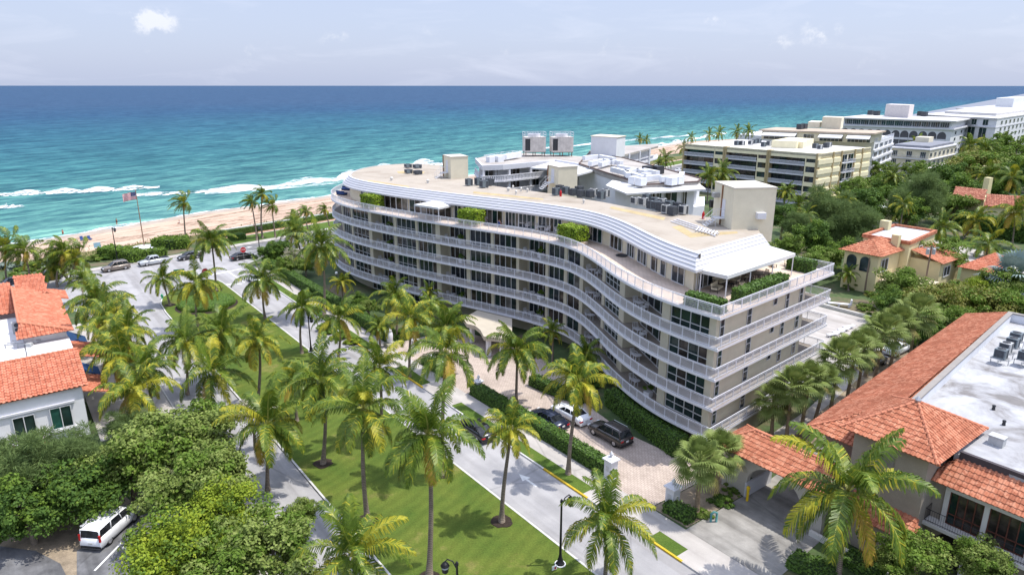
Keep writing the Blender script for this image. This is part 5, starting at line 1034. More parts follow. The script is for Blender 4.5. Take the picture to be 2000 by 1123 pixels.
def flat_roof_material():
    m, nt, b = nodes('weathered_flat_roof'); co = objco(nt); g = noise(nt, co, .22, 6, .62, .6); f = noise(nt, co, 1.2, 5, .7); c = ramp(nt, g, [(.36, (.17, .16, .155)), (.47, (.32, .32, .33)), (.6, (.43, .44, .46))])
    c = mixc(nt, 1.0, c, ramp(nt, f, [(.25, (.8,) * 3), (.6, (1.03,) * 3)]), 'MULTIPLY'); dk = noise(nt, co, .35, 3, .5, .3); c = mixc(nt, ramp(nt, dk, [(.66, (0, 0, 0)), (.70, (1, 1, 1))]), c, (.16, .155, .15))
    nt.links.new(c, b.inputs['Base Color']); b.inputs['Roughness'].default_value = .9; return m
M_FLAT = flat_roof_material(); M_WOOD = M('red_brown_joinery', (.12, .045, .03), .5, .25, 3); M_IRON = M('black_iron', (.012, .012, .014), .45, .2, 3); M_TRIM = M('pale_stone_trim', (.62, .60, .56), .8, .06, 1)
# ------------------------------------------------------------------ grey stucco villa at the right
vil = thing('stucco_villa', 'grey stucco villa with terracotta roofs, square tower and big flat roof', 'villa', tuple(fr(118, 18)))
w_ = MB(); fprism(w_, [(113.6, 13.3), (118.9, 13.3), (118.9, 20.6), (113.6, 20.6)], 0, 8.75); w_.build('tower_wall', M_GREY, vil)
w_ = MB(); fprism(w_, [(118.8, 15.3), (140, 15.3), (140, 60), (106.4, 56.4), (109.8, 16.6), (113.7, 16.6), (113.7, 20.5), (118.8, 20.5)], 0, 7.0); w_.build('wall', M_GREY, vil)
E0, E1, E2, E3, AP = fz(112.7, 12.6, 8.9), fz(119.7, 12.6, 8.9), fz(119.7, 21.3, 8.9), fz(112.7, 21.3, 8.9), fz(116.2, 16.9, 11.1)
rt = MB(); tile_slope(rt, [E0, E1, AP]); tile_slope(rt, [E1, E2, AP]); tile_slope(rt, [E2, E3, AP]); tile_slope(rt, [E3, E0, AP]); rto = rt.build('tower_roof', M_TERRA, vil)
rg_ = MB(); [ridge(rg_, e, AP) for e in (E0, E1, E2, E3)]; rg_.build('ridge', M_RIDGE, rto); fn = MB(); fn.lathe(AP, [(.18, 0), (.24, .2), (.1, .4), (.02, .5)], 8); fn.build('finial', M_METAL, rto)
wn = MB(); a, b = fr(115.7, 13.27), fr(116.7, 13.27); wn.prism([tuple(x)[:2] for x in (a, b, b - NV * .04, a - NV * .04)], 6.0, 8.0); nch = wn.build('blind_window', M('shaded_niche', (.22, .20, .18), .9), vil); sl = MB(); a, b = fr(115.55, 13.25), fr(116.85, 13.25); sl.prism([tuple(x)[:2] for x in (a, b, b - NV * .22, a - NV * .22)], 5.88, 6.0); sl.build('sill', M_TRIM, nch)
# long tiled slope, its parapet and the flat roof
sr = MB(); A0, A1, B1, B0 = fz(109.2, 14.2, 6.9), fz(105.3, 56.9, 6.9), fz(110.6, 53.0, 9.3), fz(114.4, 19.2, 9.3)
tile_slope(sr, [A1, A0, B0, B1]); tile_slope(sr, [fz(105.3, 56.9, 6.9), fz(118, 58.5, 6.9), fz(116, 53.6, 9.3), B1][::1]); tile_slope(sr, [A0, fz(112.9, 14.2, 6.9), fz(114.2, 17.4, 8.6)] if False else [A0, fz(113.5, 14.2, 6.9), B0]); sr.build('long_roof', M_TERRA, vil)
[ridge(MB(), *x).build('ridge', M_RIDGE, vil) for x in ((A0, B0), (A1, B1), (B0, fz(117.2, 20.2, 9.5)))]
fl = MB(); fprism(fl, [(114.8, 19.8), (119.2, 21.0), (119.4, 16.3), (140, 16.0), (140, 54), (111.0, 53)], 6.9, 8.45); fl.build('flat_roof', M_FLAT, vil)
pp = MB(); P_ = [tuple(fr(t, n))[:2] for t, n in ((114.5, 19.4), (110.7, 53.2), (140, 56.5))]; pp.sweep(P_, [(0, 6.9), (0, 9.42), (-.38, 9.42), (-.38, 8.4)]); pp.build('parapet', M('white_parapet', (.66, .68, .72), .8, .06, .6), vil); pc2 = MB(); pc2.sweep(P_, [(.06, 9.36), (.06, 9.5), (-.44, 9.5), (-.44, 9.36)]); pc2.build('parapet_cap', M('grey_cap', (.26, .24, .22), .8, .1, 1), vil)
kb = MB(); fprism(kb, [(119.75, 16.55), (140, 16.55), (140, 16.25), (119.75, 16.25)], 8.0, 8.75); kb.build('roof_edge', M('dark_flashing', (.06, .05, .055), .7), vil)
lr = MB(); L0, L1, L2, L3 = fz(118.6, 14.3, 6.75), fz(140, 14.3, 6.75), fz(140, 16.4, 8.3), fz(119.9, 16.4, 8.3); tile_slope(lr, [L0, L1, L2, L3]); tile_slope(lr, [L0, L3, fz(119.0, 16.4, 7.4)]); lr.build('front_roof', M_TERRA, vil)
# long balcony with french doors
bal = MB(); fprism(bal, [(118.9, 14.2), (140, 14.2), (140, 15.4), (118.9, 15.4)], 3.15, 3.42); bo = bal.build('balcony', M_TRIM, vil); br = MB(); rp = [tuple(fr(t, n))[:2] for t, n in ((118.95, 15.3), (118.95, 14.3), (140, 14.3))]; c = Curve2(rp)
for zz in (3.55, 4.45): br.tube([(*p, zz) for p in rp], .025, 5)
for l in np.arange(0, c.len, .16): x, y = c.p(l); br.tube([(x, y, 3.42), (x, y, 4.45)], .012, 4, False)
br.build('iron_railing', M_IRON, bo); fb = MB(); fprism(fb, [(119.7, 15.1), (140, 15.1), (140, 15.32), (119.7, 15.32)], 6.05, 6.4); 
for t in (119.7, 122.2, 124.9, 127.6): fprism(fb, [(t, 15.08), (t + .32, 15.08), (t + .32, 15.32), (t, 15.32)], 3.42, 6.05)
fb.build('door_surround', M_TRIM, vil)
for t in (120.02, 122.52, 125.22):
    gl = glazing(fr(t, 15.24)[:2], fr(t + (2.18 if t < 121 else 2.38), 15.24)[:2], 3.45, 6.05, 4, vil, 'french_door', M_CURT, .8, .07); gl.data.materials[0] = M_WOOD
ad = MB(); cx, n0 = 120.6, 15.26; ar = [(cx - 1.1, 0)] + [(cx - 1.1 * math.cos(a), 1.5 + 1.1 * math.sin(a)) for a in np.arange(0, PI + .01, PI / 12)] + [(cx + 1.1, 0)]; ad.add([fz(t, n0, z) for t, z in ar], [tuple(range(len(ar)))]); ad.build('arched_doorway', M('doorway_dark', (.02, .017, .015), .8), vil)
pr = MB(); fprism(pr, [(121.6, 14.6), (122.4, 14.6), (122.4, 15.4), (121.6, 15.4)], 0, 2.3); pr.build('door_pier', M_TRIM, vil)
lo_ = MB(); tile_slope(lo_, [fz(114.2, 11.4, 2.9), fz(119.4, 11.4, 2.9), fz(119.0, 13.3, 3.9), fz(114.2, 13.3, 3.9)]); lo_.build('porch_roof', M_TERRA, vil); pw_ = MB(); fprism(pw_, [(114.5, 12.0), (118.9, 12.0), (118.9, 13.2), (114.5, 13.2)], 0, 2.85); pw_.build('porch_wall', M_GREY, vil)
bw = MB(); fprism(bw, [(112.6, 10.4), (119.5, 10.4), (119.5, 10.7), (112.6, 10.7)], 0, .55); struct('planter_kerb', bw, M_TRIM, 'pale planter kerb below the villa')
# gate over the drive
gt = thing('gate_house', 'tiled gateway with white arch spanning the concrete drive', 'gateway', tuple(fr(108, 12.8)))
H0, H1, H2, H3 = fz(103.2, 10.2, 4.1), fz(113.4, 10.2, 4.1), fz(113.4, 15.4, 4.1), fz(103.2, 15.4, 4.1); Ra, Rb = fz(105.6, 12.8, 5.5), fz(113.4, 12.8, 5.5)
g_ = MB(); tile_slope(g_, [H0, H1, Rb, Ra]); tile_slope(g_, [H2, H3, Ra, Rb]); tile_slope(g_, [H3, H0, Ra]); go = g_.build('roof', M_TERRA, gt); g2 = MB(); ridge(g2, Ra, Rb); ridge(g2, H0, Ra); ridge(g2, H3, Ra); g2.build('ridge', M_RIDGE, go)
aw = MB(); tL, tR, tc, ra = 104.0, 113.2, 108.9, 2.5
for n0, n1 in ((11.0, 11.5), (14.1, 14.6)):
    out = []; k = 16; arc = [(tc - ra * math.cos(PI * i / k), 1.5 + ra * .85 * math.sin(PI * i / k)) for i in range(k + 1)]
    for i in range(k):
        (a, za), (b, zb) = arc[i], arc[i + 1]; aw.add([fz(a, n0, za), fz(b, n0, zb), fz(b, n0, 4.1), fz(a, n0, 4.1), fz(a, n1, za), fz(b, n1, zb), fz(b, n1, 4.1), fz(a, n1, 4.1)], [(0, 1, 2, 3), (5, 4, 7, 6), (0, 4, 5, 1)])
    fprism(aw, [(tL, n0), (tc - ra, n0), (tc - ra, n1), (tL, n1)], 0, 4.1); fprism(aw, [(tc + ra, n0), (tR, n0), (tR, n1), (tc + ra, n1)], 0, 4.1)
aw.build('arch_wall', M('pale_gate_render', (.46, .43, .38), .9, .08, .8), gt); wp = MB(); fprism(wp, [(tc - ra - .04, 10.9), (tc - ra + .12, 10.9), (tc - ra + .12, 14.7), (tc - ra - .04, 14.7)], 0, 1.5); wp.build('white_reveal', M_WHITE, gt)
yb = MB(); p = fr(106.9, 10.6); yb.lathe((p.x, p.y, .1), [(.11, 0), (.11, 1.1), (.16, 1.15), (.16, 1.35), (.05, 1.45)], 10); tag(yb.build('bollard', M('yellow_bollard_paint', (.75, .50, .02), .5)), 'yellow bollard beside the gate arch', 'bollard')
sheet('concrete_drive', [fr(106.3, 3.3), fr(114.0, 3.3), fr(113.3, 14), fr(112.5, 22), (fr(104, 58)), fr(99.8, 58), fr(105.6, 22), fr(106.3, 14)], .135, M_DRIVE, 'stained concrete drive running under the gate')
sheet('drive_verge', [fr(105.4, 16), fr(105.3, 22), fr(98.6, 58), fr(103.2, 14.6)][:0] or [fr(103.4, 14.6), fr(105.6, 16), fr(105.3, 22), fr(99.6, 58), fr(97.6, 58), fr(103, 24)], .15, M_SOIL, 'bare mulch strip under the fan palms')
sheet('service_path', [fr(102.2, 14.6), fr(103.4, 14.6), fr(103, 24), fr(97.6, 58), fr(95.5, 58), fr(100.8, 30)], .145, M_WALK, 'pale path between the building and the palms')
sheet('paved_yard', [fr(80, 42), fr(98, 42), fr(96.5, 62), fr(92, 66), fr(74, 66)], .13, M_WALK, 'sunlit paved yard behind the curved building')
yk = MB(); ring_strip(yk, [tuple(fr(t, n))[:2] for t, n in ((74, 66.3), (91.6, 66.3), (96.8, 62), (98.4, 42))], .3, .1, .6); struct('yard_kerb', yk, M_TRIM, 'low pale wall round the paved yard')
# ------------------------------------------------------------------ white villa at the left
lv = thing('white_villa', 'white villa with orange tiled roofs and green windows at the left edge', 'villa', tuple(fr(45, -36))); M_LVW = M('white_stucco', (.80, .80, .81), .9, .05, .8, bmp=.05); M_LVR = M('white_roof_membrane', (.62, .62, .62), .85, .08, .3, fine=.08)
w_ = MB(); fprism(w_, [(33, -60), (59.4, -60), (59.4, -32.4), (50.4, -32.4), (50.4, -31.9), (42.5, -31.9), (42.5, -32.3), (21, -32.6), (21, -60)], 0, 5.3); w_.build('wall', M_LVW, lv)
w_ = MB(); fprism(w_, [(24, -36.2), (43.6, -36.2), (43.6, -32.1), (24, -32.1)], 5.2, 6.7); w_.build('upper_wall', M_LVW, lv)
fl = MB(); fprism(fl, [(31, -60), (53, -60), (53, -36.3), (31, -36.3)], 5.0, 5.6); fl.build('flat_roof', M_LVR, lv)
wt = MB(); fprism(wt, [(43.6, -36.2), (50.8, -36.2), (50.8, -31.95), (43.6, -31.95)], 5.25, 5.75); wt.build('terrace_roof', M_LVR, lv)
r_ = MB(); tile_slope(r_, [fz(59.75, -60, 5.38), fz(59.75, -31.8, 5.38), fz(52.6, -31.8, 7.0), fz(52.6, -60, 7.0)], .42, .5, .1); tile_slope(r_, [fz(51.8, -31.8, 6.6), fz(51.8, -60, 6.6), fz(52.6, -60, 7.0), fz(52.6, -31.8, 7.0)], .42, .5, .1); r_.build('lower_roof', M_TERRA2, lv)
r_ = MB(); Rg0, Rg1 = fz(25, -36.4, 8.2), fz(43.0, -36.4, 8.2); Q0, Q1 = fz(24, -31.4, 6.7), fz(44.6, -31.4, 6.7); tile_slope(r_, [Q0, Q1, Rg1, Rg0], .3, .4, .04); tile_slope(r_, [Q1, fz(44.6, -36.8, 6.7), Rg1], .42, .5, .1)
tile_slope(r_, [fz(31, -60, 6.2), fz(31, -36.6, 6.2), fz(23, -36.6, 8.4), fz(23, -60, 8.4)], .42, .5, .1); tile_slope(r_, [fz(26.5, -36.0, 7.4), fz(27, -32.6, 7.2), fz(20, -32.6, 8.3), fz(20, -36.0, 8.5)], .42, .5, .1); tile_slope(r_, [fz(22, -30.4, 5.9), fz(27, -30.4, 5.9), fz(27, -32.8, 6.6), fz(22, -32.8, 6.6)], .35, .45, .05); r_.build('upper_roof', M_TERRA2, lv)
[ridge(MB(), *x).build('ridge', M_RIDGE, lv) for x in ((Rg0, Rg1), (Q1, Rg1), (fz(52.6, -60, 7.0), fz(52.6, -31.8, 7.0)))]
r_ = MB(); tile_slope(r_, [fz(53.0, -30.0, 3.6), fz(58.3, -30.0, 3.6), fz(58.3, -32.3, 4.3), fz(53.0, -32.3, 4.3)], .35, .45, .06); r_.build('porch_roof', M_TERRA2, lv); r_ = MB(); tile_slope(r_, [fz(40.5, -28.6, 3.2), fz(46.5, -28.6, 3.2), fz(46.5, -31.9, 4.2), fz(40.5, -31.9, 4.2)], .3, .4, .03); r_.build('porch_roof', M_TERRA2, lv)
M_GREENG = glass_mat('green_shuttered_glass', (.012, .07, .055), (.03, .13, .10), .08, 1.0)
for n0, n1, z0, z1, pn in ((-46.5, -44.6, 1.9, 3.5, 2), (-42.9, -40.4, 1.9, 3.6, 2), (-38.4, -36.6, .9, 3.6, 2), (-35.4, -33.6, 1.4, 3.7, 2)):
    g1 = glazing(fr(59.46, n0)[:2], fr(59.46, n1)[:2], z0, z1, pn, lv, 'window', M_GREENG, None, .1); sl = MB(); fprism(sl, [(59.4, n0 - .2), (59.75, n0 - .2), (59.75, n1 + .2), (59.4, n1 + .2)], z0 - .2, z0 - .03); sl.build('sill', M_WHITE, g1)
sm = MB(); fprism(sm, [(59.4, -48), (59.6, -48), (59.6, -33.2), (59.4, -33.2)], 3.85, 4.05); sm.build('moulding', M_WHITE, lv)
bb = MB(); fprism(bb, [(59.4, -38.9), (60.6, -38.9), (60.6, -36.2), (59.4, -36.2)], .55, .75); bo = bb.build('balcony', M_TERRA2, lv); bi = MB(); [bi.tube([fz(60.55, n, .75), fz(60.55, n, 1.75)], .015, 4) for n in np.arange(-38.8, -36.1, .2)]; bi.tube([fz(59.5, -38.85, 1.75), fz(60.55, -38.85, 1.75), fz(60.55, -36.2, 1.75)], .025, 5); bi.build('iron_railing', M_IRON, bo)
M_BLUE = M('blue_canvas', (.015, .05, .14), .8, .1, 1)
for t0, t1, z in ((47.5, 50.6, 3.9), (36.2, 40.5, 4.3)):
    aw_ = MB(); aw_.add([fz(t0, -31.85, z), fz(t1, -31.85, z), fz(t1, -29.9, z - 1.2), fz(t0, -29.9, z - 1.2), fz(t0, -31.85, z - .1), fz(t1, -31.85, z - .1), fz(t1, -29.9, z - 1.3), fz(t0, -29.9, z - 1.3)], [(0, 3, 2, 1), (4, 5, 6, 7), (3, 7, 6, 2), (0, 4, 7, 3), (1, 2, 6, 5)])
    aw_.build('blue_awning', M_BLUE, lv)
sheet('left_pavement', [fr(18, -24.5), fr(150, -24.5), fr(150, -26.4), fr(18, -26.4)], .13, M_WALK, 'pavement on the left side of the street'); sheet('villa_walk', [fr(20, -28.2), fr(62, -28.2), fr(62, -31.8), fr(20, -31.8)], .12, M_WALK, 'paved walk beside the white villa'); mk = MB(); ring_strip(mk, [tuple(fr(t, -24.3))[:2] for t in (150, 20)], .16, 0, .15); struct('kerb', mk, M_KERB, 'kerb on the left side of the street')
sheet('left_planting', [fr(20, -26.4), fr(62, -26.4), fr(62, -28.2), fr(20, -28.2)], .11, M_LAND, 'planting strip under the left palms')
# car park at the lower left
def gsheet(name, px, z, m, l): return sheet(name, [at(u, v, z) for u, v in px], z, m, l)
gsheet('sandy_patch', [(-40, 1150), (-40, 985), (110, 985), (200, 940), (290, 1000), (300, 1150)], .03, M_SOIL, 'bare sandy patch beside the car park'); gsheet('car_park', [(150, 1130), (40, 1200), (400, 1200), (400, 950), (300, 960), (240, 1020), (150, 1075)], .05, M_DARKASPH, 'dark asphalt car park'); gsheet('car_park', [(-60, 1062), (0, 1066), (70, 1075), (118, 1100), (135, 1135), (-60, 1180)], .045, M_DARKASPH, 'dark asphalt patch in the corner')
struct('bay_line', line_px((238, 1060), (185, 1115), .16), M_WPAINT, 'white parking bay line'); bpy.data.objects[[o.name for o in bpy.data.objects if o.name.startswith('bay_line')][-1]].location.z = .04
ws_ = MB(); p = at(253, 1071, .1); ws_.box((p.x, p.y, .12), (1.1, .22, .15), -.1); tag(ws_.build('wheel_stop', M_KERB), 'pale concrete wheel stop beside the white van', 'wheel stop')
# ------------------------------------------------------------------ generic blocks for the buildings farther along the shore
def rect_from(l, f, r, z): A, B, C_ = at(*l, z), at(*f, z), at(*r, z); return [Vector(p[:2]) for p in (A, B, C_, A + C_ - B)]
def face_pts(a, b, s, out=0.0): d = (b - a).normalized(); n = Vector((-d.y, d.x)); return a + (b - a) * s - n * out
def slab_rim(mb, q, z0, z1, o): c = sum(q, Vector((0, 0))) / 4; mb.prism([tuple(p + (p - c).normalized() * o) for p in q], z0, z1)
M_YELLOW = M('pale_yellow_render', (.84, .76, .52), .9, .06, .7); M_TAN = M('tan_trim_render', (.42, .33, .18), .9, .1, 1); M_WROOF = M('white_gravel_roof', (.60, .59, .58), .9, .08, .25, fine=.15); M_TROOF = M('tan_gravel_roof', (.46, .38, .30), .95, .12, .2, fine=.15); M_BLOCKW = M('white_block_render', (.68, .69, .71), .9, .05, .6)
def rail_panel(a, b, z, h, parent, name='balcony_railing', th=.05, picket=.3):
    mb = MB(); d = (b - a).normalized(); L = (b - a).length; mb.bar((a.x, a.y, z + h), (b.x, b.y, z + h), .08); mb.bar((a.x, a.y, z + .12), (b.x, b.y, z + .12), .06)
    for l in np.arange(0, L + .01, picket): p = a + d * l; mb.bar((p.x, p.y, z), (p.x, p.y, z + h), th, th, (1, 0, 0))
    return mb.build(name, M_RAIL, parent)
# yellow block
q = rect_from((1335, 281), (1599, 301), (1702, 288), 15.2); A, B, C_, D = q; yb_ = thing('yellow_apartment_block', 'pale yellow apartment block with balconies and white roof beyond the stair tower', 'apartment building', (B.x, B.y, 0)); body = MB()
inq = [A + (C_ - B).normalized() * 1.6, B + (C_ - B).normalized() * 1.6, C_, D]; body.prism([tuple(p) for p in inq], 0, 14.6); body.build('wall', M_YELLOW, yb_); rf = MB(); rf.prism([tuple(p) for p in q], 14.4, 15.0); rf.build('roof', M_WROOF, yb_); pr = MB(); pr.sweep([tuple(p) for p in (A, B, C_)], [(0, 13.6), (0, 15.25), (.3, 15.25), (.3, 14.9)]); pr.build('parapet', M_YELLOW, yb_)
fh = 2.85
for mi, (s0, s1) in enumerate(((0.0, .345), (.345, .67), (.67, 1.0))):
    p0, p1 = face_pts(A, B, s0), face_pts(A, B, s1)
    for s in (s0 + .002, s1 - .012): pm = MB(); x = face_pts(A, B, s, .25); y = face_pts(A, B, s + .012, .25); n = (C_ - B).normalized(); pm.prism([tuple(z) for z in (x, y, y + n * 2, x + n * 2)], 0, 15.3); pm.build('pier', M_TAN, yb_)
    for k in range(5):
        z0 = .15 + fh * k; z1 = z0 + fh; w0, w1 = s0 + .016, s0 + (s1 - s0) * .75; n = (C_ - B).normalized()
        glazing(face_pts(A, B, w0, -1.5), face_pts(A, B, w1, -1.5), z0 + .1, z1 - .1, 5, yb_, 'balcony_door', M_GLASS if (k + mi) % 3 else M_CURT).data.materials.__setitem__(0, M_DKMETAL); sl = MB(); a, b = face_pts(A, B, w0 - .002, .15), face_pts(A, B, w1, .15); sl.prism([tuple(p) for p in (a, b, b + n * 1.7, a + n * 1.7)], z0 - .12, z0 + .1); sl.build('balcony_slab', M_WHITE, yb_); rail_panel(a + n * .05, b + n * .05, z0 + .1, 1.0, yb_, th=.11)
        ps = MB(); v0, v1 = s0 + (s1 - s0) * .755, s1 - .014; x, y = face_pts(A, B, v0), face_pts(A, B, v1); ps.prism([tuple(p) for p in (x, y, y + n * 1.7, x + n * 1.7)], z0 - .2, z0 + 1.0); ps.prism([tuple(p) for p in (x, x + (y - x) * .08, x + (y - x) * .08 + n * 1.7, x + n * 1.7)], z0 + 1.0, z1 - .2); ps.build('spandrel', M_YELLOW, yb_); glazing(face_pts(A, B, v0 + .006, -.4), face_pts(A, B, v1, -.4), z0 + 1.0, z1 - .2, 2, yb_, 'window', M_GLASS).data.materials.__setitem__(0, M_DKMETAL)
for k in range(5):
    z0 = .15 + fh * k
    for s0, s1, kind in ((.0, .25, 'p'), (.27, .40, 'p'), (.43, .53, 'b'), (.55, .65, 'b'), (.68, .80, 'p'), (.83, .99, 'p')):
        a, b = face_pts(B, C_, s0, .35), face_pts(B, C_, s1, .35); n = Vector((-(b - a).normalized().y, (b - a).normalized().x)); mb = MB()
        if kind == 'p': mb.prism([tuple(p) for p in (a, b, b + n * .5, a + n * .5)], z0 + .55, z0 + 1.9); mb.prism([tuple(p) for p in (a + n * .2, b + n * .2, b + n * .5, a + n * .5)], z0 - .2, z0 + .5); mb.build('wall_panel', M_YELLOW, yb_)
        else: glazing(a + n * .32, b + n * .32, z0 + .1, z0 + 2.5, 2, yb_, 'side_window', M_GLASS, None, .04); a2, b2 = a - n * .6, b - n * .6; mb.prism([tuple(p) for p in (a2, b2, b2 + n, a2 + n)], z0 - .1, z0 + .08); mb.build('balcony_slab', M_WHITE, yb_); rail_panel(a2, b2, z0 + .08, .95, yb_)
    for s in (.255, .41, .665, .815) if k == 0 else ():
        a, b = face_pts(B, C_, s, .3), face_pts(B, C_, s + .018, .3); n = Vector((-(b - a).normalized().y, (b - a).normalized().x)); mb = MB(); mb.prism([tuple(p) for p in (a, b, b + n * .5, a + n * .5)], 0, 15.3); mb.build('pier', M_TAN, yb_)
ph = MB(); ph.prism([tuple(at(u, v, 15.0)[:2]) for u, v in ((1506, 289), (1555, 291), (1588, 285), (1540, 282))], 15.0, 17.3); ph.build('plant_room', M_YELLOW, yb_); ph = MB(); ph.prism([tuple(at(u, v, 15.0)[:2]) for u, v in ((1556, 290), (1568, 291), (1578, 286), (1570, 284))], 15.0, 17.0); ph.build('plant_room', M_YELLOW, yb_)
# white-railed block behind the yellow one
q = rect_from((1440, 262), (1708, 277), (1746, 265), 15.2); A, B, C_, D = q; sb = thing('terraced_block', 'cream block with tan roof and white awnings behind the yellow block', 'apartment building', (B.x, B.y, 0)); bd = MB(); bd.prism([tuple(p) for p in q], 0, 15.0); bd.build('wall', M_BLOCKW, sb); rail_panel(A, B, 15.0, 1.1, sb, picket=.6); rail_panel(B, C_, 15.0, 1.1, sb, picket=.6)
q2 = rect_from((1489, 254), (1702, 261), (1724, 256), 18.3); ph = MB(); ph.prism([tuple(p) for p in q2], 15.0, 17.9); ph.build('penthouse_wall', M_CREAM, sb); rf = MB(); slab_rim(rf, q2, 17.9, 18.4, 1.2); rf.build('roof', M_TROOF, sb); A2, B2, C2_, D2 = q2
for s0, s1 in ((.02, .34), (.55, .76), (.8, 1.0)):
    a, b = face_pts(A2, B2, s0), face_pts(A2, B2, s1); d = (b - a).normalized(); n = Vector((-d.y, d.x)); m_ = MB(); a1, b1 = a - n * 4, b - n * 4; m_.add([(*a, 17.6), (*b, 17.6), (*b1, 16.7), (*a1, 16.7), (*a, 17.5), (*b, 17.5), (*b1, 16.4), (*a1, 16.4)], [(0, 3, 2, 1), (4, 5, 6, 7), (3, 7, 6, 2), (0, 4, 7, 3), (1, 2, 6, 5)]); m_.build('awning', M_FABRIC, sb); glazing(a - n * .1, b - n * .1, 15.1, 17.3, 6, sb, 'terrace_door', M_GLASS)
a, b = face_pts(A2, B2, .40), face_pts(A2, B2, .5); glazing(a, b, 15.1, 17.3, 3, sb, 'terrace_door', M_GLASS)
for k in range(5):
    for s in (.12, .36, .6, .82): glazing(face_pts(B, C_, s - .07, .05), face_pts(B, C_, s + .07, .05), .9 + 2.9 * k, 2.5 + 2.9 * k, 2, sb, 'window', M_GLASS)
    sl = MB(); a, b = face_pts(B, C_, 0, .5), face_pts(B, C_, 1, .5); n = Vector((-(b - a).normalized().y, (b - a).normalized().x)); sl.prism([tuple(p) for p in (a, b, b + n * .6, a + n * .6)], 2.9 * k, 2.9 * k + .7); sl.build('balcony_slab', M_WHITE, sb)
pb = MB(); pb.prism([tuple(p) for p in rect_from((1604, 251), (1641, 253), (1646, 250.5), 18.4)], 18.4, 22.6); pb.build('plant_room', M_CREAM, sb); pb = MB(); pb.prism([tuple(p) for p in rect_from((1577, 250), (1600, 251), (1606, 248), 18.4)], 18.4, 20.6); pb.build('plant_room', M_CREAM, sb)
# low cream block
q = rect_from((1741, 285), (1817, 290), (1869, 280), 11.0); A, B, C_, D = q; lb = thing('low_cream_block', 'three storey cream block with dark flat roof in front of the arched hotel', 'apartment building', (B.x, B.y, 0)); bd = MB(); bd.prism([tuple(p) for p in q], 0, 10.2); bd.build('wall', M_CREAM, lb); rf = MB(); slab_rim(rf, q, 10.2, 10.6, .8); rf.prism([tuple(p) for p in q], 10.5, 10.7); rf.build('roof_slab', M_WHITE, lb); r2 = MB(); c = sum(q, Vector((0, 0))) / 4; r2.prism([tuple(c + (p - c) * .9) for p in q], 10.6, 11.6); r2.build('roof', M('dark_flat_roof', (.20, .21, .24), .9, .2, .2), lb); r3 = MB(); r3.box((c.x + 3, c.y + 6, 12.4), (7, 5, 2.4), .8); r3.build('plant_room', M_CREAM, lb)
for k in range(3):
    for s in (.12, .5, .85): glazing(face_pts(A, B, s - .07, .05), face_pts(A, B, s + .07, .05), .6 + 3.3 * k, 2.8 + 3.3 * k, 3, lb, 'window', M_GLASS)
    for s in np.arange(.06, 1, .155): glazing(face_pts(B, C_, s - .035, .05), face_pts(B, C_, s + .035, .05), .9 + 3.3 * k, 2.6 + 3.3 * k, 2, lb, 'window', M_GLASS)
    for a, b in ((A, B), (B, C_)): sl = MB(); x, y = face_pts(a, b, 0, .5), face_pts(a, b, 1, .5); n = Vector((-(y - x).normalized().y, (y - x).normalized().x)); sl.prism([tuple(p) for p in (x, y, y + n * .55, x + n * .55)], 3.3 * k - .2, 3.3 * k + .15); sl.build('floor_band', M_WHITE, lb); 
    rail_panel(face_pts(A, B, 0, .45), face_pts(A, B, 1, .45), 3.3 * k + .15, .9, lb, picket=.8)
# arched hotel
q = rect_from((1645, 231), (1862, 238), (1894, 232), 17.0); A, B, C_, D = q; ah = thing('arched_hotel', 'long white hotel with a row of arches and a dark glazed top storey', 'hotel', (B.x, B.y, 0)); bd = MB(); bd.prism([tuple(p) for p in q], 0, 13.2); bd.build('wall', M_BLOCKW, ah); rb_ = MB(); slab_rim(rb_, q, 13.0, 13.7, 1.5); rb_.build('floor_band', M_WHITE, ah); c = sum(q, Vector((0, 0))) / 4; ph = MB(); ph.prism([tuple(c + (p - c) * .985) for p in q], 13.6, 16.8); ph.build('penthouse_wall', M_BLOCKW, ah); rf = MB(); slab_rim(rf, q, 16.8, 17.4, 2.0); rf.build('roof', M_WROOF, ah)
for i in range(12): glazing(face_pts(A, B, .03 + i * .079, -.0), face_pts(A, B, .03 + (i + .94) * .079, -.0), 14.0, 16.5, 4, ah, 'penthouse_window', M_GLASS)
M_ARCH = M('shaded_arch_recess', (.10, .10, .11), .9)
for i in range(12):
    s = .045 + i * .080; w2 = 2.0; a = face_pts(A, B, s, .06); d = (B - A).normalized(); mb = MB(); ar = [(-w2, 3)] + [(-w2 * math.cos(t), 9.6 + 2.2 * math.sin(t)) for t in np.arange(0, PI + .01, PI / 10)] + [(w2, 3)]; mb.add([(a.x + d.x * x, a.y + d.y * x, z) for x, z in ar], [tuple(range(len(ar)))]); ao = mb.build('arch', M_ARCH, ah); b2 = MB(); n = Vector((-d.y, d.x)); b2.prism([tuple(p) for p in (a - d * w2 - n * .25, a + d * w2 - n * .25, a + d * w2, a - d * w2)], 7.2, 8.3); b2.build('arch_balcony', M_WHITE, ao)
for k in range(4):
    for s in (.25, .6, .85): glazing(face_pts(B, C_, s - .04, .05), face_pts(B, C_, s + .04, .05), 1 + 3.1 * k, 2.6 + 3.1 * k, 1, ah, 'side_window', M_GLASS)
pb = MB(); pb.prism([tuple(p) for p in rect_from((1727, 228), (1773, 231), (1782, 229), 17.4)], 17.4, 24.0); pb.build('plant_room', M('pale_plant_room', (.60, .55, .53), .9), ah)
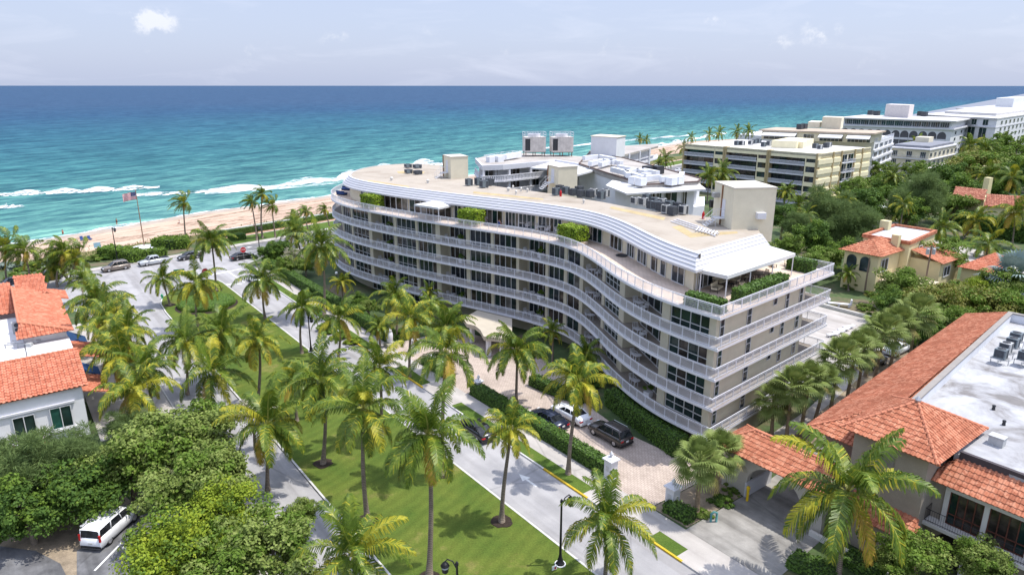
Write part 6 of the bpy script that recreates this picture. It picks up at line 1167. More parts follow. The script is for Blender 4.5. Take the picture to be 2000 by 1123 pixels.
# white hotel and the far one
q = rect_from((1800, 224), (1948, 232), (2060, 216), 18.0); A, B, C_, D = q; wh = thing('white_hotel', 'white hotel with tall dark window strips at the right edge', 'hotel', (B.x, B.y, 0)); bd = MB(); bd.prism([tuple(p) for p in q], 0, 17.6); bd.build('wall', M_BLOCKW, wh); rf = MB(); slab_rim(rf, q, 17.6, 18.2, 1.0); rf.build('roof', M_WROOF, wh); fb = MB(); slab_rim(fb, q, 13.3, 13.9, .7); fb.build('floor_band', M_WHITE, wh); c = sum(q, Vector((0, 0))) / 4; r2 = MB(); r2.prism([tuple(c + (p - c) * .7) for p in q], 18.2, 19.6); r2.build('upper_roof', M_WROOF, wh)
for s in (.56, .70, .84):
    glazing(face_pts(A, B, s, .05), face_pts(A, B, s + .065, .05), 14.3, 17.2, 2, wh, 'window', M_GLASS2); glazing(face_pts(A, B, s - .03, .05), face_pts(A, B, s + .06, .05), .5, 13.1, 2, wh, 'window_strip', M_GLASS2)
for k in range(5):
    for s in np.arange(.06, .75, .06): glazing(face_pts(B, C_, s, .05), face_pts(B, C_, s + .022, .05), 1 + 3.4 * k, 3.0 + 3.4 * k, 1, wh, 'window', M_GLASS)
q = rect_from((1869, 212), (1990, 216), (2080, 205), 18.0); fhh = thing('far_white_block', 'far white block with a tall plant room at the right end of the shore', 'hotel', (q[1].x, q[1].y, 0)); bd = MB(); bd.prism([tuple(p) for p in q], 0, 17.2); bd.build('wall', M_BLOCKW, fhh); rf = MB(); slab_rim(rf, q, 17.2, 17.9, 1.5); rf.build('roof', M_WROOF, fhh); pb = MB(); pb.prism([tuple(p) for p in rect_from((1943, 210), (1977, 212), (2010, 208), 17.9)], 17.9, 25.0); pb.build('plant_room', M_BLOCKW, fhh)
for i in range(9): glazing(face_pts(q[0], q[1], .05 + i * .1, .05), face_pts(q[0], q[1], .1 + i * .1, .05), 14.0, 16.4, 2, fhh, 'window', M_GLASS)
# ------------------------------------------------------------------ the white building next door (courtyard side, curved balconies)
nb = thing('white_terraced_building', 'white neighbouring building with balustrades, ducts and cooling towers on its roof', 'apartment building', (20, 140, 0)); ZN = 17.3
def npoly(L, z=ZN): return [tuple(at(u, v, z)[:2]) for u, v in L]
lw = npoly(((928.5, 310), (942, 324.5), (982, 323), (1050, 317), (1085, 313), (1131, 320.5), (1140, 306), (1024, 299), (951, 304.5))); M_NROOF = M('grey_gravel_roof', (.40, .37, .34), .95, .18, .18, fine=.2)
r_ = MB(); r_.prism(lw, ZN - .5, ZN); r_.build('roof', M_NROOF, nb); r_ = MB(); r_.sweep(lw[:6], [(-.1, ZN - 1.0), (-.1, ZN + .12), (.3, ZN + .12), (.3, ZN - .1)]); r_.build('roof_fascia', M_WHITE, nb)
lwi = offset(lw[1:6], 2.6); wl = MB(); wl.prism(lwi + [lw[6], lw[7], lw[8]], 0, ZN - .5); wl.build('wall', M_BLOCKW, nb)
f0 = MB()
for z in (11.0, 14.0): f0.prism(offset(lw[0:6], -.4) + [lw[6], lw[7], lw[8]], z - .35, z)
f0.build('floor_band', M_WHITE, nb); c = Curve2(offset(lw[1:6], .2)); cm = MB()
for l in np.arange(.3, c.len, 6.2):
    x, y = c.p(l); cm.box((x, y, ZN / 2), (.5, .5, ZN - .3), .7)
cm.build('columns', M_WHITE, nb); bl = MB()
for z in (11.0, 14.0):
    pth = offset(lw[0:6], -.2); bl.sweep(pth, [(0, z + .95), (0, z + 1.12), (.25, z + 1.12), (.25, z + .95), (0, z + .95)]); cc = Curve2(offset(lw[0:6], -.08))
    for l in np.arange(0, cc.len, .42): x, y = cc.p(l); bl.box((x, y, z + .48), (.2, .2, .96), .7)
bl.build('balustrade', M_WHITE, nb)
for z in (11.05, 14.05):
    ci = Curve2(lwi)
    for l in np.arange(1, ci.len - 4, 6.2): glazing(*chord(l, l + 3.4, -.05, ci), z, z + 2.3, 3, nb, 'terrace_door', M_CURT)
cb = npoly(((1131, 320.5), (1255, 362), (1363, 356), (1369, 350), (1216, 309), (1150, 300))); r_ = MB(); r_.prism(cb, ZN - .9, ZN + .02); r_.build('roof', M_NROOF, nb); r_ = MB(); r_.sweep(cb + cb[:1], [(-.12, ZN + .0), (-.12, ZN + .2), (.15, ZN + .2), (.15, ZN)]); r_.build('roof_edge', M('dark_roof_edge', (.12, .08, .07), .8), nb); wl = MB(); wl.prism(offset(cb, .1, True), 0, ZN - .9); wl.build('wall', M_BLOCKW, nb)
ev = npoly(((1183, 362), (1224, 378), (1379, 369), (1363, 356.5), (1255, 362.5), (1196, 352)), ZN - .5); e_ = MB(); e_.prism(ev, ZN - .8, ZN - .5); e_.build('white_eave_roof', M_FABRIC, nb)
evw = offset(npoly(((1190, 362), (1226, 376), (1372, 368), (1360, 356.5), (1255, 362.5)), ZN - .5), 1.2); w_ = MB(); w_.prism(evw, 0, ZN - .8); w_.build('wall', M_BLOCKW, nb); a, b = Vector(evw[1]), Vector(evw[2])
for s0, s1 in ((.27, .37), (.39, .47), (.52, .72), (.80, .88)): glazing(a.lerp(b, s0) - Vector((.0, .12)), a.lerp(b, s1) - Vector((.0, .12)), ZN - 3.4, ZN - 1.0, 2, nb, 'penthouse_window', M_CURT)
lw2 = npoly(((1298, 412), (1376, 402), (1376, 384), (1300, 392)), 13.2); w_ = MB(); w_.prism(lw2, 0, 13.2); w_.build('side_wall', M_BLOCKW, nb)
tn_ = npoly(((1036, 327.5), (1075, 330), (1128, 341), (1161, 332.5), (1131, 321), (1085, 314)), ZN - .3); e_ = MB(); e_.prism(tn_, ZN - .65, ZN - .3); e_.build('white_eave_roof', M_FABRIC, nb)
rw = npoly(((1205, 306), (1285, 286), (1287, 281), (1222, 285), (1150, 295)), ZN); r_ = MB(); r_.prism(rw, ZN - .5, ZN + .03); r_.build('roof', M_NROOF, nb); wl = MB(); wl.prism(offset(rw, 2.2, True), 0, ZN - .5); wl.build('wall', M_BLOCKW, nb); cc = Curve2(rw[0:2]); cm = MB()
for z in (5, 8, 11.0, 14.0): cm.prism(rw, z - .4, z)
cm.build('floor_band', M_WHITE, nb); cm = MB()
for l in np.arange(.4, cc.len, 8.5): x, y = cc.p(l); cm.box((x, y, ZN / 2), (.5, .5, ZN - .2), .7)
for z in (11, 14.0): cm.sweep(rw[0:2], [(0, z + .9), (0, z + 1.1), (.2, z + 1.1), (.2, z + .9), (0, z + .9)])
cm.build('columns', M_WHITE, nb); bx = MB(); bx.prism([tuple(p) for p in rect_from((1153.5, 303), (1203, 307), (1220, 303), ZN)], ZN - .3, ZN + 4.6); bo = bx.build('plant_room', M_BLOCKW, nb); r_ = MB(); slab_rim(r_, rect_from((1153.5, 303), (1203, 307), (1220, 303), ZN), ZN + 4.6, ZN + 4.75, .2); r_.build('roof_cap', M_CREAM, bo)
M_DUCT = M('white_duct', (.68, .70, .74), .55, .06, 1)
def duct(pts, s=.9, legs=True):
    du = MB()
    P = [at(u, v, ZN + .9) for u, v in pts]
    for a, b in zip(P, P[1:]): du.bar(a, b, s, s)
    if legs:
        for a, b in zip(P, P[1:]):
            n = max(1, int((b - a).length / 2.2))
            for i in range(n + 1): p = a.lerp(b, i / n); du.bar(p, (p.x, p.y, ZN), .08)
    du.build('roof_duct', M_DUCT, nb)
duct([(1196, 331), (1232, 340), (1258, 349), (1290, 346)]); duct([(1208, 327), (1240, 333), (1262, 338)]); duct([(1152, 320), (1178, 314), (1200, 318)]); duct([(1172, 322), (1195, 316), (1214, 319)]); duct([(1290, 350), (1330, 347), (1332, 340)]); duct([(1140, 309), (1170, 306), (1200, 312)]); duct([(1228, 343), (1222, 337), (1255, 333), (1285, 339)]); duct([(955, 309), (985, 307), (1015, 302)], 1.1, False);
for u, v in ((1238, 352), (1252, 355), (1300, 352), (1312, 354), (1325, 352), (958, 312), (975, 311), (1262, 345)): p = at(u, v, ZN + .6); mb = MB(); mb.box(p, (1.6, 1.3, 1.3), .7); mb.build('roof_unit', M_DUCT, nb)
M_PAN = M('duct_fan_box', (.45, .46, .48), .6)
for u, v in ((1268, 341), (1282, 341)): p = at(u, v, ZN); b_ = MB(); b_.box((p.x, p.y, ZN + .9), (2.2, 2.0, 1.5), .7); tag(b_.build('air_handler', M_DKMETAL), 'dark fan unit among the white ducts, %s of two' % ('left' if u < 1275 else 'right'), 'air unit', 'fan units among the ducts')
# cooling towers on their steel stands
for u, l in ((1043, 'left white cooling tower with caged top'), (1096, 'right white cooling tower with caged top')):
    f = at(u, 305, ZN); t = thing('cooling_tower', l + ' on the neighbouring roof', 'cooling tower', (f.x, f.y, ZN), .15, 'cooling towers on the white roof'); b = MB(); b.box((0, 0, 2.9), (5.2, 3.6, 3.6)); [b.box((x, -1.84, 2.9), (.12, .1, 3.6)) for x in np.arange(-1.2, 2.7, .65)]; b.build('casing', M('streaked_white_casing', (.62, .58, .54), .7, .18, .8, fine=.15), t, local=True); g_ = MB(); g_.box((-1.9, -1.83, 2.9), (1.2, .1, 2.8)); g_.build('louvre', M_DKMETAL, t, local=True); c = MB()
    for z in (5.2, 5.8): [c.bar(p, q_, .08) for p, q_ in (((-2.6, -1.8, z), (2.6, -1.8, z)), ((-2.6, 1.8, z), (2.6, 1.8, z)), ((-2.6, -1.8, z), (-2.6, 1.8, z)), ((2.6, -1.8, z), (2.6, 1.8, z)))]
    [c.bar((x, y, 4.7), (x, y, 5.85), .08) for x in (-2.6, -1.3, 0, 1.3, 2.6) for y in (-1.8, 1.8)]; c.lathe((0, 0, 4.7), [(1.5, 0), (1.5, .7), (1.35, .7), (1.35, .1)], 16); c.build('cage', M_WHITE, t, local=True); s_ = MB(); [s_.bar((x, y, 0), (x, y, 1.1), .16) for x in (-2.3, 0, 2.3) for y in (-1.5, 1.5)]; [s_.bar((-2.6, y, 1.05), (2.6, y, 1.05), .2) for y in (-1.5, 1.5)]; s_.build('stand', M('rusty_steel', (.16, .09, .06), .85, .3, 2), t, local=True)
# ------------------------------------------------------------------ houses in the trees at the right
M_CVW = M('pale_yellow_stucco', (.66, .58, .34), .9, .06, .8)
def hip(mb, eave4, z, apexes, pitch=.4): 
    """hipped roof over a rectangle a,b,c,d with ridge points"""
    a, b, c, d = [Vector((*p, z)) for p in eave4]; r0, r1 = [Vector(p) for p in apexes]
    tile_slope(mb, [a, b, r0], pitch, .5, .06); tile_slope(mb, [b, c, r1, r0], pitch, .5, .06); tile_slope(mb, [c, d, r1], pitch, .5, .06); tile_slope(mb, [d, a, r0, r1], pitch, .5, .06)
def frp(t, n): return tuple(fr(t, n))[:2]
cv = thing('cream_villa', 'cream villa with terracotta hip roof, arched windows and grey flat roof', 'villa', tuple(fr(80, 87))); w_ = MB(); w_.prism([frp(78.2, 79.6), frp(84, 79.6), frp(84, 87), frp(78.2, 87)], 0, 6.8); w_.build('wall', M_CVW, cv); h_ = MB(); hip(h_, [frp(78.0 - .6, 79.0), frp(84.7, 79.0), frp(84.7, 88), frp(77.4, 88)], 6.8, [(*frp(81, 82.5), 8.8), (*frp(81, 86), 8.8)]); h_.build('roof', M_TERRA, cv); ch = MB(); p = fr(83.3, 86.5); ch.box((p.x, p.y, 7.6), (1.2, 1.0, 3.6), SANG); ch.build('chimney', M_CVW, cv); p = fr(77, 96); ch = MB(); ch.box((p.x, p.y, 8.6), (1.6, 1.2, 2.4), SANG); ch.build('chimney', M_CVW, cv)
w_ = MB(); w_.prism([frp(77.5, 87), frp(85.3, 87.3), frp(83.8, 101), frp(76.5, 101)], 0, 8.0); w_.build('wall', M_CVW, cv); r_ = MB(); r_.prism([frp(77.9, 87.4), frp(84.9, 87.7), frp(83.4, 100.6), frp(76.9, 100.6)], 8.0, 8.12); r_.build('flat_roof', M('grey_blue_roof', (.42, .44, .48), .85, .1, .3), cv); r_ = MB(); r_.sweep([frp(76.3, 101.2), frp(77.3, 86.8), frp(85.5, 87.1), frp(84.0, 101.2), frp(76.3, 101.2)], [(0, 7.9), (0, 8.5), (.45, 8.5), (.45, 8.05)]); r_.build('roof_edge', M_TERRA, cv)
w_ = MB(); w_.prism([frp(85, 89), frp(90, 89), frp(90, 97), frp(85, 97)], 0, 5.4); w_.build('wall', M_CVW, cv); r_ = MB(); tile_slope(r_, [Vector((*frp(90.6, 88.5), 5.3)), Vector((*frp(90.6, 97.5), 5.3)), Vector((*frp(85.2, 97.5), 6.8)), Vector((*frp(85.2, 88.5), 6.8))], .4, .5, .06); r_.build('wing_roof', M_TERRA, cv)
for t in (79.6, 81.9):
    mb = MB(); ar = [(-.85, 0)] + [(-.85 * math.cos(a), 1.7 + .85 * math.sin(a)) for a in np.arange(0, PI + .01, PI / 10)] + [(.85, 0)]; mb.add([fz(t + x, 79.53, 3.7 + z) for x, z in ar], [tuple(range(len(ar)))]); mb.build('arched_window', M_GLASS, cv)
glazing(fr(84.06, 80.6)[:2], fr(84.06, 83.0)[:2], 3.8, 6.0, 2, cv, 'window', M_GLASS); glazing(fr(85.4, 91)[:2], fr(85.4, 92.2)[:2], 5.9, 7.2, 1, cv, 'window', M_GLASS); glazing(fr(90.06, 90.5)[:2], fr(90.06, 93)[:2], 2.6, 4.4, 2, cv, 'window', M_GLASS); tp = MB(); tp.prism([frp(84.1, 80.5), frp(91, 81), frp(91, 87), frp(84.1, 87)], 0, 2.6); tp.build('terrace', M('terrace_stone', (.62, .5, .38), .9), cv)
orr = thing('tiled_cottage', 'cottage with a plain orange hip roof half hidden by trees', 'house', tuple(fr(93, 99))); w_ = MB(); w_.prism([frp(91.5, 94), frp(95.6, 94), frp(95.6, 104), frp(91.5, 104)], 0, 4.2); w_.build('wall', M_CVW, orr); h_ = MB(); hip(h_, [frp(91, 93.4), frp(96.2, 93.4), frp(96.2, 105.6), frp(91, 105.6)], 4.2, [(*frp(93.6, 97), 5.9), (*frp(93.6, 102), 5.9)], .3); h_.build('roof', M_TERRA2, orr)
fvl = thing('far_tiled_villa', 'far cream villa with weathered red tiles and twin chimneys', 'villa', tuple(at(1950, 415))); zt = 6.2
A, B = at(1922, 402, zt), at(2020, 409, zt); up_ = Vector((.6, .8, 0)) * 5
w_ = MB(); w_.prism([tuple(p)[:2] for p in (A, B, B + up_ * 2, A + up_ * 2)], 0, 6); w_.build('wall', M_CVW, fvl); r_ = MB(); tile_slope(r_, [A - up_ * .12, B - up_ * .12, B + up_ + Vector((0, 0, 2.2)), A + up_ + Vector((0, 0, 2.2))], .5, .6, .08); r_.build('roof', tile_material('weathered_red_tiles', (.24, .085, .055), (.34, .13, .085), (.46, .22, .15)), fvl)
A2, B2 = at(1860, 384, 6.8), at(1922, 391, 6.8); r_ = MB(); tile_slope(r_, [A2, B2, B2 + up_ + Vector((0, 0, 2)), A2 + up_ + Vector((0, 0, 2))], .5, .6, .08); r_.build('wing_roof', MATS.get('weathered_red_tiles') or r_ and bpy.data.materials['weathered_red_tiles'], fvl); w_ = MB(); w_.prism([tuple(p)[:2] for p in (A2 + up_ * .2, B2 + up_ * .2, B2 + up_ * 1.6, A2 + up_ * 1.6)], 0, 7); w_.build('wall', M_CVW, fvl)
for u, v, h in ((1917, 420, 10.2), (1912, 402, 11.6)): p = at(u, v, 0); ch = MB(); ch.box((p.x, p.y, h / 2), (2.0, 1.6, h), .5, .85); ch.build('chimney', M_CVW, fvl)
glazing(at(1945, 415, 3)[:2], at(1957, 416, 3)[:2], 2.2, 4.6, 2, fvl, 'window', M_GLASS)
gsheet('side_street', [(1795, 462), (1840, 473), (1925, 492), (2040, 520), (2040, 545), (1960, 530), (1880, 507), (1795, 482)], .02, M_WALK, 'pale side street between the houses'); gsheet('far_verge', [(1805, 456), (1850, 462), (1930, 480), (2040, 505), (2040, 515), (1925, 489), (1840, 471), (1805, 464)], .04, M_VERGE, 'green verge of the far side street'); gsheet('garden_court', [(1690, 430), (1760, 436), (1765, 446), (1700, 444)], .03, M_WALK, 'pale court behind the cream villa'); gsheet('swimming_pool', [(1744, 398), (1776, 400), (1776, 406), (1742, 404)], .06, M('pool_water', (.05, .36, .36), .15), 'turquoise swimming pool among the trees'); gsheet('villa_lawn', [(1610, 545), (1655, 560), (1690, 575), (1680, 590), (1600, 572)], .05, M_VERGE, 'small lawn before the cream villa')
gw = MB(); P_ = [tuple(at(u, v)[:2]) for u, v in ((1722, 430), (1745, 432), (1775, 420))]; gw.sweep(P_, [(0, 0), (0, 2.6), (.3, 2.6), (.3, 0)]); tag(gw.build('garden_wall', M_CVW), 'tan garden wall in front of the pool', 'wall'); sh_ = thing('garden_shed', 'small pale flat roofed garden building beside the court', 'shed', tuple(at(1706, 425))); mb = MB(); p = at(1706, 425); mb.box((p.x, p.y, 1.4), (5, 3.4, 2.8), .5); mb.build('wall', M_CVW, sh_); mb = MB(); mb.box((p.x, p.y, 2.9), (5.6, 4.0, .25), .5); mb.build('roof', M_WHITE, sh_)
# ------------------------------------------------------------------ cars
def paint(name, col, rough=.25, metal=.3):
    m, nt, b = nodes(name); g = noise(nt, objco(nt), 1.2, 4, .6); nt.links.new(ramp(nt, g, [(.3, tuple(c * .85 for c in col)), (.7, tuple(min(1, c * 1.1) for c in col))]), b.inputs['Base Color']); b.inputs['Roughness'].default_value = rough; b.inputs['Metallic'].default_value = metal; b.inputs['Coat Weight'].default_value = .5; return m
M_TYRE = M('tyre_rubber', (.02, .02, .021), .85, .2, 4); M_RIM = M('alloy_rim', (.5, .5, .52), .35, .1, 3, metal=.7); M_CGLASS = glass_mat('car_glass', (.01, .012, .015), (.03, .035, .04), .03, 2); M_LAMP = M('headlamp_lens', (.65, .67, .7), .15, .1, 5); M_TAIL = M('red_lamp_lens', (.45, .012, .012), .25, .15, 5); M_PLATE = M('number_plate', (.6, .6, .58), .6); M_BLACKP = M('black_trim_plastic', (.02, .02, .022), .6)
SPEC = {  # length, half width, body stations (x, belt z, half width factor), cabin: rear base, rear top, front top, front base, roof z, roof half-width
 'sedan': dict(L=4.85, W=.92, st=[(-2.42, .62, .78), (-2.34, .88, .9), (-1.9, .99, .97), (-1.2, 1.0, 1), (0, .97, 1), (1.0, .95, 1), (1.7, .87, .97), (2.2, .76, .9), (2.42, .58, .74)], cab=(-1.75, -.95, .35, 1.15, 1.43, .62)),
 'suv': dict(L=4.8, W=.96, st=[(-2.38, .62, .86), (-2.33, 1.02, .94), (-1.9, 1.08, .99), (0, 1.06, 1), (.95, 1.05, 1), (1.7, .99, .97), (2.2, .9, .92), (2.4, .66, .8)], cab=(-2.22, -1.85, .25, 1.1, 1.73, .68)),
 'hatch': dict(L=4.4, W=.9, st=[(-2.18, .6, .84), (-2.12, .95, .92), (-1.6, 1.0, .98), (0, .97, 1), (.95, .95, 1), (1.6, .87, .96), (2.0, .76, .9), (2.2, .58, .76)], cab=(-2.0, -1.35, .3, 1.1, 1.47, .63)),
 'van': dict(L=4.82, W=.92, st=[(-2.4, .55, .95), (-2.36, 1.12, .97), (-1.9, 1.14, 1), (0, 1.12, 1), (1.15, 1.08, 1), (1.7, 1.0, .96), (2.2, .86, .9), (2.4, .6, .8)], cab=(-2.34, -2.2, .75, 1.55, 1.82, .76)),
 'pickup': dict(L=5.6, W=.97, st=[(-2.78, .62, .93), (-2.74, 1.08, .97), (-1.0, 1.1, 1), (0, 1.08, 1), (1.4, 1.08, 1), (2.1, 1.02, .97), (2.6, .92, .92), (2.8, .66, .82)], cab=(-.75, -.6, .75, 1.45, 1.76, .66))}
def car(kind, pos, ang, body, label, z=.02, group=None, trim=None, name='parked_car', cat='car'):
    S = SPEC[kind]; W = S['W']; t = thing(name, label, cat, (pos.x, pos.y, z), ang, group); b = MB(); st = S['st']; vs = []; fs = []; zb = .24; m = 9
    for x, zt, f in st:
        w = W * f; vs += [(x, -w * .86, zb), (x, -w * .97, zb + .16), (x, -w, (zb + zt) * .55), (x, -w * .97, zt - .07), (x, -w * .86, zt), (x, 0, zt + .03), (x, w * .86, zt), (x, w * .97, zt - .07), (x, w, (zb + zt) * .55), (x, w * .97, zb + .16), (x, w * .86, zb)]
    m = 11; n = len(st)
    for i in range(n - 1):
        for k in range(m): fs.append((i * m + k, i * m + (k + 1) % m, (i + 1) * m + (k + 1) % m, (i + 1) * m + k))
    fs += [tuple(range(m - 1, -1, -1)), tuple(range((n - 1) * m, n * m))]; b.add(vs, fs)
    rb, rt, ft, fb, zr, rw = S['cab']; zbelt = lambda x: np.interp(x, [s[0] for s in st], [s[1] for s in st]) - .03
    bw = W * .86
    # roof and pillars in body colour
    b2 = MB(); rv = []; 
    for x, dz in ((rt - .12, -.05), (rt + .1, 0), ((rt + ft) / 2, .03), (ft - .1, 0), (ft + .1, -.05)): rv += [(x, -rw - .03, zr - .06 + dz), (x, -rw * .9, zr + dz), (x, 0, zr + .03 + dz), (x, rw * .9, zr + dz), (x, rw + .03, zr - .06 + dz)]
    b2.add(rv, [(i * 5 + k, i * 5 + k + 1, i * 5 + k + 6, i * 5 + k + 5) for i in range(4) for k in range(4)])
    for sg in (-1, 1):
        for (x0, x1) in ((rb, rt), (fb, ft)): b.bar((x0, sg * bw, zbelt(x0)), (x1, sg * rw, zr - .03), .10, .07)
        for x0 in np.linspace(rb, fb, 4)[1:-1] if kind != 'pickup' else ((rb + fb) / 2,): xm = x0 * .75 + (rt + ft) / 2 * .25; b.bar((x0, sg * bw, zbelt(x0)), (xm, sg * (rw + .01), zr - .03), .07, .05)
    b.v += [] ; o = len(b.v); b.v += b2.v; b.f += [tuple(i + o for i in f) for f in b2.f]; b.m += b2.m
    for sx in (-1, 1):                                                                # dark arches
        pass
    bo = b.build('body', body, t, True, True)
    g = lambda nm, *p: MB().add(p, [tuple(range(len(p)))]).build(nm, M_CGLASS, t, local=True)
    e = .02
    g('windscreen', (fb, -bw + e, zbelt(fb)), (fb, bw - e, zbelt(fb)), (ft + .04, rw - e, zr - .05), (ft + .04, -rw + e, zr - .05)); g('rear_window', (rb, bw - e, zbelt(rb)), (rb, -bw + e, zbelt(rb)), (rt - .04, -rw + e, zr - .05), (rt - .04, rw - e, zr - .05))
    for sg in (-1, 1):
        s = [(rb, sg * (bw - e), zbelt(rb)), (fb, sg * (bw - e), zbelt(fb)), (ft, sg * (rw - .005), zr - .06), (rt, sg * (rw - .005), zr - .06)]; g('side_window', *(s if sg < 0 else s[::-1]))
    ax = S['L'] * .30; wr = .34 if kind in ('sedan', 'hatch') else .38
    for x in (-ax, ax + .02):
        for sg in (-1, 1):
            w_ = MB(); n_ = 18; prof = [(.0, .10), (wr * .62, .10), (wr * .98, .08), (wr, .02), (wr, -.1), (wr * .9, -.12)]; vs = []; fs = []
            for r, y in prof[1:]:
                for k in range(n_): a = 2 * PI * k / n_; vs.append((x + r * math.cos(a), sg * (W * .94 + y - .06), wr + r * math.sin(a)))
            for i in range(len(prof) - 2):
                for k in range(n_): fs.append((i * n_ + k, i * n_ + (k + 1) % n_, (i + 1) * n_ + (k + 1) % n_, (i + 1) * n_ + k))
            w_.add(vs, fs); wo = w_.build('wheel', M_TYRE, t, True, True); r_ = MB(); yy = sg * (W * .94 + .035)
            r_.add([(x + wr * .62 * math.cos(2 * PI * k / 10 + .3) * (1 if k % 2 else .86), yy, wr + wr * .62 * math.sin(2 * PI * k / 10 + .3) * (1 if k % 2 else .86)) for k in range(10)], [tuple(range(10))]); r_.build('rim', M_RIM, wo, local=True)
    x1 = st[-1][0]; x0 = st[0][0]; zf = st[-2][1] - .12; zr_ = st[1][1] - .18
    for sg in (-1, 1):
        h = MB(); h.box((x1 - .1, sg * W * .66, zf), (.22, .36, .14)); h.build('headlight', M_LAMP, t, local=True); h = MB()
        if kind == 'van': h.box((x0 + .04, sg * W * .90, 1.15), (.12, .12, .55))
        else: h.box((x0 + .10, sg * W * .72, zr_), (.2, .36, .14))
        h.build('taillight', M_TAIL, t, local=True); h = MB(); h.box((fb - .25, sg * (W + .09), zbelt(fb) + .1), (.14, .2, .14)); h.build('wing_mirror', trim or body, t, local=True)
    h = MB(); h.box((x1 - .02, 0, .58), (.08, W * .9, .2)); h.build('grille', M_BLACKP, t, local=True); h = MB(); h.box((x0 - .01, 0, .7), (.04, .34, .16)); h.build('number_plate', M_PLATE, t, local=True); mb_ = M_BLACKP if kind in ('suv', 'van', 'pickup') else body; h = MB(); h.box((x0 + .06, 0, .38), (.18, W * 1.8, .2)); h.build('rear_bumper', mb_, t, local=True); h = MB(); h.box((x1 - .08, 0, .36), (.18, W * 1.55, .18)); h.build('front_bumper', mb_, t, local=True)
    if kind in ('suv', 'van'):
        for sg in (-1, 1): h = MB(); h.tube([(rt + .1, sg * (rw - .06), zr + .09), (ft - .15, sg * (rw - .06), zr + .09)], .025, 6); h.build('roof_rail', M_RIM if kind == 'suv' else body, t, local=True)
    if kind == 'van': h = MB(); [h.box(((rt + ft) / 2, y, zr + .04), (ft - rt - .3, .05, .05)) for y in (-.4, -.14, .14, .4)]; h.build('roof_rib', body, t, local=True); h = MB(); h.tube([(rt + .1, .82, zr + .1), (ft - .3, .82, zr + .1), (ft - .05, .82, zr + .3)], .05, 8); h.build('ladder_tube', M_WHITE, t, local=True)
    if kind == 'pickup': h = MB(); h.box((-1.75, 0, 1.12), (1.75, 1.56, .05)); h.build('load_bed', M_BLACKP, t, local=True)
    return t
P_TAUPE = paint('taupe_paint', (.22, .185, .16)); P_SILV = paint('silver_paint', (.50, .52, .55)); P_DARK = paint('charcoal_paint', (.05, .052, .058)); P_NAVY = paint('navy_paint', (.012, .018, .04)); P_WHITE = paint('white_paint', (.74, .75, .77), .3, 0); P_BLACK = paint('black_paint', (.012, .012, .014)); P_GREYB = paint('grey_brown_paint', (.060, .052, .048)); P_SILVB = paint('pale_silver_paint', (.60, .62, .64))
AB = math.atan2(.72, .69); AD = AB + PI; AS = SANG; AU = SANG + PI
GCB = 'cars parked along the beach road'
car('suv', at(227, 528), AD, P_TAUPE, 'taupe suv parked beside the tall lamp post', group=GCB); car('pickup', at(302, 516), AD, P_SILV, 'silver pickup truck parked before the flagpole hedge', group=GCB); car('hatch', at(370, 506), AD, P_DARK, 'charcoal hatchback parked at the end of the beach hedge', group=GCB)
car('suv', at(22, 562), AD, P_NAVY, 'dark navy suv parked at the left edge of the beach road', group=GCB); car('sedan', at(52, 561), AD, P_WHITE, 'white car parked above the villa roof', group=GCB) if False else car('hatch', at(56, 562), AD, P_WHITE, 'white car parked behind the left villa roof', group=GCB); car('suv', at(92, 548), AD, P_DARK, 'dark grey suv half hidden by the palm clump', group=GCB)
car('sedan', at(474, 506), AB, P_BLACK, 'black sedan with red lights turning into the beach road', name='driving_car'); car('sedan', at(500, 551), AU, P_SILVB, 'pale silver car waiting behind the verge palm', name='driving_car')
car('sedan', fr(83.2, -1.15), AU, P_BLACK, 'black car parked at the street kerb behind the yellow palm', name='parked_car')
GCF = 'cars parked on the paved forecourt'
car('sedan', fr(86.1, 6.0), AU, P_NAVY, 'navy sedan parked close to the long hedge', .145, GCF); car('sedan', fr(86.6, 8.7), AU, P_WHITE, 'white sedan parked behind the yellow green palm', .145, GCF); car('suv', fr(92.2, 8.9), AU, P_GREYB, 'dark grey brown suv beside the thick hedge', .145, GCF)
pv = at(185, 1073, 0); pf = at(243, 1020, 0); vd = (pf - pv).normalized(); car('van', pv + vd * 2.1, math.atan2(vd.y, vd.x), P_WHITE, 'white delivery van with roof ribs in the small car park', .06, name='delivery_van', cat='van')
GCD = 'cars on the service drive'
car('suv', at(1702, 716), math.atan2(NV.y, NV.x), P_BLACK, 'black suv parked behind the fan palms', .15, GCD); car('sedan', at(1772, 668), math.atan2(NV.y, NV.x), P_SILV, 'silver car parked behind the far fan palms', .15, GCD); car('sedan', at(1752, 690), math.atan2(NV.y, NV.x), P_WHITE, 'white car between black suv and silver car', .15, GCD)
car('sedan', at(432, 868), AS, P_DARK, 'dark car half hidden by the sea grape on the left carriageway'); car('sedan', at(1326, 336), AB, P_WHITE, 'white car by the yellow block corner')
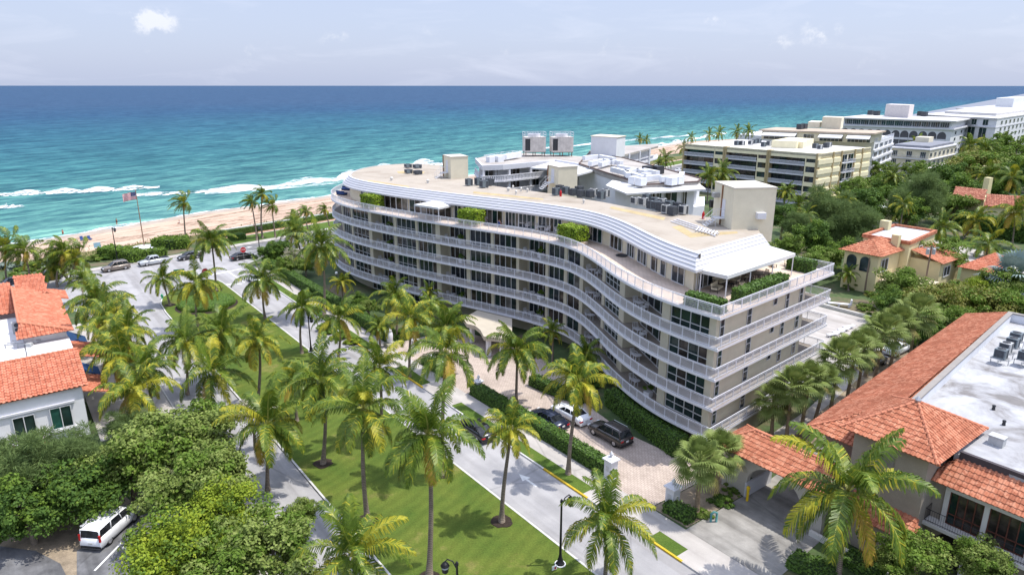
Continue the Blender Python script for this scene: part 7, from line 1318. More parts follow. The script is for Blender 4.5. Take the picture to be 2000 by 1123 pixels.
# ------------------------------------------------------------------ street furniture
def street_lamp(p, h, label, arms, z=.13, group='black street lamps'):
    t = thing('street_lamp', label, 'street lamp', (p.x, p.y, z), 0, group); b = MB(); b.lathe((0, 0, 0), [(.34, 0), (.34, .08), (.24, .12), (.2, .45), (.13, .62), (.10, .9), (.085, h * .5), (.07, h), (.11, h + .02), (.11, h + .18), (.03, h + .32)], 12); b.build('post', M_IRON, t, True, True); r = MB(); r.lathe((0, 0, 0), [(.42, 0), (.42, .06), (.34, .06), (.34, .02)], 14); r.build('base_ring', M_WHITE, t, local=True)
    for a, L in arms:
        d = Vector((math.cos(a), math.sin(a), 0)); m_ = MB(); m_.tube([Vector((0, 0, h - .25)), d * L * .35 + Vector((0, 0, h + .3)), d * L * .8 + Vector((0, 0, h + .42)), d * L + Vector((0, 0, h + .2))], .045, 6); ao = m_.build('arm', M_IRON, t, True, True)
        l = MB(); q = d * L; l.lathe((q.x, q.y, h - .62), [(.1, 0), (.2, .1), (.24, .5), (.30, .55), (.2, .72), (.05, .84), (.03, .9)], 8); l.build('lantern', M_IRON, t, local=True); l = MB(); l.lathe((q.x, q.y, h - .55), [(.17, 0), (.245, .40), (.24, .44), (.1, .44)], 8); l.build('lantern_glass', M('lantern_glass', (.30, .33, .36), .15), t, local=True)
street_lamp(at(1094, 1104), 5.2, 'black street lamp with lantern arm on the lawn at bottom right', [(R(35), .85)]); street_lamp(at(896, 1240), 5.2, 'lantern of a lawn lamp rising at the bottom edge', [(PI - .1, .75)])
street_lamp(at(230, 512), 6.6, 'tall dark lamp post by the taupe suv', [(.6, .4)]); street_lamp(at(508, 497), 5.6, 'dark lamp post at the garden corner', [(.6, .4)]); street_lamp(at(608, 688), 4.6, 'black lamp post on the verge by the long hedge', [(.6, .4)])
for u, v, l in ((200, 695, 'white globe lamp among the left palms'), (236, 668, 'second white globe lamp among the left palms'), (660, 572, 'white globe lamp in the shaded garden')):
    p = at(u, v, .1); t = thing('globe_lamp', l, 'lamp', p); b = MB(); b.lathe((0, 0, 0), [(.12, 0), (.05, .15), (.045, 3.2), (.09, 3.25)], 8); b.build('post', M_WHITE if u < 400 else M_IRON, t, local=True); b = MB(); b.lathe((0, 0, 3.25), [(.05, 0), (.2, .1), (.26, .26), (.2, .43), (.03, .5)], 10); b.build('globe', M('opal_globe', (.8, .8, .78), .3), t, True, True)
def text_mesh(s, size, mat, parent, loc, rot, name='lettering', ext=.004):
    cu = bpy.data.curves.new(name, 'FONT'); cu.body = s; cu.size = size; cu.align_x = 'CENTER'; cu.align_y = 'CENTER'; cu.extrude = ext; cu.materials.append(mat); o = bpy.data.objects.new(name, cu); COL.objects.link(o); bpy.context.view_layer.update(); me = bpy.data.meshes.new_from_object(o.evaluated_get(bpy.context.evaluated_depsgraph_get())); bpy.data.objects.remove(o); o = bpy.data.objects.new(name, me); COL.objects.link(o); o.parent = parent; o.location = loc; o.rotation_euler = rot; return o
M_RED = M('stop_sign_red', (.50, .012, .02), .4, .05, 3); M_GREEN = M('street_sign_green', (.0, .20, .12), .45, .05, 3); M_POSTG = M('sign_post_metal', (.4, .41, .41), .5, .1, 3, metal=.5); M_REFL = M('sign_white', (.8, .8, .8), .4, .03, 3)
def stop_sign(p, face, label, h=2.5):
    t = thing('stop_sign', label, 'sign', (p.x, p.y, .1), face); b = MB(); b.lathe((0, .03, 0), [(.03, 0), (.03, h)], 6); b.build('post', M_POSTG, t, local=True); oc = lambda r: [(r * math.cos(PI / 8 + k * PI / 4), r * math.sin(PI / 8 + k * PI / 4)) for k in range(8)]
    def plate(r, y0, y1, m, n): q = oc(r); b = MB(); b.add([(x, y0, h + z) for x, z in q] + [(x, y1, h + z) for x, z in q], [tuple(range(8)), tuple(range(15, 7, -1))] + [(k, k + 8, (k + 1) % 8 + 8, (k + 1) % 8) for k in range(8)]); return b.build(n, m, t, local=True)
    s = .62; plate(s, -.005, .015, M_REFL, 'border'); f = plate(s * .93, -.012, -.006, M_RED, 'face'); text_mesh('STOP', s * .62, M_REFL, f, (0, -.016, h), (PI / 2, 0, 0))
fa_ = lambda p: math.atan2(p.y, p.x) - PI / 2
p = at(404, 557, .1); stop_sign(p, fa_(p) + .25, 'red stop sign at the lawn tip beside the slender palm'); p = at(478, 516, .1); stop_sign(p, fa_(p) + .2, 'red stop sign at the beach road corner by the black sedan', 2.9)
p = at(355, 566, .1); t = thing('street_name_sign', 'green street name sign on a post at the lawn tip', 'sign', p, fa_(p)); b = MB(); b.lathe((0, 0, 0), [(.035, 0), (.035, 3.3)], 6); b.build('post', M_POSTG, t, local=True); b = MB(); b.box((0, 0, 3.5), (1.7, .03, .34)); b.build('name_plate', M_GREEN, t, local=True); b = MB(); b.box((.1, 0, 3.14), (.9, .03, .2), .9); b.build('cross_plate', M_GREEN, t, local=True)
p = at(317, 583, .13); t = thing('fire_hydrant', 'small green fire hydrant on the lawn tip', 'hydrant', p); b = MB(); b.lathe((0, 0, 0), [(.16, 0), (.13, .08), (.13, .5), (.17, .52), (.15, .66), (.05, .78)], 10); b.box((0, 0, .42), (.5, .12, .12)); b.build('hydrant_body', M('hydrant_green', (.02, .32, .16), .5), t, local=True)
# flagpole with flag
fp = at(282, 482, .6); t = thing('flagpole', 'tall flagpole with striped flag on a white round base by the beach', 'flagpole', (fp.x, fp.y, .1)); b = MB(); b.tube([(0, 0, 0), (0, 0, 12.6)], [.13, .07], 8); b.lathe((0, 0, 12.6), [(.05, 0), (.14, .1), (.05, .24)], 8); b.build('pole', M('weathered_pole', (.28, .18, .12), .7), t, local=True)
def flag():
    W_, H_ = 2.6, 1.6; m = [M('flag_red', (.55, .015, .03), .8), M('flag_white', (.82, .80, .80), .8), M('flag_blue', (.02, .03, .16), .8)]; mb = MB(); nx = 16; d = Vector((-.95, -.2, 0)).normalized(); nn = Vector((-d.y, d.x, 0)); Pf = lambda i, z: d * (W_ * i / nx + .08) + nn * (.22 * math.sin(i * .8) * i / nx) + Vector((0, 0, z - .5 * (i / nx) ** 1.4))
    for s in range(13):
        z1 = 12.4 - H_ * s / 13; z0 = 12.4 - H_ * (s + 1) / 13
        for i in range(nx): mb.mi = 2 if (s < 7 and i < 6) else (0 if s % 2 == 0 else 1); mb.quad(Pf(i, z0), Pf(i + 1, z0), Pf(i + 1, z1), Pf(i, z1))
    mb.mi = 1
    for r in range(5):
        for c_ in range(5): q = Pf(.6 + c_ * 1.05, 12.32 - r * .165) + nn * .012; q2 = Pf(.6 + c_ * 1.05, 12.32 - r * .165) - nn * .012; [mb.quad(x + d * -.03 + Vector((0, 0, -.03)), x + d * .03 + Vector((0, 0, -.03)), x + d * .03 + Vector((0, 0, .03)), x + d * -.03 + Vector((0, 0, .03))) for x in (q, q2)]
    mb.build('flag', m, t, local=True)
flag(); b = MB(); b.lathe((fp.x, fp.y, .1), [(3.3, 0), (3.3, .25), (2.2, .5), (2.2, .55), (.3, .8)], 24); b.build('stepped_base', M_WHITE, t)
p = at(237, 500, .1); t = thing('information_kiosk', 'small pale kiosk with blue top beside the clipped hedge', 'kiosk', p); b = MB(); b.box((0, 0, .8), (.9, .7, 1.6)); b.build('box', M_WHITE, t, local=True); b = MB(); b.box((0, 0, 1.75), (1.3, 1.0, .3), 0, .7); b.build('top', M('kiosk_blue', (.03, .10, .42), .6), t, local=True)
p = at(192, 492, -.3); t = thing('beach_sign', 'pale blue notice board at the beach access', 'sign', p, fa_(p)); b = MB(); [b.bar((x, 0, 0), (x, 0, 1.6), .08) for x in (-.5, .5)]; b.build('posts', M_WHITE, t, local=True); b = MB(); b.box((0, -.05, 1.5), (1.3, .05, 1.1)); b.build('board', M('notice_blue', (.35, .55, .68), .6), t, local=True)
# gate pillars, urn, balustrade
def pillar(p, label, h=2.0, w=.85):
    t = thing('gate_pillar', label, 'gate pillar', (p.x, p.y, .12), SANG, 'white pillars at the forecourt openings'); b = MB(); b.box((0, 0, h / 2), (w, w, h)); b.box((0, 0, .1), (w + .12, w + .12, .2)); b.build('shaft', M_WHITE, t, local=True); b = MB(); b.box((0, 0, h + .06), (w + .3, w + .3, .12)); b.box((0, 0, h + .2), (w + .1, w + .1, .16), 0, .6); b.build('cap', M_WHITE, t, local=True); b = MB(); b.lathe((0, 0, h + .26), [(.1, 0), (.08, .1), (.18, .22), (.18, .34), (.06, .48), (.02, .6)], 10); b.build('finial', M_WHITE, t, True, True); b = MB(); b.box((0, -w / 2 - .02, h * .62), (.36, .04, .46)); b.build('plaque', M('grey_plaque', (.5, .5, .5), .5), t, local=True)
pillar(at(1192, 938), 'white gate pillar with finial at the end of the long hedge'); pillar(at(1312, 992), 'white gate pillar beside the fan palm pair', 1.9); pillar(at(812, 690), 'white gate pillar by the entrance canopy opening', 1.7, .75); pillar(at(935, 770), 'white gate pillar at the start of the long hedge', 1.5, .6)
p = at(762, 677, .1); t = thing('white_urn', 'large white urn on a square plinth at the hedge end', 'urn', p, SANG); b = MB(); b.box((0, 0, .3), (1.3, 1.3, .6)); b.build('plinth', M('mossy_plinth', (.33, .32, .24), .9, .25, 3), t, local=True); b = MB(); b.lathe((0, 0, .6), [(.34, 0), (.3, .1), (.42, .4), (.46, 1.0), (.4, 1.4), (.22, 1.62), (.34, 1.7), (.3, 1.78), (.12, 1.9), (.1, 2.05), (.02, 2.2)], 14); b.build('urn_body', M_WHITE, t, True, True)
t = thing('low_balustrade', 'low white panelled balustrade above the short hedge', 'balustrade', tuple(fr(66.5, 4.9))); b = MB(); b.bar(fr(63.6, 4.9, .95), fr(69.6, 4.9, .95), .3, .14); b.build('coping', M_WHITE, t); b = MB(); [b.bar(fr(x, 4.9, .1), fr(x, 4.9, .9), .14) for x in np.arange(63.8, 69.6, .4)]; b.build('balusters', M_WHITE, t)
# gate planting bed and odds
sheet('planting_bed', [fr(102.7, 3.4), fr(106.2, 3.6), fr(106.2, 10.8), fr(103, 12), fr(102.7, 9)], .15, M_SOIL, 'soil bed between pavers and concrete drive'); p = at(1388, 1018, .15); t = thing('water_valve', 'blue green pipe valve in the gate planting bed', 'valve', p); b = MB(); b.tube([(0, 0, 0), (0, 0, .7), (.2, 0, .9), (.45, 0, .8), (.45, 0, 0)], .1, 8); b.build('pipe', M('verdigris_paint', (.08, .22, .22), .6), t, True, True)
p = at(1083, 1113, .14); t = thing('lawn_sign', 'small white and red notice board lying beside the lamp', 'sign', (p.x, p.y, .14), .5); b = MB(); b.box((0, 0, .22), (.42, .05, .34)); b.build('board', M_REFL, t, local=True); b = MB(); b.box((.05, -.03, .2), (.14, .01, .16)); b.build('red_mark', M_RED, t, local=True)
# benches by the beach, litter bin, beach chairs, people
def bench(p, a, label):
    t = thing('bench', label, 'bench', p, a, 'benches by the promenade'); M_B = M('dark_bench_slats', (.03, .035, .045), .6); b = MB(); b.box((0, 0, .45), (1.8, .5, .07)); b.build('seat', M_B, t, local=True); b = MB(); b.box((0, .25, .75), (1.8, .06, .5)); b.build('backrest', M_B, t, local=True)
    for x in (-.75, .75): b = MB(); b.box((x, 0, .21), (.08, .5, .42)); b.build('leg', M_IRON, t, local=True)
bench(at(447, 466, .06), AB + PI, 'left dark bench behind the small beach hedge'); bench(at(458, 464, .06), AB + PI, 'right dark bench behind the small beach hedge')
def lounger(p, a, label, cushion, frame, group, name='sun_lounger', back=.75):
    t = thing(name, label, 'sun lounger', p, a, group); b = MB(); b.box((-.25, 0, .36), (1.35, .62, .1)); b.build('seat_cushion', cushion, t, local=True); b = MB(); b.add([(.42, -.31, .33), (.42, .31, .33), (.42 + .55, .31, .33 + back), (.42 + .55, -.31, .33 + back), (.5, -.31, .27), (.5, .31, .27), (1.05, .31, .27 + back), (1.05, -.31, .27 + back)], [(0, 3, 2, 1), (4, 5, 6, 7), (3, 7, 6, 2), (0, 1, 5, 4), (1, 2, 6, 5), (0, 4, 7, 3)]); b.build('backrest', cushion, t, local=True)
    for x in (-.8, .5):
        for y in (-.26, .26): b = MB(); b.bar((x, y, 0), (x, y, .32), .06); b.build('leg', frame, t, local=True)
    return t
M_CUSH = M('cream_cushion', (.62, .56, .42), .9, .05, 2); M_BLUEC = M('blue_canvas_seat', (.02, .05, .16), .8); M_BRONZE = M('bronze_furniture', (.035, .028, .024), .5)
sand_z = -1.0
lounger(at(160, 470, sand_z), 2.2, 'blue beach chair left of the sitting person', M_BLUEC, M_WHITE, 'blue beach chairs', 'beach_chair', .6); lounger(at(176, 469, sand_z), 2.4, 'blue beach chair right of the sitting person', M_BLUEC, M_WHITE, 'blue beach chairs', 'beach_chair', .6)
lounger(Vector((*Pe(20.2, 6.0), ZT + .02)), SANG + PI * .5 + .9, 'cream lounger nearer the white canopy on the roof terrace', M_CUSH, M_BRONZE, 'cream loungers on the roof terrace'); lounger(Vector((*Pe(21.0, 4.4), ZT + .02)), SANG + PI * .5 + .9, 'cream lounger nearer the far terrace corner', M_CUSH, M_BRONZE, 'cream loungers on the roof terrace')
for i, (u, v) in enumerate(((1626, 657), (1637, 652), (1647, 647), (1657, 642))): lounger(at(u, v, .13), R(20), ('first', 'second', 'third', 'fourth')[i] + ' white lounger from the left in the paved yard row', M_WHITE, M_WHITE, 'white loungers in the paved yard', back=.2)
t = thing('stone_bench', 'white stone bench with a potted plant in the paved yard', 'bench', at(1638, 598, .13), R(-20)); b = MB(); b.box((0, 0, .45), (3.6, .7, .12)); b.build('seat', M_WHITE, t, local=True)
for x in (-1.5, 0, 1.5): b = MB(); b.box((x, 0, .2), (.3, .6, .4)); b.build('leg', M_WHITE, t, local=True)
b = MB(); b.box((-1.75, 0, .8), (.2, .7, .9)); b.box((1.75, 0, .8), (.2, .7, .9)); b.build('end_rest', M_WHITE, t, local=True)
M_SKIN = M('sunlit_skin', (.45, .25, .17), .6)
def person(p, a, pose, label, top, legs):
    """one continuous skinned body; standing or sitting"""
    me = bpy.data.meshes.new('person'); 
    if pose == 'sit': J = [(0, 0, .22), (0, -.02, .5), (0, 0, .72), (0, .02, .80), (0, .03, .95), (-.12, .42, .42), (-.12, .5, .05), (.12, .42, .42), (.14, .5, .05), (-.22, .0, .68), (-.28, .12, .42), (-.2, .34, .42), (.22, 0, .68), (.28, .12, .42), (.2, .34, .42)]
    else: J = [(0, 0, .95), (0, 0, 1.2), (0, 0, 1.45), (0, 0, 1.54), (0, .02, 1.68), (-.1, .05, .5), (-.11, -.08, .04), (.1, .1, .5), (.12, .18, .04), (-.22, 0, 1.42), (-.27, .04, 1.12), (-.24, .14, .88), (.22, 0, 1.42), (.27, .02, 1.12), (.25, .1, .88)]
    E = [(0, 1), (1, 2), (2, 3), (3, 4), (0, 5), (5, 6), (0, 7), (7, 8), (2, 9), (9, 10), (10, 11), (2, 12), (12, 13), (13, 14)]; rad = [.15, .14, .15, .06, .11, .085, .05, .085, .05, .065, .05, .035, .065, .05, .035]
    me.from_pydata(J, E, []); me.materials.append(M_SKIN); o = bpy.data.objects.new('person', me); COL.objects.link(o); o.location = p; o.rotation_euler = (0, 0, a); bpy.context.view_layer.objects.active = o
    md = o.modifiers.new('skin', 'SKIN'); 
    if not me.skin_vertices: me.attributes
    for i, sv in enumerate(me.skin_vertices[0].data if me.skin_vertices else []): sv.radius = (rad[i], rad[i]); sv.use_root = i == 0
    o.modifiers.new('sub', 'SUBSURF').levels = 1; o.modifiers['sub'].render_levels = 2; tag(o, label, 'person')
    g = MB(); z0, z1 = (.2, .74) if pose == 'sit' else (.95, 1.48); g.lathe((0, 0, z0), [(.185, 0), (.175, (z1 - z0) * .4), (.21, (z1 - z0) * .82), (.12, z1 - z0)], 10); g.build('shirt', top, o, True, True); g = MB(); g.lathe((0, .0, z0 - .22 if pose != 'sit' else .05), [(.2, 0), (.2, .22), (.17, .3)], 10); g.build('shorts', legs, o, True, True); g = MB(); c = J[4]; g.lathe((0, c[1] - .01, c[2]), [(.115, -.01), (.125, .06), (.09, .13), (.02, .15)], 10); g.build('hair', M('dark_hair', (.03, .02, .015), .8), o, True, True)
    return o
C_BLK = M('black_cloth', (.015, .015, .018), .9); C_RED = M('red_swimwear', (.42, .06, .04), .8); C_WHT = M('white_cloth', (.75, .75, .75), .9); C_BLU = M('blue_cloth', (.05, .08, .22), .9)
ORD = ['first', 'second', 'third', 'fourth', 'fifth', 'sixth', 'seventh', 'eighth', 'ninth', 'tenth', 'eleventh', 'twelfth', 'thirteenth', 'fourteenth', 'fifteenth', 'sixteenth', 'seventeenth', 'eighteenth', 'nineteenth', 'twentieth']
person(at(124, 462, SEA_Z - .55), 2.0, 'stand', 'swimmer in red standing in the shallow water', C_RED, C_RED); person(at(168, 470, -1.05), -2.0, 'sit', 'person sitting on the sand between two blue chairs', C_RED, C_BLU); person(at(229, 440, -.9), 2.6, 'stand', 'person in black walking on the beach by the lamp post', C_BLK, C_BLK); person(at(351, 438, -1.2), 2.4, 'sit', 'person sitting alone near the waterline', C_WHT, C_BLK); person(at(497, 452, .1), 1.0, 'stand', 'person in dark clothes behind the windblown palm trio', C_BLK, C_BLU)
for u, v, l in ((1010, 437, 'person in white seated on the long roof terrace'), (975, 437, 'person seated by the terrace doors'), (948, 431, 'person in white seated near the middle lime bush')):
    person(at(u, v + 5, ZT + .02), R(-40), 'sit', l, C_WHT if 'white' in l else C_BLU, C_BLU)
# ------------------------------------------------------------------ air conditioning units
M_ACD = M('dark_condenser_coil', (.06, .068, .08), .6, .3, 6); M_ACL = M('pale_condenser_case', (.42, .43, .43), .55, .12, 3); M_ACG = M('slate_condenser_case', (.14, .17, .19), .5, .2, 3)
def condenser(p, h, w, case, label, group, ang=SANG):
    t = thing('condenser_unit', label, 'air conditioner', p, ang, group); b = MB(); b.box((0, 0, h / 2 + .12), (w, w, h)); b.build('casing', M_ACD, t, local=True); b = MB()
    for x in (-1, 1):
        for y in (-1, 1): b.box((x * w * .49, y * w * .49, h / 2 + .12), (.07, .07, h + .02))
    b.box((0, 0, h + .14), (w * 1.03, w * 1.03, .07)); b.box((0, -w * .5, .2), (w * 1.02, .03, .14)); b.box((w * .47, -w * .25, h / 2 + .12), (w * .12, w * .55, h * .98)); b.build('frame', case, t, local=True); b = MB(); b.lathe((0, 0, h + .16), [(w * .40, 0), (w * .40, .05), (w * .34, .07), (.06, .09), (.05, .02)], 12); b.build('fan_grille', M_DKMETAL, t, local=True); b = MB(); b.box((0, 0, .05), (w * 1.35, .12, .1)); b.box((0, w * .4, .05), (w * 1.35, .12, .1)); b.build('stand', M_ACL, t, local=True); return t
def row(L, z, label, group, h=.95, w=.85):
    rg = random.Random(len(L))
    for i, (u, v) in enumerate(L): condenser(at(u, v + 6, z), h * rg.uniform(.85, 1.12), w * rg.uniform(.9, 1.1), rg.choice([M_ACG, M_ACL, M_ACD, M_ACG]), ORD[i] + ' ' + label, group)
row([(916, 357), (934, 356), (945, 361), (957, 357)], ZR, 'condenser from the left beside the left stair tower', 'condensers beside the left stair tower', 1.05, .95)
row([(1086, 376), (1093, 369), (1105, 374), (1118, 377), (1131, 371), (1134, 380), (1152, 381), (1159, 376), (1174, 384), (1183, 379)], ZR, 'condenser from the left before the middle stair tower', 'condensers before the middle stair tower')
row([(1240, 394), (1256, 397), (1262, 389), (1271, 403), (1278, 394), (1280, 405), (1290, 407), (1292, 399), (1300, 412), (1307, 403), (1313, 415), (1323, 407), (1334, 413)], ZR, 'condenser from the left in the long row near the large stair tower', 'condensers of the long roof row')
row([(797, 322), (798, 333), (815, 323), (816, 335)], ZR, 'dark unit of the pair at the rounded roof end', 'dark units on the rounded roof end', .6, 1.2)
row([(1439, 278), (1449, 278), (1466, 277), (1474, 275), (1481, 274), (1491, 281), (1502, 279), (1592, 284), (1601, 286), (1613, 283), (1618, 281)], 15.0, 'condenser from the left on the yellow block roof', 'condensers on the yellow block roof', 1.3, 1.3)
row([(1953, 695), (1962, 683), (1976, 673), (1983, 661), (1999, 699)], 8.95, 'condenser from the front on the big flat roof', 'condensers on the villa flat roof', .85, .85)
b = MB()
for u, v in ((1953, 695), (1962, 683), (1976, 673), (1983, 661), (1999, 699)):
    p = at(u, v + 6, 8.95)
    for x in (-.5, .5):
        for y in (-.5, .5): b.bar((p.x + x, p.y + y, 8.45), (p.x + x, p.y + y, 9.0), .05)
    b.bar((p.x - .6, p.y - .5, 8.98), (p.x + .6, p.y - .5, 8.98), .06); b.bar((p.x - .6, p.y + .5, 8.98), (p.x + .6, p.y + .5, 8.98), .06)
b.build('condenser_stands', M_METAL, vil)
for u, v, l in ((1745, 226, 'first'), (1700, 225, 'second'), (1712, 226, 'third'), (1797, 227, 'fourth'), (1805, 228, 'fifth')): condenser(at(u, v, 17.4), 2.4, 2.6, M_ACD, l + ' dark unit on the arched hotel roof', 'dark units on the arched hotel roof')
for u, v, l in ((1562, 250, 'left'), (1570, 249, 'right')): condenser(at(u, v + 3, 18.4), 1.7, 1.8, M_ACD, l + ' dark unit on the tan roof behind the yellow block', 'units on the tan roof')
p = at(1946, 868, 8.45); b = MB(); b.box((p.x, p.y, 8.8), (.95, .7, .7), SANG); b.box((p.x, p.y, 9.16), (1.05, .8, .06), SANG); tag(b.build('roof_vent_box', M_ACL), 'pale square vent box on the villa flat roof', 'vent')
for i, (u, v) in enumerate(((1907, 855), (1960, 830), (1940, 800))): p = at(u, v, 8.45); b = MB(); b.lathe((p.x, p.y, 8.45), [(.14, 0), (.1, .3), (.15, .32), (.12, .42)], 8); tag(b.build('vent_pipe', M_DKMETAL), ('nearest', 'middle', 'farthest')[i] + ' short dark vent pipe on the villa flat roof', 'vent pipe', 'vent pipes on the villa roof')
t = thing('wall_condenser', 'grey twin fan unit on the white villa roof', 'air conditioner', at(36, 650, 5.6), SANG + PI / 2); b = MB(); b.box((0, 0, .75), (1.0, .5, 1.3)); b.build('casing', M_ACL, t, local=True)
for z in (.45, 1.05): b = MB(); b.add([(.3 * math.cos(a), -.26, z + .27 * math.sin(a)) for a in np.arange(0, 6.28, .4)], [tuple(range(16))]); b.build('fan_grille', M_ACD, t, local=True)
t = thing('roof_pipe_frame', 'low pipe frame with small boxes on the white villa roof', 'pipework', at(35, 680, 5.6)); b = MB(); [b.bar((-1.5, y, .4), (1.6, y + .3, .4), .1) for y in (0, .5, 1.3)]; [b.bar((x, 0, 0), (x, 0, .4), .08) for x in (-1.4, 0, 1.5)]; b.box((1.2, .2, .3), (.5, .5, .5)); b.build('pipes', M_ACL, t, local=True)
# ------------------------------------------------------------------ roof terrace: white canopies and furniture
cpy = thing('terrace_canopy', 'long white canvas canopy on posts at the roof terrace end', 'canopy', (*Pe(10, 4), ZT)); ze = 16.95; m_ = MB()
a0, a1, a2, a3 = [Vector((*Pe(s, d), ze)) for s, d in ((4.9, 2.5), (18.2, 2.5), (18.2, 5.6), (4.9, 5.6))]; r0, r1 = Vector((*Pe(7.0, 5.4), 17.55)), Vector((*Pe(17.2, 5.4), 17.55)); dn = Vector((0, 0, -.36))
for q_ in ((a0, a1, r1, r0), (a3, a0, r0), (a1, a2, r1), (a2, a3, r0, r1), (a0, a1, a1 + dn, a0 + dn), (a3, a0, a0 + dn, a3 + dn), (a1, a2, a2 + dn, a1 + dn)): m_.add(q_, [tuple(range(len(q_)))])
m_.build('canvas', M_FABRIC, cpy)
for s, d in ((5.0, 2.6), (9.3, 2.6), (13.7, 2.6), (18.0, 2.6), (5.0, 5.4)): x = Pe(s, d); b = MB(); b.tube([(x.x, x.y, ZT), (x.x, x.y, ze)], .06, 8); b.build('post', M_WHITE, cpy)
l_ = terr_l(848, 1.9); nn = Vector(FC.n(l_)); tt = Vector((nn.y, -nn.x)); c0 = Vector(FC.p(l_)) + nn * 1.9
tent = thing('terrace_tent', 'small square white canopy tent on the roof terrace left of the middle bush', 'canopy', (c0.x, c0.y, ZT)); q = [c0 + tt * sx * 2.5 + nn * sy * 1.6 for sx, sy in ((-1, -1), (1, -1), (1, 1), (-1, 1))]; m_ = MB(); ap = Vector((*c0, 17.35)); Q = [Vector((*p, 16.75)) for p in q]
for i in range(4): m_.tri(Q[i], Q[(i + 1) % 4], ap); m_.quad(Q[i], Q[(i + 1) % 4], Q[(i + 1) % 4] - Vector((0, 0, .28)), Q[i] - Vector((0, 0, .28)))
m_.build('canvas', M_FABRIC, tent)
for p in q: b = MB(); b.tube([(p.x, p.y, ZT), (p.x, p.y, 16.75)], .05, 8); b.build('post', M_WHITE, tent)
M_TABT = M('dark_table_top', (.04, .035, .03), .4, .2, 3)
def chair_proto(name, label, frame, cushion, arms=True):
    t = thing(name, label, 'chair', (0, 0, -50)); 
    for x in (-.26, .26):
        for y in (-.24, .24): b = MB(); b.bar((x, y, 0), (x, y, .43 if y < 0 else .43), .045); b.build('leg', frame, t, local=True)
    b = MB(); b.box((0, 0, .45), (.58, .56, .07)); b.build('seat', cushion, t, local=True); b = MB(); [b.bar((x, .26, .45), (x, .36, .98), .05) for x in (-.26, -.09, .09, .26)]; b.bar((-.28, .36, .98), (.28, .36, .98), .06); b.build('backrest', frame, t, local=True)
    if arms:
        for x in (-.29, .29): b = MB(); b.bar((x, .28, .68), (x, -.26, .66), .05); b.bar((x, -.24, .45), (x, -.24, .66), .04); b.build('armrest', frame, t, local=True)
    return t
def table_thing(p, r, h, top, frame, label, group=None, z=0):
    t = thing('terrace_table', label, 'table', (p.x, p.y, z), 0, group); b = MB(); b.lathe((0, 0, h - .05), [(r, 0), (r, .05)], 18); b.build('table_top', top, t, local=True)
    for k in range(4): a = k * PI / 2 + .6; b = MB(); b.bar((r * .6 * math.cos(a), r * .6 * math.sin(a), 0), (r * .5 * math.cos(a), r * .5 * math.sin(a), h - .05), .05); b.build('leg', frame, t, local=True)
    return t
def sofa(p, a, L, label):
    t = thing('terrace_sofa', label, 'sofa', (p.x, p.y, ZT + .02), a, 'cushioned bronze seats under the canopy'); b = MB(); b.box((0, 0, .40), (L, .7, .16)); b.build('seat_cushion', M_CUSH, t, local=True); b = MB(); b.box((0, .33, .68), (L, .16, .42)); b.build('back_cushion', M_CUSH, t, local=True); b = MB()
    for x in (-L / 2, L / 2): b.bar((x, -.35, .62), (x, .4, .62), .05)
    b.bar((-L / 2, .43, .9), (L / 2, .43, .9), .05); b.bar((-L / 2, -.35, .3), (L / 2, -.35, .3), .05); b.build('frame', M_BRONZE, t, local=True)
    for x in (-L / 2, L / 2):
        for y in (-.33, .4): b = MB(); b.bar((x, y, 0), (x, y, .65), .05); b.build('leg', M_BRONZE, t, local=True)
EA = math.atan2(en_d.y, en_d.x)
sofa(Pe(6.8, 4.6), EA + .2, 1.5, 'short cushioned settee nearest the terrace corner'); sofa(Pe(9.2, 5.6), EA, 2.1, 'long cushioned sofa against the penthouse doors'); sofa(Pe(8.9, 3.5), EA + PI, .8, 'cushioned armchair in front of the sofa'); sofa(Pe(10.6, 4.9), EA - PI / 2, .8, 'cushioned armchair right of the sofa'); table_thing(Pe(9.0, 4.6), .5, .42, M_TABT, M_BRONZE, 'low dark table between the cushioned seats', None, ZT + .02); table_thing(Pe(13.4, 4.3), .85, .74, M_TABT, M_BRONZE, 'round dark dining table under the canopy', None, ZT + .02)
chd = chair_proto('dining_chair', 'dark terrace chair', M_BRONZE, M_CUSH); chw = chair_proto('balcony_chair', 'white balcony chair', M_WHITE, M_WHITE)
def put(proto, p, z, a, label, group, first=[set()]):
    if proto.name not in first[0]: first[0].add(proto.name); o = proto; o.location = (p[0], p[1], z); o.rotation_euler = (0, 0, a); return tag(o, label, None, group)
    return dup(proto, (p[0], p[1], z), a, label, group)
for i in range(6): a = i * PI / 3 + .3; p = Pe(13.4, 4.3) + Vector((math.cos(a), math.sin(a))) * 1.15; put(chd, p, ZT + .02, a - PI / 2, ['dark dining chair on the railing side of the round table', 'dark dining chair facing the white loungers', 'dark dining chair on the far side of the round table', 'dark dining chair next to the penthouse doors', 'dark dining chair facing the sofa group', 'dark dining chair at the front of the round table'][i], 'dark chairs round the terrace dining table')
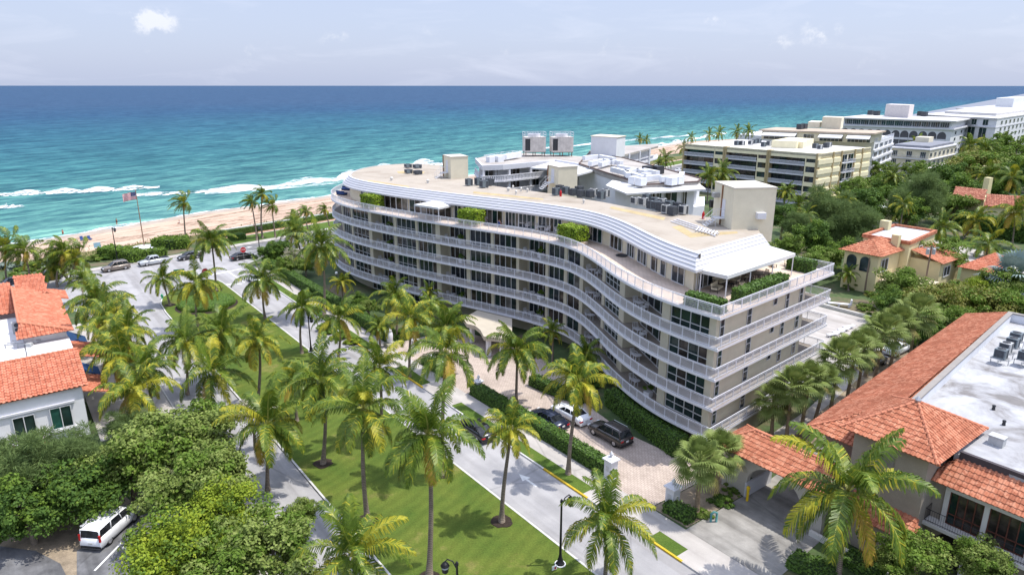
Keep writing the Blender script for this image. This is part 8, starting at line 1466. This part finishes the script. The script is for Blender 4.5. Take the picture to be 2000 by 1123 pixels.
# balcony chairs and tables in the recessed bays
LEV = ['lowest', 'second', 'third', 'top']; k0 = 0; rb2 = random.Random(21); seen = {}
for k, l0, l1 in RECESS:
    if l1 - l0 < 2.5: continue
    L = l1 - l0; bay = sorted({round(r[1], 1) for r in RECESS}).index(round(l0, 1)); where = ('left end', 'middle left', 'centre', 'middle right', 'near corner', 'corner')[min(bay, 5)]
    p0 = Vector(WC.p(l0 + L * .5)) - Vector(WC.n(l0 + L * .5)) * .35; z = ZS[k] + SLT + .02
    kind = rb2.random()
    if kind < .8:
        table_thing(p0 + Vector(WC.n(l0)) * .2, .45, .7, M_WHITE, M_WHITE, 'white table on the %s balcony at the %s of the facade' % (LEV[k], where), 'white tables on the balconies', z)
        for j, (dx, dy) in enumerate(((-.85, .2), (.85, .25))[:1 + (rb2.random() < .8)]):
            t_ = Vector((WC.n(l0)[1], -WC.n(l0)[0])); p = p0 + t_ * dx * 1.1 + Vector(WC.n(l0)) * dy; put(chw, p, z, math.atan2(t_.y, t_.x) + (PI / 2 if dx > 0 else -PI / 2) + rb2.uniform(-.4, .4) + PI, '%s white chair on the %s balcony at the %s of the facade' % (('left', 'right')[j], LEV[k], where), 'white chairs on the balconies')
    if rb2.random() < .75:
        q = Vector(WC.p(l0 + L * .85)) - Vector(WC.n(l0 + L * .85)) * .3; t = thing('balcony_planter', 'white planter with bush on the %s balcony at the %s of the facade' % (LEV[k], where), 'planter', (q.x, q.y, z), SANG, 'white planters on the balconies'); b = MB(); b.box((0, 0, .3), (.7, .6, .6), 0, 1.12); b.build('box', M_WHITE, t, local=True); V, F, MI, C = leaf_cloud(300 + k * 9 + bay, .55, .5, 10, 46, .16, mixp=.3); link('foliage', arr_mesh('planter_foliage', V, F, MI, [M_LF_MID, M_LF_DARK]), t, (0, 0, .95))
# terrace furniture along the long roof terrace
for u, v, l in ((678, 372, 'dark sofa cushions at the rounded terrace end'), (668, 381, 'dark chair group at the rounded terrace end')):
    p = at(u, v, ZT); t = thing('terrace_daybed', 'navy blue daybed, ' + l, 'daybed', (p.x, p.y, ZT + .02), .6 + u, 'navy daybeds at the rounded terrace end'); b = MB(); b.box((0, 0, .3), (2.0, .9, .3)); b.build('cushion', M_BLUEC, t, local=True); b = MB(); b.box((0, .4, .6), (2.0, .15, .4)); b.build('backrest', M_BLUEC, t, local=True); b = MB(); b.box((0, 0, .08), (1.9, .85, .12)); b.build('frame', M_BRONZE, t, local=True)
for i, (u, v) in enumerate(((938, 433), (1022, 444), (1060, 452), (1098, 459))):
    table_thing(at(u, v, ZT), .7, .74, M_FABRIC, M_WHITE, ORD[i] + ' white covered table from the left on the long terrace', 'white tables on the long terrace', ZT + .02)
    for j in (0, 1): p = at(u + (-9, 9)[j], v + (-1, 3)[j], ZT); put(chw, p, ZT + .02, SANG + (PI / 2, -PI / 2)[j], ('left', 'right')[j] + ' white chair at the ' + ORD[i] + ' covered terrace table', 'white chairs on the long terrace')
p = at(1214, 500, ZT); b = MB(); b.lathe((p.x, p.y, ZT + .02), [(.7, 0), (.72, .1), (.5, .12), (.45, .03)], 16); tag(b.build('hose_coil', M_DKMETAL), 'dark coil lying on the terrace below the fascia', 'coil')
# red cones and roof oddments
p = at(1283, 455, ZR); q = at(1374, 428, ZR)
for pt, l in ((at(1095, 384, ZR), 'red extinguisher by the middle condensers'), (at(1373, 428, ZR), 'red valve beside the large stair tower steps')): b = MB(); b.lathe(pt, [(.16, 0), (.16, .7), (.06, .85), (.03, 1.0)], 8); tag(b.build('red_valve', M_RED), l, 'valve')
b = MB(); pt = at(1394, 398, ZR + 1.6); b.box(pt, (.9, .8, .9)); 
[b.bar(pt + Vector((x, y, -.4)), Vector((pt.x + x, pt.y + y, ZR)), .06) for x in (-.4, .4) for y in (-.3, .3)]; tag(b.build('black_tank', M_BLACKP), 'black tank on legs against the large stair tower', 'tank')
t = thing('utility_pole', 'wooden pole beside the cream villa', 'pole', at(1688, 575, 0)); b = MB(); b.tube([(0, 0, 0), (0, 0, 6.5)], [.16, .11], 7); b.build('shaft', M('old_wood_pole', (.20, .15, .11), .9), t, local=True)
t = thing('utility_pole', 'wooden pole with grey transformers in the trees by the cream villa', 'pole', at(1803, 575, 0)); b = MB(); b.tube([(0, 0, 0), (0, 0, 8.5)], [.16, .11], 7); b.build('shaft', MATS['old_wood_pole'], t, local=True)
for x in (-.5, .5): b = MB(); b.lathe((x, 0, 7.0), [(.28, 0), (.28, .9), (.1, 1.0)], 10); b.build('transformer', M_ACL, t, local=True)
b = MB(); b.bar((-1.3, 0, 8.1), (1.3, 0, 8.1), .12); b.build('crossarm', M_ACL, t, local=True)
